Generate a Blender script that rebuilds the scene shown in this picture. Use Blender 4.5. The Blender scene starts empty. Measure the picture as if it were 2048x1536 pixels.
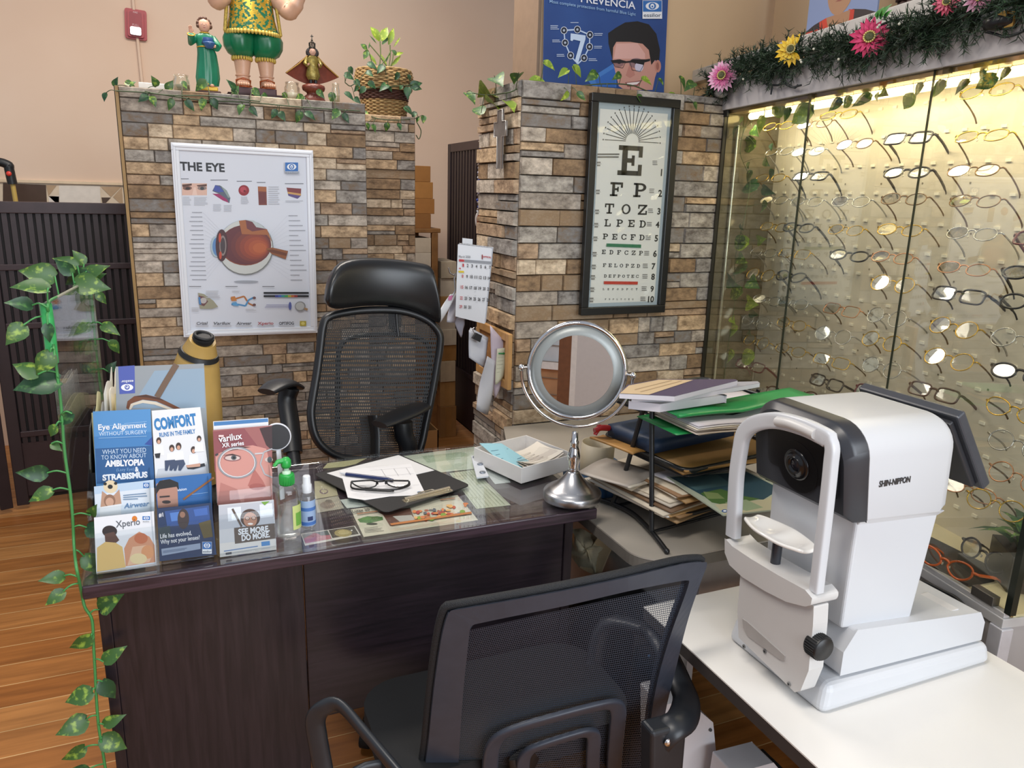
import bpy, math, random
from mathutils import Vector as V, Matrix, Euler
S = bpy.context.scene
C = S.collection
R = math.radians
random.seed(7)

# ---------------------------------------------------------------- camera
CAM = V((0, 0, 1.5)); FPX = 1518.0
_pi, _ro, _az = R(14.03), R(1.637), R(23.45)
FW = V((math.sin(_az)*math.cos(_pi), math.cos(_az)*math.cos(_pi), -math.sin(_pi)))
_r0 = V((math.cos(_az), -math.sin(_az), 0)); _u0 = _r0.cross(FW)
RT = _r0*math.cos(_ro) + _u0*math.sin(_ro)
UP = -_r0*math.sin(_ro) + _u0*math.cos(_ro)
cd = bpy.data.cameras.new('camera'); cam = bpy.data.objects.new('camera', cd); C.objects.link(cam)
cd.sensor_width = 36; cd.lens = FPX/2048*36; cd.clip_start = .02; cd.clip_end = 60
cam.matrix_world = Matrix(((RT.x, UP.x, -FW.x, CAM.x), (RT.y, UP.y, -FW.y, CAM.y), (RT.z, UP.z, -FW.z, CAM.z), (0, 0, 0, 1)))
S.camera = cam
# where the sight line through a point of the photograph meets a plane of the room
def ray(x, y): return FW + RT*((x-1024)/FPX) - UP*((y-768)/FPX)
def atz(x, y, z): d = ray(x, y); return CAM + d*((z-1.5)/d.z)
def aty(x, y, yy): d = ray(x, y); return CAM + d*(yy/d.y)
def atx(x, y, xx): d = ray(x, y); return CAM + d*(xx/d.x)
def atp(x, y, p0, n): d = ray(x, y); return CAM + d*((p0-CAM).dot(n)/d.dot(n))

# ---------------------------------------------------------------- world, lights, exposure
S.view_settings.view_transform = 'Standard'; S.view_settings.look = 'None'
S.view_settings.gamma = 1; S.view_settings.use_curve_mapping = False
S.view_settings.exposure = .52
S.cycles.transparent_max_bounces = 24
S.cycles.caustics_reflective = False; S.cycles.caustics_refractive = False
W = bpy.data.worlds.new('daylight'); S.world = W; W.use_nodes = True
bg = W.node_tree.nodes['Background']; bg.inputs[0].default_value = (.82, .88, 1, 1); bg.inputs[1].default_value = .36
def area(name, loc, target, sx, sy, power, col):
    l = bpy.data.lights.new(name, 'AREA'); l.shape = 'RECTANGLE'; l.size = sx; l.size_y = sy; l.energy = power; l.color = col
    o = bpy.data.objects.new(name, l); C.objects.link(o); o.location = loc
    o.rotation_euler = (V(target)-V(loc)).to_track_quat('-Z', 'Y').to_euler()
    return o
area('shop_window_daylight', (1.2, -2.7, 1.9), (.9, 1.6, .9), 3.6, 2.3, 125, (.86, .93, 1))
area('ceiling_lamp_front', (-.3, .6, 3.0), (-.3, .6, 0), 1.2, .3, 26, (1, .93, .84))
area('ceiling_lamp_rear', (.2, 3.2, 3.1), (.2, 3.2, 0), 1.4, .4, 36, (1, .9, .8))

# ---------------------------------------------------------------- materials
def lin(h):
    h = h.lstrip('#'); c = [int(h[i:i+2], 16)/255 for i in (0, 2, 4)]
    return tuple((x/12.92 if x <= .04045 else ((x+.055)/1.055)**2.4) for x in c) + (1,)
_M = {}
def mt(h, rough=.5, metal=0, var=.06, scale=30, bump=0, coat=0, emit=0, spec=.5, name=None):
    key = (h, rough, metal, var, scale, bump, coat, emit, spec)
    if key in _M: return _M[key]
    m = bpy.data.materials.new(name or 'mat_'+h.lstrip('#')); m.use_nodes = True
    nt = m.node_tree; b = nt.nodes['Principled BSDF']
    b.inputs['Roughness'].default_value = rough; b.inputs['Metallic'].default_value = metal
    b.inputs['Coat Weight'].default_value = coat; b.inputs['Specular IOR Level'].default_value = spec
    c = lin(h); b.inputs['Base Color'].default_value = c
    if var or bump:
        n = nt.nodes.new('ShaderNodeTexNoise'); n.inputs['Scale'].default_value = scale; n.inputs['Detail'].default_value = 4
        tc = nt.nodes.new('ShaderNodeTexCoord'); nt.links.new(tc.outputs['Object'], n.inputs['Vector'])
    if var:
        r = nt.nodes.new('ShaderNodeValToRGB'); e = r.color_ramp.elements
        e[0].position = .3; e[1].position = .7
        e[0].color = tuple(x*(1-var) for x in c[:3])+(1,); e[1].color = tuple(min(1, x*(1+var)) for x in c[:3])+(1,)
        nt.links.new(n.outputs['Fac'], r.inputs['Fac']); nt.links.new(r.outputs['Color'], b.inputs['Base Color'])
    if bump:
        bp = nt.nodes.new('ShaderNodeBump'); bp.inputs['Strength'].default_value = bump; bp.inputs['Distance'].default_value = .004
        nt.links.new(n.outputs['Fac'], bp.inputs['Height']); nt.links.new(bp.outputs['Normal'], b.inputs['Normal'])
    if emit:
        b.inputs['Emission Color'].default_value = c; b.inputs['Emission Strength'].default_value = emit
    _M[key] = m
    return m
def P(h): return mt(h, .55, 0, 0)           # printed ink / paper
def glassy(name, tint, k=1.0, rough=0.0, op=0.0):   # thin clear sheet
    m = bpy.data.materials.new(name); m.use_nodes = True; nt = m.node_tree; nt.nodes.clear()
    o = nt.nodes.new('ShaderNodeOutputMaterial'); t = nt.nodes.new('ShaderNodeBsdfTransparent'); t.inputs[0].default_value = tint
    g = nt.nodes.new('ShaderNodeBsdfGlossy'); g.inputs['Roughness'].default_value = rough; g.inputs[0].default_value = (1, 1, 1, 1)
    f = nt.nodes.new('ShaderNodeFresnel'); f.inputs[0].default_value = 1.45
    mu = nt.nodes.new('ShaderNodeMath'); mu.operation = 'MULTIPLY_ADD'; mu.inputs[1].default_value = k; mu.inputs[2].default_value = op; mu.use_clamp = True
    mx = nt.nodes.new('ShaderNodeMixShader'); L = nt.links.new
    L(f.outputs[0], mu.inputs[0]); L(mu.outputs[0], mx.inputs[0]); L(t.outputs[0], mx.inputs[1]); L(g.outputs[0], mx.inputs[2]); L(mx.outputs[0], o.inputs[0])
    return m
GLASS = glassy('clear_glass', (.97, .98, .97, 1), .4)
GLASSC = glassy('cabinet_glass', (.955, .962, .94, 1), .2)
ACRYL = glassy('clear_acrylic', (.965, .98, .985, 1), .5)
LENS = glassy('lens_glass', (.97, .975, .965, 1), .5, .03, .015)
CLEARP = glassy('clear_plastic', (.98, .985, .98, 1), .4, .1, .03)
CHROME = mt('#d8d8da', .08, 1, 0, name='chrome')
STEEL = mt('#b9b9bb', .28, 1, .04, name='steel')
BLACK = mt('#17181a', .45, 0, .1)
BLACKM = mt('#131416', .6, 0, .1)
WHITEP = P('#e9eaec')

def mesh_cloth(name, h, nu, nv, hole, rough=.6):     # woven net: real holes from a procedural grid on the UVs
    m = bpy.data.materials.new(name); m.use_nodes = True; nt = m.node_tree; L = nt.links.new
    b = nt.nodes['Principled BSDF']; b.inputs['Base Color'].default_value = lin(h); b.inputs['Roughness'].default_value = rough
    uv = nt.nodes.new('ShaderNodeUVMap'); sp = nt.nodes.new('ShaderNodeSeparateXYZ'); L(uv.outputs[0], sp.inputs[0])
    def mth(op, a, c=None):
        n = nt.nodes.new('ShaderNodeMath'); n.operation = op
        for i, q in enumerate((a, c)):
            if q is None: continue
            if isinstance(q, (int, float)): n.inputs[i].default_value = q
            else: L(q, n.inputs[i])
        return n.outputs[0]
    vv = mth('MULTIPLY', sp.outputs[1], nv); row = mth('FLOOR', vv); sh = mth('MULTIPLY', mth('MODULO', row, 2.0), .5)
    uu = mth('ADD', mth('MULTIPLY', sp.outputs[0], nu), sh)
    du = mth('SUBTRACT', mth('FRACT', uu), .5); dv = mth('SUBTRACT', mth('FRACT', vv), .5)
    d = mth('ADD', mth('POWER', mth('ABSOLUTE', du), 2.0), mth('POWER', mth('ABSOLUTE', dv), 2.0))
    a = mth('GREATER_THAN', d, hole*hole)
    L(a, b.inputs['Alpha'])
    return m

# ---------------------------------------------------------------- mesh builder
_TX = {}
def text_geo(s, bold=0.0, shear=0.0):
    k = (s, bold, shear)
    if k not in _TX:
        c = bpy.data.curves.new('t', 'FONT'); c.body = s; c.offset = bold; c.shear = shear; c.resolution_u = 3
        o = bpy.data.objects.new('t', c); C.objects.link(o)
        me = bpy.data.meshes.new_from_object(o.evaluated_get(bpy.context.evaluated_depsgraph_get()))
        vs = [(v.co.x, v.co.y) for v in me.vertices]; fs = [tuple(p.vertices) for p in me.polygons]
        bpy.data.objects.remove(o); bpy.data.curves.remove(c); bpy.data.meshes.remove(me)
        x0 = min(v[0] for v in vs); x1 = max(v[0] for v in vs)
        _TX[k] = ([(x-x0, y) for x, y in vs], fs, x1-x0)
    return _TX[k]

def frame(o, u, v):      # local frame: u to the right, v up, n = u x v out of the surface
    u = V(u).normalized(); n = u.cross(V(v)).normalized(); v = n.cross(u)
    o = V(o)
    return Matrix(((u.x, v.x, n.x, o.x), (u.y, v.y, n.y, o.y), (u.z, v.z, n.z, o.z), (0, 0, 0, 1)))
def circ(n, rx, ry=None, cx=0, cy=0, a0=0, a1=360):
    ry = rx if ry is None else ry; full = abs(a1-a0) >= 359.9
    k = n if full else n+1
    return [(cx+rx*math.cos(R(a0+(a1-a0)*i/n)), cy+ry*math.sin(R(a0+(a1-a0)*i/n))) for i in range(k)]
def rrect(x0, y0, x1, y1, r, n=5):
    o = []
    for cx, cy, a in ((x1-r, y0+r, -90), (x1-r, y1-r, 0), (x0+r, y1-r, 90), (x0+r, y0+r, 180)):
        o += [(cx+r*math.cos(R(a+90*i/n)), cy+r*math.sin(R(a+90*i/n))) for i in range(n+1)]
    return o
def catmull(pts, k=6, closed=False):
    pts = [V(p) for p in pts]; n = len(pts); out = []
    if n < 3: return pts
    for i in range(n if closed else n-1):
        if closed: a, b, c, d = pts[(i-1) % n], pts[i], pts[(i+1) % n], pts[(i+2) % n]
        else:
            b, c = pts[i], pts[i+1]; a = pts[i-1] if i else b*2-c; d = pts[i+2] if i+2 < n else c*2-b
        for j in range(k):
            t = j/k
            out.append(.5*((2*b)+(c-a)*t+(2*a-5*b+4*c-d)*t*t+(3*b-a-3*c+d)*t**3))
    if not closed: out.append(pts[-1])
    return out

class MB:
    def __init__(self): self.v = []; self.f = []; self.mi = []; self.sm = []; self.mats = []; self.uv = {}
    def _m(self, m):
        if m not in self.mats: self.mats.append(m)
        return self.mats.index(m)
    def add(self, vs, fs, mat, smooth=False, M=None, uvs=None):
        b = len(self.v); i = self._m(mat)
        for q in vs:
            q = V(q)
            self.v.append(M @ q if M is not None else q)
        for k, f in enumerate(fs):
            self.f.append(tuple(b+j for j in f)); self.mi.append(i); self.sm.append(smooth)
            if uvs: self.uv[len(self.f)-1] = [uvs[j] for j in f]
        return self
    def box(self, c, s, mat, rot=None, M=None):
        x, y, z = (q/2 for q in s); c = V(c)
        vs = [V((i, j, k)) for i in (-x, x) for j in (-y, y) for k in (-z, z)]
        if rot is not None:
            rm = rot if isinstance(rot, Matrix) else Euler(rot).to_matrix()
            vs = [rm @ q for q in vs]
        return self.add([q+c for q in vs], [(0, 1, 3, 2), (4, 6, 7, 5), (0, 4, 5, 1), (2, 3, 7, 6), (0, 2, 6, 4), (1, 5, 7, 3)], mat, False, M)
    def box2(self, a, b, mat, M=None):
        a, b = V(a), V(b); return self.box((a+b)/2, [abs(q) for q in (b-a)], mat, None, M)
    def hexa(self, p, mat, M=None):      # 8 corners: bottom 4 ccw, top 4 ccw
        return self.add(p, [(3, 2, 1, 0), (4, 5, 6, 7), (0, 1, 5, 4), (1, 2, 6, 5), (2, 3, 7, 6), (3, 0, 4, 7)], mat, False, M)
    def loft(self, rings, mat, smooth=True, caps=True, M=None, closed=False):
        n = len(rings[0]); vs = [q for r in rings for q in r]; fs = []
        m = len(rings)
        for i in range(m if closed else m-1):
            for j in range(n):
                a, b = i*n+j, i*n+(j+1) % n; i2 = (i+1) % m
                fs.append((a, b, i2*n+(j+1) % n, i2*n+j))
        self.add(vs, fs, mat, smooth, M)
        if caps and not closed:
            self.add(rings[0], [tuple(reversed(range(n)))], mat, False, M); self.add(rings[-1], [tuple(range(n))], mat, False, M)
        return self
    def tube(self, path, r, mat, n=8, closed=False, caps=True, M=None, flat=None, sq=1):
        path = [V(p) for p in path]; m = len(path)
        rs = r if isinstance(r, list) else [r]*m
        rings = []; up = None
        for i, p in enumerate(path):
            a = path[(i-1) % m] if (i or closed) else p; b = path[(i+1) % m] if (i < m-1 or closed) else p
            t = (b-a).normalized() if (b-a).length > 1e-9 else V((0, 0, 1))
            if up is None:
                up = t.orthogonal().normalized() if flat is None else V(flat)
            up = (up - t*up.dot(t)).normalized(); w = t.cross(up)
            rr = rs[i] if not isinstance(rs[i], (list, tuple)) else rs[i]
            rx, ry = rr if isinstance(rr, (list, tuple)) else (rr, rr)
            cs = [(math.cos(2*math.pi*(k+.5*(sq != 1))/n), math.sin(2*math.pi*(k+.5*(sq != 1))/n)) for k in range(n)]
            rings.append([p + up*(rx*math.copysign(abs(c_)**sq, c_)) + w*(ry*math.copysign(abs(s_)**sq, s_)) for c_, s_ in cs])
        return self.loft(rings, mat, True, caps, M, closed)
    def cyl(self, p0, p1, r0, mat, r1=None, n=20, M=None, caps=True):
        return self.tube([p0, p1], [r0, r0 if r1 is None else r1], mat, n, False, caps, M)
    def lathe(self, prof, mat, n=32, M=None, smooth=True, c=(0, 0, 0), sx=1, sy=1):
        c = V(c)
        rings = [[c+V((max(r, 1e-5)*sx*math.cos(2*math.pi*k/n), max(r, 1e-5)*sy*math.sin(2*math.pi*k/n), z)) for k in range(n)] for r, z in prof]
        return self.loft(rings, mat, smooth, True, M)
    def prism(self, pts, h, mat, M=None, z0=0, smooth=False, hole=None):
        n = len(pts)
        a = [V((x, y, z0)) for x, y in pts]; b = [V((x, y, z0+h)) for x, y in pts]
        if hole is None:
            self.add(a, [tuple(reversed(range(n)))], mat, False, M); self.add(b, [tuple(range(n))], mat, False, M)
            return self.add(a+b, [(i, (i+1) % n, n+(i+1) % n, n+i) for i in range(n)], mat, smooth, M)
        a2 = [V((x, y, z0)) for x, y in hole]; b2 = [V((x, y, z0+h)) for x, y in hole]
        q = [(i, (i+1) % n) for i in range(n)]
        self.add(a+b+a2+b2, [(i, j, n+j, n+i) for i, j in q] + [(2*n+j, 2*n+i, 3*n+i, 3*n+j) for i, j in q] +
                 [(j, i, 2*n+i, 2*n+j) for i, j in q] + [(n+i, n+j, 3*n+j, 3*n+i) for i, j in q], mat, smooth, M)
        return self
    def poly(self, pts, mat, M=None, z=0):
        pts = [V((p[0], p[1], z)) if len(p) == 2 else V(p) for p in pts]
        return self.add(pts, [tuple(range(len(pts)))], mat, False, M)
    def grid(self, fn, nu, nv, mat, smooth=True, M=None, thick=0):
        vs = [V(fn(i/nu, j/nv)) for j in range(nv+1) for i in range(nu+1)]; w = nu+1
        fs = [(j*w+i, j*w+i+1, (j+1)*w+i+1, (j+1)*w+i) for j in range(nv) for i in range(nu)]
        uv = [(i/nu, j/nv) for j in range(nv+1) for i in range(nu+1)]
        return self.add(vs, fs, mat, smooth, M, uv)
    def ball(self, c, r, mat, nu=16, nv=10, M=None):
        c = V(c); r = (r, r, r) if isinstance(r, (int, float)) else r
        rings = []
        for j in range(nv+1):
            a = math.pi*(j/nv-.5); k = max(math.cos(a), 1e-4)
            rings.append([c+V((r[0]*k*math.cos(2*math.pi*i/nu), r[1]*k*math.sin(2*math.pi*i/nu), r[2]*math.sin(a))) for i in range(nu)])
        return self.loft(rings, mat, True, False, M)
    def torus(self, c, R0, r, mat, ax=(0, 0, 1), n=48, k=10, M=None):
        ax = V(ax).normalized(); u = ax.orthogonal().normalized(); w = ax.cross(u); c = V(c)
        return self.tube([c+(u*math.cos(2*math.pi*i/n)+w*math.sin(2*math.pi*i/n))*R0 for i in range(n)], r, mat, k, True, False, M, flat=ax)
    def text(self, s, u, v, h, mat, M, w=None, align='l', bold=0.0, z=.0005, shear=0.0, rot=0):
        vs, fs, tw = text_geo(s, bold, shear); sc = h/.72; sx = sc if w is None else w/tw
        off = {'l': 0, 'c': -tw*sx/2, 'r': -tw*sx}[align]
        ca, sa = math.cos(R(rot)), math.sin(R(rot))
        q = [(off+x*sx, y*sc) for x, y in vs]
        return self.add([V((u+x*ca-y*sa, v+x*sa+y*ca, z)) for x, y in q], fs, mat, False, M)
    def build(self, name, parent=None, bev=0, seg=2, sub=0, weld=False, solid=0):
        me = bpy.data.meshes.new(name); me.from_pydata([tuple(q) for q in self.v], [], self.f)
        for m in self.mats: me.materials.append(m)
        me.polygons.foreach_set('material_index', self.mi); me.polygons.foreach_set('use_smooth', self.sm)
        if self.uv:
            ul = me.uv_layers.new(name='UVMap')
            for p in me.polygons:
                q = self.uv.get(p.index)
                if q:
                    for li, t in zip(p.loop_indices, q): ul.data[li].uv = t
        me.update()
        o = bpy.data.objects.new(name, me); C.objects.link(o)
        if weld: w_ = o.modifiers.new('weld', 'WELD'); w_.merge_threshold = .00005
        if solid: s_ = o.modifiers.new('solid', 'SOLIDIFY'); s_.thickness = solid; s_.offset = 0
        if bev: b_ = o.modifiers.new('bevel', 'BEVEL'); b_.width = bev; b_.segments = seg; b_.limit_method = 'ANGLE'; b_.angle_limit = R(35)
        if sub: d_ = o.modifiers.new('sub', 'SUBSURF'); d_.levels = sub; d_.render_levels = sub
        if parent:
            me.transform(parent_mat(parent).inverted())
            o.parent = parent
        return o
def parent_mat(o):
    m = Matrix.LocRotScale(o.location, o.rotation_euler, o.scale)
    return parent_mat(o.parent) @ m if o.parent else m
def tag(o, label=None, cat=None, group=None, kind=None):
    if label: o['label'] = label
    if cat: o['category'] = cat
    if group: o['group'] = group
    if kind: o['kind'] = kind
    return o
def thing(name, label, cat, loc=(0, 0, 0), group=None, rz=0):
    o = bpy.data.objects.new(name, None); C.objects.link(o); o.location = loc; o.rotation_euler = (0, 0, rz); o.empty_display_size = .05
    return tag(o, label, cat, group)
def struct(o): o['kind'] = 'structure'; return o
def tree_copy(o, parent=None):
    c = o.copy(); C.objects.link(c)
    if parent: c.parent = parent
    for ch in o.children: tree_copy(ch, c)
    return c
X, Yv, Zv = V((1, 0, 0)), V((0, 1, 0)), V((0, 0, 1))
# ================================================================ the setting
def floor_mat():
    m = bpy.data.materials.new('laminate_planks'); m.use_nodes = True; nt = m.node_tree; L = nt.links.new; b = nt.nodes['Principled BSDF']
    tc = nt.nodes.new('ShaderNodeTexCoord')
    br = nt.nodes.new('ShaderNodeTexBrick'); br.offset = .37; br.inputs['Scale'].default_value = 1
    br.inputs['Brick Width'].default_value = 3.1; br.inputs['Row Height'].default_value = .117; br.inputs['Mortar Size'].default_value = .0016
    br.inputs['Mortar Smooth'].default_value = .1; br.inputs['Bias'].default_value = 0
    br.inputs['Color1'].default_value = lin('#a2652f'); br.inputs['Color2'].default_value = lin('#c48c52'); br.inputs['Mortar'].default_value = lin('#ddb985')
    L(tc.outputs['Object'], br.inputs['Vector'])
    mp = nt.nodes.new('ShaderNodeMapping'); mp.inputs['Scale'].default_value = (1.2, 16, 1); L(tc.outputs['Object'], mp.inputs['Vector'])
    n = nt.nodes.new('ShaderNodeTexNoise'); n.inputs['Scale'].default_value = 2.5; n.inputs['Detail'].default_value = 5; L(mp.outputs[0], n.inputs['Vector'])
    r = nt.nodes.new('ShaderNodeValToRGB'); r.color_ramp.elements[0].position = .3; r.color_ramp.elements[1].position = .72
    r.color_ramp.elements[0].color = (.62, .58, .52, 1); r.color_ramp.elements[1].color = (1.1, 1.08, 1.05, 1); L(n.outputs['Fac'], r.inputs['Fac'])
    mx = nt.nodes.new('ShaderNodeMix'); mx.data_type = 'RGBA'; mx.blend_type = 'MULTIPLY'; mx.inputs[0].default_value = 1
    L(br.outputs['Color'], mx.inputs[6]); L(r.outputs['Color'], mx.inputs[7]); L(mx.outputs[2], b.inputs['Base Color'])
    b.inputs['Roughness'].default_value = .38
    return m
fl = MB(); fl.box2((-3.2, -4, -.04), (4.2, 5.1, 0), floor_mat()); struct(fl.build('floor'))
def wall_mat(name, a, b_, sc=.8):
    m = mt(a, .85, 0, 0, name=name); m = m.copy(); nt = m.node_tree; b = nt.nodes['Principled BSDF']
    n = nt.nodes.new('ShaderNodeTexNoise'); n.inputs['Scale'].default_value = sc; n.inputs['Detail'].default_value = 6; n.inputs['Roughness'].default_value = .5
    tc = nt.nodes.new('ShaderNodeTexCoord'); nt.links.new(tc.outputs['Object'], n.inputs['Vector'])
    r = nt.nodes.new('ShaderNodeValToRGB'); r.color_ramp.elements[0].position = .35; r.color_ramp.elements[1].position = .65
    r.color_ramp.elements[0].color = lin(a); r.color_ramp.elements[1].color = lin(b_)
    nt.links.new(n.outputs['Fac'], r.inputs['Fac']); nt.links.new(r.outputs['Color'], b.inputs['Base Color'])
    return m
WALL = wall_mat('painted_wall', '#d6baa2', '#dec6b0')
WALL2 = wall_mat('painted_wall_right', '#d3b690', '#d9bd9a')
w = MB(); w.box2((-3.2, 5.0, 0), (4.2, 5.1, 3.2), WALL); struct(w.build('wall_back'))
w = MB(); w.box2((1.262, 2.74, 0), (3.0, 2.96, 3.2), WALL2); struct(w.build('wall_right_return'))
w = MB(); w.box2((1.25, 2.738, 0), (1.262, 2.965, 3.2), mt('#86705c', .7)); struct(w.build('wall_end_shade'))  # thin facing on the wall's end; its brown is shade put into the colour
CB0 = V((1.858, 2.4, 0)); CDIR = V((math.sin(R(9.55)), math.cos(R(9.55)), 0)); CNRM = V((math.cos(R(9.55)), -math.sin(R(9.55)), 0))
def cb(s, off, z): return CB0 + CDIR*s + CNRM*off + Zv*z
def atcab(x, y, off): p = atp(x, y, CB0+CNRM*off, CNRM); return p
w = MB(); w.hexa([cb(-2.6, .36, 0), cb(-2.6, .46, 0), cb(.335, .46, 0), cb(.335, .36, 0), cb(-2.6, .36, 3.2), cb(-2.6, .46, 3.2), cb(.335, .46, 3.2), cb(.335, .36, 3.2)], WALL2); struct(w.build('wall_right'))
# far half of the shop behind the camera, seen only in mirrors and glass
w = MB(); w.box2((-.775, -1.55, 0), (.15, -1.5, 1.9), mt('#d0cecf', .6, 0, .02)); w.box2((-.82, -1.56, 0), (-.775, -1.5, 2.3), mt('#e6e4e2', .5)); w.box2((-.92, -1.58, 0), (-.82, -1.5, 2.3), mt('#7a4f32', .5, 0, .1)); struct(w.build('wall_partition'))
w = MB(); w.box2((-3.0, -2.5, 0), (-.9, -2.4, .72), mt('#b98a62', .7, 0, .15, 6)); w.box2((-3.0, -2.5, .72), (-.9, -2.4, 2.4), mt('#cfd3d6', .6, 0, .1, 5))
for i in range(12): w.box2((-3.0, -2.395, .06+.14*i), (-.9, -2.385, .066+.14*i), mt('#8d7a68', .7))
w.box2((-3.0, -2.41, .70), (-.9, -2.36, .76), mt('#e9e4de', .5)); struct(w.build('wall_siding'))
w = MB(); w.box2((-3.2, -4.1, 0), (-1.7, -4, 3.2), WALL); w.box2((2.6, -4.1, 0), (4.2, -4, 3.2), WALL); w.box2((-1.7, -4.1, 0), (2.6, -4, .35), WALL); struct(w.build('wall_front'))

def stone_mat(a, b_, k):
    m = bpy.data.materials.new('ledgestone'); m.use_nodes = True; nt = m.node_tree; L = nt.links.new; b = nt.nodes['Principled BSDF']
    tc = nt.nodes.new('ShaderNodeTexCoord'); mp = nt.nodes.new('ShaderNodeMapping'); mp.inputs['Location'].default_value = (k*3.1, k, k*1.7); mp.inputs['Scale'].default_value = (1, 1, 1.6)
    L(tc.outputs['Object'], mp.inputs['Vector'])
    n = nt.nodes.new('ShaderNodeTexNoise'); n.inputs['Scale'].default_value = 24; n.inputs['Detail'].default_value = 8; n.inputs['Roughness'].default_value = .72; L(mp.outputs[0], n.inputs['Vector'])
    r = nt.nodes.new('ShaderNodeValToRGB'); e = r.color_ramp.elements; e[0].position = .34; e[1].position = .56; e[0].color = tuple(x*.8 for x in lin(a)[:3])+(1,); e[1].color = lin(b_); q_ = e.new(.68); q_.color = tuple(min(1, x*1.35) for x in lin(b_)[:3])+(1,)
    L(n.outputs['Fac'], r.inputs['Fac']); L(r.outputs['Color'], b.inputs['Base Color']); b.inputs['Roughness'].default_value = .8
    n2 = nt.nodes.new('ShaderNodeTexNoise'); n2.inputs['Scale'].default_value = 60; n2.inputs['Detail'].default_value = 6; L(mp.outputs[0], n2.inputs['Vector'])
    bp = nt.nodes.new('ShaderNodeBump'); bp.inputs['Strength'].default_value = .5; bp.inputs['Distance'].default_value = .004; L(n2.outputs['Fac'], bp.inputs['Height']); L(bp.outputs['Normal'], b.inputs['Normal'])
    return m
STONES = [stone_mat(a, b, i) for i, (a, b) in enumerate([
    ('#736a61', '#aaa297'), ('#645b55', '#969089'), ('#84786a', '#bdb0a0'), ('#78604a', '#ad9276'), ('#866d52', '#c2a684'),
    ('#6f5842', '#94795b'), ('#9d866b', '#cbb79c'), ('#7d7267', '#a79b8d'), ('#836a4f', '#7d7873'), ('#b09a80', '#8b7358')])]
MORTAR = mt('#4a4038', .9)
def clad(mb, M, w, h, seed, dmax=.013, rh=(.034, .05)):
    rnd = random.Random(seed); v = 0
    mb.add([(0, 0, 0), (w, 0, 0), (w, h, 0), (0, h, 0)], [(0, 1, 2, 3)], MORTAR, False, M)
    while v < h-.004:
        r = min(rnd.uniform(*rh), h-v)
        if h-v-r < .02: r = h-v
        u = 0
        while u < w-.004:
            l = min(rnd.choice((.06, .08, .11, .15, .19, .25))*rnd.uniform(.85, 1.15), w-u)
            if w-u-l < .03: l = w-u
            cells = [(v, r)]
            if rnd.random() < .14: k = rnd.uniform(.4, .6); cells = [(v, r*k), (v+r*k, r*(1-k))]
            for a, q in cells:
                d = rnd.uniform(.003, dmax); g = .0007; c = .0018
                x0, x1, y0, y1 = u+g, u+l-g, a+g, a+q-g
                j = lambda: rnd.uniform(0, .0012)
                vs = [(x0, y0, 0), (x1, y0, 0), (x1, y1, 0), (x0, y1, 0), (x0+c+j(), y0+c+j(), d+j()), (x1-c-j(), y0+c+j(), d+j()), (x1-c-j(), y1-c-j(), d+j()), (x0+c+j(), y1-c-j(), d+j())]
                mb.add(vs, [(4, 5, 6, 7), (0, 1, 5, 4), (1, 2, 6, 5), (2, 3, 7, 6), (3, 0, 4, 7)], rnd.choice(STONES), False, M)
            u += l
        v += r
PT = 1.826; CT = 1.862
TOPM = mt('#8d7a66', .8)
s = MB(); s.box2((-.165, 3.115, 0), (.69, 3.9, PT-.002), TOPM); clad(s, frame((-.168, 3.113, 0), X, Zv), .86, PT, 3, .008)
s.box2((-.178, 3.1, 0), (-.168, 3.13, PT), mt('#9c7b48', .5)); s.box2((-.182, 3.128, 0), (-.165, 3.16, PT), BLACKM); struct(s.build('stone_pillar_left'))
s = MB(); s.box2((.69, 3.515, 0), (1.0, 3.88, PT-.002), TOPM); clad(s, frame((.692, 3.513, 0), X, Zv), .315, PT, 5, .008); struct(s.build('stone_pillar_inner'))
s = MB(); s.box2((1.05, 2.41, 0), (1.87, 2.74, CT-.002), TOPM); clad(s, frame((1.05, 2.41, 0), X, Zv), .815, CT, 8, .014, (.043, .06))
clad(s, frame((1.05, 2.77, 0), -Yv, Zv), .36, CT, 9, .02, (.043, .06)); struct(s.build('stone_pillar_right'))

# tiled wainscot strip on the back wall, left of the pillar
t = MB(); ty = 4.994
def tq(pts, m): t.poly([(lambda p: (p.x, ty-.002, p.z))(aty(a, b, ty)) for a, b in pts], m)
cream, brown, tan, lite = mt('#d8c7ae', .3), mt('#4b382b', .3), mt('#b39878', .3), mt('#ded6ca', .3)
t.box2((-1.5, ty, .9), (-.1, 5.0, 1.488), cream); t.box2((-1.5, ty-.012, 1.488), (-.1, 5.0, 1.502), mt('#dcc6a6', .4))
tq([(6, 460), (6, 366), (92, 370), (97, 460)], brown); tq([(92, 370), (113, 371), (97, 392)], tan); tq([(97, 394), (118, 391), (118, 460), (105, 460)], lite); tq([(97, 392), (118, 393), (118, 412)], brown)
tq([(118, 371), (200, 372), (204, 460), (120, 460)], lite); tq([(202, 374), (243, 373), (222, 394)], tan); tq([(203, 395), (222, 395), (206, 412)], brown); tq([(244, 374), (246, 412), (226, 394)], tan)
t.build('trim_1')['kind'] = 'structure'

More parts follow.
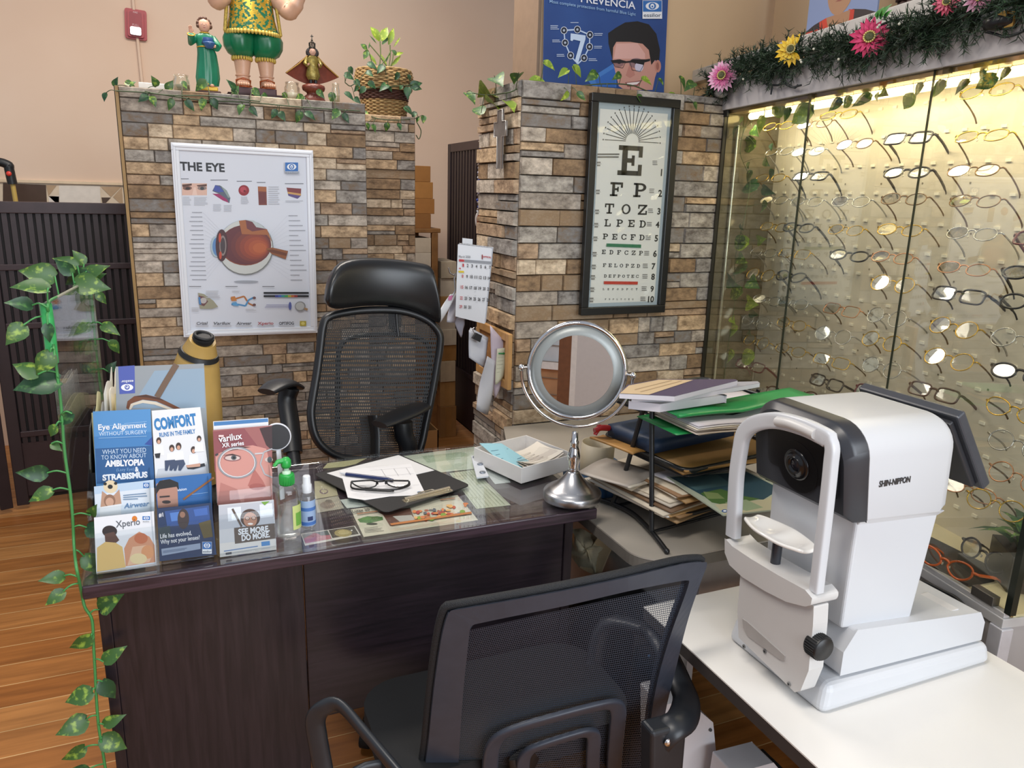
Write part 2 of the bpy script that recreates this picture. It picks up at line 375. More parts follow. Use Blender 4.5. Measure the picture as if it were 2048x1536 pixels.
# fire alarm and its conduit
p = aty(272, 50, 5.0)
t = MB(); t.cyl((p.x+.002, 4.985, 2.29), (p.x+.012, 4.985, 1.7), .0085, WALL, n=8); t.cyl((p.x-.004, 4.985, 2.42), (p.x-.004, 4.985, 3.1), .0085, WALL, n=8); struct(t.build('conduit_trim'))
al = thing('fire_alarm', 'red wall fire alarm with clear strobe lens on the beige wall', 'fire alarm', (p.x, 5.0, p.z))
FM = frame((p.x, 5.0, p.z), (1, 0, -.06), Zv)
red = mt('#a01c26', .35); m = MB()
m.prism(rrect(-.054, -.077, .054, .077, .012), .02, red, FM); m.prism(rrect(-.04, -.068, .04, .068, .01), .036, red, FM)
m.prism(rrect(-.03, -.062, .03, .06, .008), .04, mt('#8c1622', .4), FM); m.build('body', al, .003)
m = MB(); m.prism(rrect(-.027, -.06, .027, -.018, .009), .052, mt('#d9dcde', .12, .6, 0), FM)
for i in range(3): m.prism(rrect(-.022, -.054+.012*i, .022, -.046+.012*i, .003), .055, mt('#8f9597', .1, .8, 0), FM)
m.build('strobe_lens', al, .003)
m = MB(); m.text('FIRE', 0, .053, .009, P('#d8b8b8'), FM, align='c', z=.0405); m.text('PULL', 0, -.012, .011, P('#cfa5a8'), FM, align='c', z=.0405); m.build('lettering', al)

# ---------------------------------------------------------------- dark slatted screens
DW = mt('#2a2024', .45, 0, .12, 20); DW2 = mt('#33262a', .4, 0, .15, 20); DB = mt('#151214', .7)
def screen_panel(par, a, b, z0, z1, n, rails, solid):
    a, b = V(a), V(b); w = (b-a).length; M = frame((a.x, a.y, 0), b-a, Zv)
    m = MB(); st = .05
    m.box2((0, z0, -.015), (st, z1, .015), DW, M); m.box2((w-st, z0, -.015), (w, z1, .015), DW, M)
    m.box2((st, z1-.05, -.014), (w-st, z1, .014), DW2, M)
    for r in rails: m.box2((st, r-.014, -.012), (w-st, r+.014, .013), DW2, M)
    fr = m.build('frame', par, .003)
    m = MB(); m.box2((st, z0+.02, -.012), (w-st, z1-.02, -.006), DB, M)
    for i in range(n):
        u = st+(w-2*st)*(i+.5)/n; q = .32*(w-2*st)/n
        m.box2((u-q, solid, -.006), (u+q, z1-.05, .008), DW, M)
    m.box2((st, z0+.04, -.006), (w-st, solid, .006), DW2, M)
    m.build('slat_panel', par)
sc = thing('folding_screen', 'dark brown slatted folding screen at the far left of the room', 'screen', (-.5, 3.97, 0))
rz = [aty(120, y, 3.97).z for y in (533, 648, 860)]
screen_panel(sc, (-.80, 3.95, 0), (-.165, 4.0, 0), .02, 1.41, 17, rz, .32)
screen_panel(sc, (-1.35, 3.72, 0), (-.815, 3.93, 0), .02, 1.41, 14, rz, .32)
q0, q1 = atx(900, 294, 1.58), atx(958, 274, 1.58)
sc2 = thing('folding_screen', 'dark slatted screen standing between the stone pillars behind the calendar', 'screen', (1.58, 4.4, 0))
screen_panel(sc2, (1.58, q0.y, 0), (1.58, 3.4, 0), .02, (q0.z+q1.z)/2, 24, [atx(925, 742, 1.58).z], atx(925, 742, 1.58).z)

# stick with a black hooked handle behind the left screen
sk = thing('walking_stick', 'yellow stick with black hooked handle and red button behind the left screen', 'stick', (-.8, 4.6, 0))
a = aty(28, 395, 4.6); b = aty(24, 360, 4.6); c = aty(16, 330, 4.6)
m = MB(); m.cyl((a.x+.06, 4.6, 0), b, .011, mt('#b79a4e', .5), n=10); m.build('shaft', sk)
m = MB(); m.tube(catmull([b-V((.0, 0, .02)), V((b.x-.006, 4.6, b.z+.05)), c, V((c.x-.05, 4.6, c.z+.01)), V((c.x-.1, 4.6, c.z-.05)), V((c.x-.12, 4.6, c.z-.13))], 6), .022, BLACK, 10); m.build('handle', sk)
m = MB(); m.ball((b.x-.006, 4.575, b.z+.03), (.012, .008, .012), mt('#d3382c', .4)); m.build('button', sk)

# ---------------------------------------------------------------- storage shelf with cartons behind the pillars
wood = mt('#8a6238', .6, 0, .2, 18)
SY = 4.3; zt = aty(850, 457, SY).z
sh = thing('storage_shelf', 'brown wooden storage shelf in the gap between stone pillars', 'shelf', (1.3, 4.45, 0))
xr = aty(878, 470, SY).x
m = MB(); m.box2((1.0, SY, zt-.025), (xr+.01, 4.75, zt), wood); m.build('shelf_board', sh, .003)
m = MB(); m.box2((1.0, SY, zt-.42), (xr, 4.75, zt-.395), wood); m.build('shelf_board', sh, .003)
m = MB(); m.box2((1.0, SY, .30), (xr, 4.75, .325), wood); m.build('shelf_board', sh, .003)
for yy in (SY+.02, 4.72):
    m = MB(); m.box2((xr-.04, yy-.02, 0), (xr-.005, yy+.02, zt-.025), wood); m.build('post', sh, .003)
def carton(x0, x1, y0, y1, Y0, dep, col, label, grp='cartons on the storage shelf'):
    a, b = aty(x0, (y0+y1)/2, Y0), aty(x1, (y0+y1)/2, Y0); zb, zt_ = aty((x0+x1)/2, y1, Y0).z, aty((x0+x1)/2, y0, Y0).z
    return carton3(a.x, b.x, Y0, Y0+dep, zb, zt_, col, label, grp)
def carton3(x0, x1, y0, y1, z0, z1, col, label, grp):
    t = thing('carton', label, 'box', ((x0+x1)/2, (y0+y1)/2, z0), grp)
    m = MB(); m.box2((x0, y0, z0), (x1, y1, z1), mt(col, .8, 0, .08, 14)); m.build('body', t, .002)
    m = MB(); m.box2(((x0+x1)/2-.02, y0-.001, z0+.01), ((x0+x1)/2+.02, y0, z1-.005), mt(col, .35, 0, .2, 9)); m.build('tape', t)
    return t
k = '#9a6a35'
z = zt
for i, (h, xe) in enumerate(((.082, 862), (.085, 869), (.092, 866), (.088, 861))):
    xx = aty(xe, 400, SY+.01).x
    carton3(1.02, xx, SY+.01, SY+.3, z+.0005, z+h, ('#8f6132', '#a06d37', '#a8763d', '#9a6a35')[i], 'brown carton on the shelf top, ' + ('lowest', 'second from the bottom', 'second from the top', 'topmost')[i] + ' of four', 'brown cartons stacked on the shelf top'); z += h
z = zt-.395
for i in range(4):
    h = .085; carton3(1.02, xr-.045, SY+.01, SY+.3, z+.0005, z+h, ('#cfc4b2', '#c2b59f', '#d4cab9', '#cabda9')[i], 'pale box inside the storage shelf, ' + ('lowest', 'second from the bottom', 'second from the top', 'topmost')[i] + ' of its stack', 'pale boxes stacked inside the shelf'); z += h
z = 0
for i, (h, c_) in enumerate(((.2, '#9b7242'), (.16, '#b48a55'), (.13, '#c9b79b'), (.1, '#a97c46'), (.1, '#d3c8b5'), (.1, '#cbbfae'), (.1, '#b28a58'), (.11, '#d6ccbb'), (.1, '#c9bca6'))):
    carton3(xr+.03, xr+.135-.004*(i % 3), SY+.05+.01*(i % 2), SY+.3, z+.0005, z+h, c_, 'narrow carton in the floor stack beside the shelf, number %s from the floor' % ('one', 'two', 'three', 'four', 'five', 'six', 'seven', 'eight', 'nine')[i], 'cartons stacked beside the shelf'); z += h
z = .34
for i, (h, c_) in enumerate(((.15, '#a77b46'), (.13, '#b98f5a'), (.12, '#c4b193'))):
    carton3(1.05, xr-.05, SY+.03, SY+.3, z-.0145, z-.015+h, c_, 'carton on the lowest shelf board, ' + ('bottom', 'middle', 'top')[i] + ' of three', 'cartons on the lowest shelf board'); z += h
# opened carton on the floor behind the big chair
p = aty(862, 880, 3.6)
t = thing('carton', 'opened brown carton on the floor right of the headrest chair', 'box', (1.22, 3.7, 0))
cm = mt('#9b7447', .8, 0, .1, 10); x0, x1 = aty(838, 880, 3.6).x, aty(877, 880, 3.6).x; zt2 = aty(860, 862, 3.6).z
m = MB(); m.box2((x0, 3.6, .0), (x1, 3.606, zt2), cm); m.box2((x0, 3.8, .0), (x1, 3.806, zt2), cm); m.box2((x0, 3.6, 0), (x0+.006, 3.8, zt2), cm); m.box2((x1-.006, 3.6, 0), (x1, 3.8, zt2), cm); m.box2((x0, 3.6, 0), (x1, 3.8, .01), cm); m.build('body', t)
m = MB(); m.add([(x0, 3.8, zt2), (x1, 3.8, zt2), (x1-.02, 3.86, zt2+.09), (x0+.02, 3.86, zt2+.09)], [(0, 1, 2, 3)], cm); m.build('flap', t, solid=.005)
# ---------------------------------------------------------------- flat artwork drawn on a surface frame
class Art:
    def __init__(s, M, ox=0, oy=0, sc=1.0): s.M = M; s.Mi = M.inverted(); s.ox, s.oy, s.sc = ox, oy, sc; s.m = MB(); s.k = 1; s.n = M.to_3x3() @ Zv; s.o = M.translation
    def at(s, x, y):
        p = s.Mi @ atp(s.ox+x/s.sc, s.oy+y/s.sc, s.o, s.n); return (p.x, p.y)
    def poly(s, pts, mat, flat=False):
        s.k += 1; s.m.poly(pts if flat else [s.at(*p) for p in pts], mat, s.M, s.k*.00006); return s
    def rect(s, x0, y0, x1, y1, mat): return s.poly([(x0, y1), (x1, y1), (x1, y0), (x0, y0)], mat)
    def ell(s, cx, cy, rx, ry, mat, n=28, a0=0, a1=360):
        return s.poly([(cx+rx*math.cos(R(a)), cy-ry*math.sin(R(a))) for a in [a0+(a1-a0)*i/n for i in range(n if a1-a0 >= 360 else n+1)]], mat)
    def line(s, pts, w, mat):
        q = [V(s.at(*p)) for p in pts]
        for a, b in zip(q, q[1:]):
            d = (b-a).normalized()*w/2; e = V((-d.y, d.x)); s.k += 1
            s.m.poly([tuple(a-d*0-e), tuple(b-e), tuple(b+e), tuple(a+e)], mat, s.M, (s.k % 60)*.00002+.0011)
        return s
    def text(s, t, x0, y0, x1, y1, h, mat, bold=0.0, shear=0.0):     # baseline from (x0,y0) to (x1,y1), cap height h, all in picture units
        a, b, c = V(s.at(x0, y0)), V(s.at(x1, y1)), V(s.at(x0, y0-h)); s.k += 1
        s.m.text(t, a.x, a.y, (c-a).length, mat, s.M, w=(b-a).length, bold=bold, z=s.k*.00006+.0004, shear=shear, rot=math.degrees(math.atan2(b.y-a.y, b.x-a.x)))
        return s
    def bars(s, x0, y0, x1, y1, n, mat, rag=.25, seed=1):             # lines of text too small to read
        r = random.Random(seed)
        for i in range(n):
            yy = y0+(y1-y0)*i/max(n, 1); hh = (y1-y0)/n*.42
            s.rect(x0, yy, x1-(x1-x0)*rag*r.random(), yy+hh, mat)
        return s
    def build(s, name, par): return s.m.build(name, par)
INK = P('#1d1e22'); GREY = P('#9a9ca2'); LGREY = P('#bcbec4'); BLUE = P('#2f6db4')
def logo(a, x0, y0, x1, y1, word=True, tint='#2f6db4'):
    w, h = x1-x0, y1-y0; hb = h*(.62 if word else 1)
    a.rect(x0, y0, x1, y0+h, P('#e8ecf2')).rect(x0+w*.02, y0+h*.02, x1-w*.02, y0+hb, P(tint))
    a.ell(x0+w*.5, y0+hb*.5, w*.34, hb*.34, P('#e8ecf2')).ell(x0+w*.5, y0+hb*.5, w*.19, hb*.30, P(tint)).ell(x0+w*.5, y0+hb*.5, w*.10, hb*.20, P('#e8ecf2')).ell(x0+w*.5, y0+hb*.54, w*.045, hb*.09, P(tint))
    if word: a.text('essilor', x0+w*.06, y1-h*.1, x1-w*.06, y1-h*.1, h*.2, P('#5a6674'), .01)

# ---------------------------------------------------------------- framed poster of the eye
M = frame((-.0215, 3.086, .942), (1, 0, -.010), (0, .0, 1)); w, h = .496, .704
ep = thing('framed_poster', 'white framed anatomy poster titled THE EYE on the left stone pillar', 'poster', (.2, 3.09, .94))
m = MB(); fw = mt('#dfe1e6', .35, 0, 0)
for a, b, r in (((0, 0), (w, .026), 0), ((0, h-.026), (w, h), 0), ((0, .026), (.026, h-.026), 0), ((w-.026, .026), (w, h-.026), 0)):
    m.box2((a[0], a[1], -.004), (b[0], b[1], .012), fw, M)
for a, b in (((.006, .006), (w-.006, .015)), ((.006, h-.015), (w-.006, h-.006)), ((.006, .015), (.015, h-.015)), ((w-.015, .015), (w-.006, h-.015))):
    m.box2((a[0], a[1], .012), (b[0], b[1], .017), fw, M)
m.build('frame', ep, .002)
M2 = M @ Matrix.Translation((0, 0, .003))
a = Art(M2, 320, 270, 3.747); a.poly([(.02, .02), (w-.02, .02), (w-.02, h-.02), (.02, h-.02)], P('#d6dae3'), True)
a.rect(165, 362, 352, 452, P('#d9b3a2')).ell(205, 398, 34, 16, P('#7d5a50')).ell(208, 400, 18, 10, P('#332a2a')).ell(315, 398, 34, 16, P('#8d7a74')).ell(316, 400, 15, 12, P('#3f4446')).poly([(165, 372), (238, 364), (238, 378), (170, 390)], P('#5a3d35')).poly([(275, 376), (350, 368), (350, 384), (282, 386)], P('#5a3d35')).poly([(252, 392), (268, 392), (280, 452), (240, 452)], P('#e6c6b6'))
a.poly([(415, 375), (450, 378), (500, 415), (527, 470), (520, 510), (470, 490), (440, 440), (392, 420)], P('#5b6472')).poly([(412, 376), (445, 385), (480, 425), (440, 430), (400, 418)], P('#4656a0')).poly([(392, 440), (440, 440), (500, 480), (515, 508), (470, 490)], P('#9c2f63')).poly([(455, 380), (500, 415), (527, 470), (510, 470)], P('#8b9a96'))
a.ell(628, 415, 40, 40, P('#8f2530')).ell(624, 410, 24, 22, P('#b34350')).ell(634, 420, 9, 9, P('#6f1822'))
a.poly([(733, 385), (797, 388), (801, 525), (740, 525)], P('#7b4037')).poly([(733, 385), (797, 388), (798, 425), (735, 420)], P('#a1623c')).rect(742, 430, 790, 515, P('#6d3536'))
a.poly([(948, 394), (1058, 402), (1056, 440), (955, 425)], P('#7d3a3c')).poly([(955, 425), (1056, 440), (1056, 455), (958, 440)], P('#c79a5c')).poly([(958, 440), (1056, 455), (1030, 478), (962, 455)], P('#5a4a80'))
for i, (x0, x1) in enumerate(((152, 215), (378, 508), (575, 688), (725, 790), (935, 1075))): a.rect(x0, 326+i*9, x1, 331+i*9, P('#70737a'))
a.bars(172, 462, 235, 530, 8, LGREY, seed=2).bars(255, 464, 358, 532, 8, LGREY, seed=3).bars(398, 518, 460, 575, 6, LGREY, seed=4).bars(478, 524, 550, 578, 6, LGREY, seed=5).bars(606, 462, 665, 520, 6, LGREY, seed=6).bars(812, 385, 895, 528, 9, LGREY, seed=7).bars(940, 490, 1078, 510, 2, LGREY, seed=8)
for i in range(16): a.rect(240-20*((i*7) % 5)/4, 578+i*33.5, 315+i*2.2, 582+i*33.5, P('#84878f'))
for i in range(14): a.rect(962+i*1.2, 602+i*37, 1030+i*1.2+18*((i*5) % 4), 606+i*37, P('#84878f'))
for i in range(16): a.line([(322+i*2, 581+i*33), (420+6*abs(8-i), 730+i*14)], .0005, P('#c3c7cf'))
for i in range(14): a.line([(955+i*1.2, 604+i*37), (845-5*abs(7-i), 760+i*16)], .0005, P('#c3c7cf'))
a.ell(645, 1097, 92, 9, P('#9da2ab')).ell(640, 842, 208, 206, P('#787b78')).ell(638, 838, 203, 202, P('#c9ccc8')).ell(420, 835, 40, 78, P('#a8bcc4')).ell(430, 835, 38, 70, P('#5d86b8')).ell(640, 825, 192, 152, P('#8a4a36')).ell(642, 822, 188, 149, P('#64353a'))
for i, cc in enumerate(('#6d3a3a', '#7d4038', '#8d4536', '#9d4c36', '#a95638', '#b5613c')):
    a.ell(680+i*13, 830+i*3, 150-i*20, 132-i*19, P(cc))
a.ell(462, 826, 46, 120, P('#4c3034')).ell(470, 828, 26, 76, P('#8b7f7c')).ell(470, 828, 18, 60, P('#4a4044')).ell(448, 770, 10, 36, P('#c0503c')).ell(452, 900, 10, 30, P('#c0503c'))
a.poly([(590, 642), (640, 636), (690, 690), (800, 705), (838, 800), (800, 748), (612, 742)], P('#a2643f')).poly([(640, 636), (690, 650), (720, 690), (800, 705), (690, 722), (650, 700)], P('#6f3d42')).poly([(640, 634), (700, 640), (790, 700), (720, 690), (690, 650)], P('#b9c2c2')).poly([(790, 850), (840, 842), (958, 868), (940, 930), (835, 890)], P('#8e5735')).poly([(800, 862), (840, 856), (948, 885), (945, 905), (835, 880)], P('#6c3e2c'))
a.poly([(285, 1180), (330, 1190), (400, 1240), (435, 1285), (390, 1300), (300, 1300)], P('#9a9780')).poly([(290, 1200), (330, 1210), (360, 1245), (330, 1280), (295, 1270)], P('#6c4748')).ell(325, 1238, 24, 22, P('#b8b2b0')).poly([(286, 1215), (300, 1210), (310, 1270), (292, 1265)], P('#4f7fb0'))
a.line([(530, 1225), (560, 1228), (630, 1208), (665, 1262), (700, 1278)], .006, P('#b5713a')).line([(535, 1270), (580, 1268), (640, 1280), (665, 1235), (700, 1218)], .006, P('#4f8fc0')).poly([(530, 1210), (560, 1205), (575, 1240), (535, 1242)], P('#c07c3e')).poly([(535, 1255), (570, 1248), (590, 1280), (545, 1275)], P('#5b9ccc')).ell(705, 1218, 12, 10, P('#6b4a4a')).ell(705, 1270, 12, 10, P('#6b4a4a'))
a.rect(775, 1174, 1112, 1188, P('#1d2026')).rect(775, 1198, 1112, 1212, P('#1d2026'))
for i, cc in enumerate(('#3a3f8c', '#3f62b0', '#2e8c8c', '#3d9a4d', '#a8a03a', '#b5602f', '#8c2a2a')): a.rect(860+i*24, 1197, 884+i*24, 1213, P(cc))
for i in range(4): a.rect(795-i*4, 1268+i*7, 970, 1270+i*7, P('#5a5fa0'))
a.ell(972, 1278, 11, 30, P('#5560a0')).ell(1048, 1280, 40, 36, P('#8c8f90')).ell(1046, 1280, 32, 29, P('#b9bcbc')).poly([(1080, 1290), (1106, 1298), (1100, 1314), (1076, 1302)], P('#a8855c'))
for i, x0 in enumerate((218, 490, 765)): a.rect(x0, 1130, x0+90, 1135, P('#70737a'))
a.bars(345, 1165, 450, 1225, 5, LGREY, seed=12).bars(238, 1290, 300, 1325, 3, LGREY, seed=13).bars(540, 1165, 600, 1180, 2, LGREY, seed=14).bars(640, 1300, 720, 1316, 2, LGREY, seed=15)
for i, (t, x0, x1, cc) in enumerate((('Crizal', 275, 358, '#55585f'), ('Varilux', 402, 530, '#55585f'), ('Airwear', 572, 685, '#55585f'), ('Xperio', 730, 848, '#a8454a'), ('OPTIFOG', 890, 1000, '#2d2f36'))):
    a.rect(x0-4, 1424, x1+4, 1432, LGREY).text(t, x0, 1418, x1, 1416, 22, P(cc), .02, .2 if i < 3 else 0)
a.rect(1045, 1390, 1092, 1428, P('#b5a63c')).ell(1068, 1408, 14, 12, P('#d8cf7a'))
logo(a, 932, 205, 1034, 272, False); a.rect(935, 272, 1040, 290, P('#a6acb8')).text('essilor', 937, 288, 1037, 290, 14, P('#7a828e'))
a.build('print', ep)
a = Art(M2, 320, 270, 3.747); a.text('THE EYE', 150, 263, 486, 276, 64, P('#2a2d33'), .035); a.build('title_lettering', ep)

# ---------------------------------------------------------------- eye test chart in a black frame
M = frame((1.2965, 2.377, 1.086), (1, 0, 0), Zv); Mi = M.inverted()
def cu(x, y): p = Mi @ aty(x, y, 2.377); return p.x, p.y
x0, y0 = cu(1156.5, 630); x1, y1 = cu(1357, 201); x0b, _ = cu(1180, 180); x1 = (x1+cu(1323, 625)[0])/2; x0 = (x0+x0b)/2
ec = thing('eye_chart', 'eye test letter chart in black frame on the right stone pillar', 'eye chart', tuple(M @ V(((x0+x1)/2, y0, 0))))
m = MB(); fwm = mt('#121314', .35, 0, 0); t_ = .028
for a_, b_ in (((x0, y0), (x1, y0+t_)), ((x0, y1-t_), (x1, y1)), ((x0, y0+t_), (x0+t_, y1-t_)), ((x1-t_, y0+t_), (x1, y1-t_))):
    m.box2((a_[0], a_[1], -.004), (b_[0], b_[1], .02), fwm, M)
m.build('frame', ec, .0025)
m = MB(); m.box2((x0+t_, y0+t_, .002), (x1-t_, y1-t_, .004), P('#aeb9c2'), M); m.box2((x0+t_+.013, y0+t_+.013, .004), (x1-t_-.013, y1-t_-.02, .0045), P('#e8e5e1'), M); m.build('chart_card', ec)
MC = M @ Matrix.Translation((0, 0, .005))
a = Art(MC, 1140, 180, 3.339); LI = P('#1f1c1b')
def slab(a, ch, cx, cy, wd, hh, rot=0):       # slab-serif test letters, centre, size in metres
    m = a.m; k = .19
    def rc(p, q, r, s): m.poly([(cx+(u-.5)*wd, cy+(v-.5)*hh) for u, v in ((p, q), (r, q), (r, s), (p, s))], LI, a.M, .0006)
    def arc(ox, oy, rx, ry, ix, iy, a0, a1, n=18):
        P0 = [(ox+rx*math.cos(R(a0+(a1-a0)*i/n)), oy+ry*math.sin(R(a0+(a1-a0)*i/n))) for i in range(n+1)]
        P1 = [(ox+ix*math.cos(R(a0+(a1-a0)*i/n)), oy+iy*math.sin(R(a0+(a1-a0)*i/n))) for i in range(n+1)]
        for i in range(n): m.poly([(cx+(u-.5)*wd, cy+(v-.5)*hh) for u, v in (P1[i], P0[i], P0[i+1], P1[i+1])], LI, a.M, .0006)
    if ch in 'EF':
        rc(.16, 0, .38, 1); rc(0, .84, 1, 1); rc(.84, .62, 1, .84); rc(.38, .43, .62, .58); rc(.56, .33, .68, .68)
        if ch == 'E': rc(0, 0, 1, .16); rc(.84, .16, 1, .38)
        else: rc(0, 0, .6, .14)
    elif ch == 'P': rc(.16, 0, .38, 1); rc(0, 0, .58, .14); rc(0, .86, .55, 1); rc(.38, .4, .55, .54); arc(.55, .7, .45, .3, .22, .16, -90, 90)
    elif ch == 'T': rc(.39, 0, .61, 1); rc(0, .86, 1, 1); rc(.2, 0, .8, .14); rc(0, .62, .14, .86); rc(.86, .62, 1, .86)
    elif ch == 'O': arc(.5, .5, .5, .5, .3, .36, 0, 360, 28)
    elif ch == 'L': rc(.16, 0, .38, 1); rc(0, .86, .58, 1); rc(0, 0, 1, .14); rc(.84, .14, 1, .42)
    elif ch == 'D': rc(.14, 0, .36, 1); rc(0, .86, .5, 1); rc(0, 0, .5, .14); arc(.48, .5, .52, .5, .3, .36, -90, 90)
    elif ch == 'C': arc(.52, .5, .5, .5, .3, .36, 38, 322, 24); rc(.86, .62, 1, .95); rc(.86, .06, 1, .34)
    elif ch == 'Z':
        rc(0, .84, 1, 1); rc(0, 0, 1, .16); rc(0, .6, .16, .84); rc(.84, .16, 1, .4)
        m.poly([(cx+(u-.5)*wd, cy+(v-.5)*hh) for u, v in ((.02, .14), (.3, .14), (.98, .86), (.7, .86))], LI, a.M, .0006)
rows = [('E', [(402, 472)], 160, 200), ('FP', [(310, 663), (466, 669)], 84, 94), ('TOZ', [(263, 792), (374, 796), (484, 800)], 60, 68), ('LPED', [(251, 887), (331, 889), (409, 891), (485, 895)], 42, 48), ('PECFD', [(236, 978), (298, 980), (359, 981), (420, 983), (480, 985)], 34, 38),
        ('EDFCZP', [(225, 1081), (276, 1083), (327, 1084), (376, 1086), (425, 1087), (473, 1089)], 25, 29), ('FELOPZD', [(230+i*37.8, 1170+i*.8) for i in range(7)], 21, 24), ('DEFPOTEC', [(236+i*30.4, 1242+i*.3) for i in range(8)], 18, 20), ('LEFODPCT', [(224+i*31.5, 1330) for i in range(8)], 11, 13), ('FDPLTCZO', [(237+i*26, 1397) for i in range(8)], 8, 10)]
for st, pos, wd, hh in rows:
    for ch, (px, py) in zip(st, pos):
        c = a.at(px, py); e = a.at(px+wd/2, py); f = a.at(px, py-hh/2); slab(a, ch, c[0], c[1], abs(e[0]-c[0])*2, abs(f[1]-c[1])*2)
c0 = V(a.at(415, 335)); r0 = abs(a.at(372, 335)[0]-c0.x)*1.0; r1 = abs(a.at(232, 320)[0]-c0.x)
for i in range(19):
    t_ = R(180-10*i); d = V((math.cos(t_), math.sin(t_))); e = V((-d.y, d.x))*.0011; o = c0-V((0, .004))
    a.m.poly([tuple(o+d*r0-e), tuple(o+d*r1-e), tuple(o+d*r1+e), tuple(o+d*r0+e)], LI, MC, .0006)
    q = o+d*(r1+.006); a.m.poly([(q.x-.002, q.y-.0025), (q.x+.002, q.y-.0025), (q.x+.002, q.y+.0025), (q.x-.002, q.y+.0025)], P('#55504c'), MC, .0006)
nums = [(609, 573, 46), (600, 712, 46), (592, 830, 42), (583, 918, 40), (575, 1010, 42), (566, 1113, 42), (556, 1196, 40), (553, 1266, 40), (547, 1346, 38), (539, 1416, 40)]
for i, (px, py, hh) in enumerate(nums):
    q = a.at(px, py); q2 = a.at(px, py-hh); a.m.text(str(i+1), q[0], q[1], abs(q2[1]-q[1]), LI, MC, align='c', bold=.03)
    yy = py-hh*.7-(60 if i == 0 else 12*(i == 1)); xx = px-54 if i else 568
    a.bars(xx-17, yy-8, xx+17, yy+26, 3, P('#6f6a66'), .1, i)
    xl = 190-i*5.6; a.rect(xl-12, yy-2, xl+14, yy+8, P('#85807b')).rect(xl-20, yy+12, xl+20, yy+14, P('#6f6a66')).rect(xl-10, yy+18, xl+12, yy+28, P('#85807b'))
a.bars(180, 425, 330, 462, 2, P('#5a5450'), .1, 3)
a.poly([(242, 1024), (472, 1032), (470, 1054), (240, 1046)], P('#2e7350')).poly([(224, 1276), (450, 1279), (448, 1299), (223, 1296)], P('#c03a2b'))
a.build('chart_print', ec)
m = MB(); m.box2((x0+.026, y0+.026, .0135), (x1-.026, y1-.026, .0150), GLASS, M); m.build('glass', ec)

# ---------------------------------------------------------------- blue advertising poster on top of the right pillar
M = frame((1.262, 2.70, CT), (1, 0, 0), (0, .05, 1)); bp = thing('poster', 'dark blue lens advertising poster with man in glasses above the right stone pillar', 'poster', (1.5, 2.7, CT))
pm = bpy.data.materials.new('poster_blue'); pm.use_nodes = True; nt = pm.node_tree
g = nt.nodes.new('ShaderNodeTexNoise'); g.inputs['Scale'].default_value = 3; tc = nt.nodes.new('ShaderNodeTexCoord'); r = nt.nodes.new('ShaderNodeValToRGB')
r.color_ramp.elements[0].color = lin('#1f3d78'); r.color_ramp.elements[1].color = lin('#32599a'); r.color_ramp.elements[0].position = .3; r.color_ramp.elements[1].position = .7
nt.links.new(tc.outputs['Object'], g.inputs['Vector']); nt.links.new(g.outputs['Fac'], r.inputs['Fac']); nt.links.new(r.outputs['Color'], nt.nodes['Principled BSDF'].inputs['Base Color']); nt.nodes['Principled BSDF'].inputs['Roughness'].default_value = .35
m = MB(); m.box2((0, 0, -.003), (.528, .72, .0), pm, M); m.build('board', bp)
MB2 = M @ Matrix.Translation((0, 0, .0004)); a = Art(MB2, 900, 0, 4.0)
a.poly([(1100, 640), (1320, 500), (1330, 640), (1330, 700), (1140, 690)], P('#3f78c0')).poly([(1160, 640), (1320, 540), (1325, 700), (1180, 690)], P('#2c62b0'))
sk_ = P('#c79384'); hair = P('#17181c')
a.poly([(1350, 690), (1300, 480), (1300, 340), (1420, 320), (1580, 330), (1640, 470), (1660, 560), (1640, 620), (1620, 720), (1400, 720)], sk_)
a.poly([(1420, 560), (1440, 500), (1470, 560), (1480, 600), (1440, 625), (1405, 605)], P('#b97f72')).poly([(1330, 350), (1500, 345), (1560, 430), (1560, 470), (1310, 470)], P('#d9aaa0'))
a.poly([(1300, 480), (1268, 350), (1265, 265), (1330, 220), (1400, 180), (1500, 170), (1590, 195), (1650, 270), (1680, 400), (1672, 490), (1640, 480), (1610, 520), (1590, 400), (1540, 350), (1440, 335), (1330, 335), (1305, 380)], hair)
a.ell(1662, 530, 26, 50, P('#bd8474')).ell(1660, 530, 12, 30, P('#9a6357'))
a.poly([(1400, 660), (1500, 648), (1540, 640), (1500, 690), (1420, 695)], P('#8a4a48')).poly([(1412, 664), (1500, 655), (1520, 652), (1495, 676), (1425, 682)], P('#e8dcd8'))
a.ell(1350, 505, 40, 32, P('#8f6a68')).ell(1490, 505, 58, 40, P('#8f7072')).ell(1352, 500, 16, 12, P('#2d2b30')).ell(1490, 500, 18, 13, P('#2d2b30')).ell(1512, 535, 34, 40, P('#c9c4d6'))
a.poly([(1285, 482), (1360, 476), (1410, 490), (1440, 486), (1460, 474), (1560, 476), (1600, 470), (1600, 488), (1555, 500), (1550, 520), (1450, 500), (1400, 505), (1300, 505)], P('#15161a')).line([(1300, 500), (1320, 535), (1380, 545), (1400, 505)], .0018, P('#26272c')).line([(1440, 500), (1455, 560), (1520, 572), (1550, 515)], .0018, P('#26272c'))
pts = [(910, 244), (1017, 237), (1117, 280), (1113, 375), (1070, 465), (1020, 512), (962, 445), (918, 343), (910, 244)]
a.line(pts, .005, P('#bcd0ec'))
for q in pts[:5]+pts[6:8]: a.ell(q[0], q[1], 27, 30, P('#dfe6f0')).ell(q[0], q[1], 23, 26, P('#1b2438')).ell(q[0], q[1], 9, 10, P('#aab6c8'))
a.poly([(962, 268), (1082, 285), (1080, 315), (1020, 512), (995, 490), (1040, 330), (985, 318), (975, 330), (960, 325)], P('#c3d6ee'))
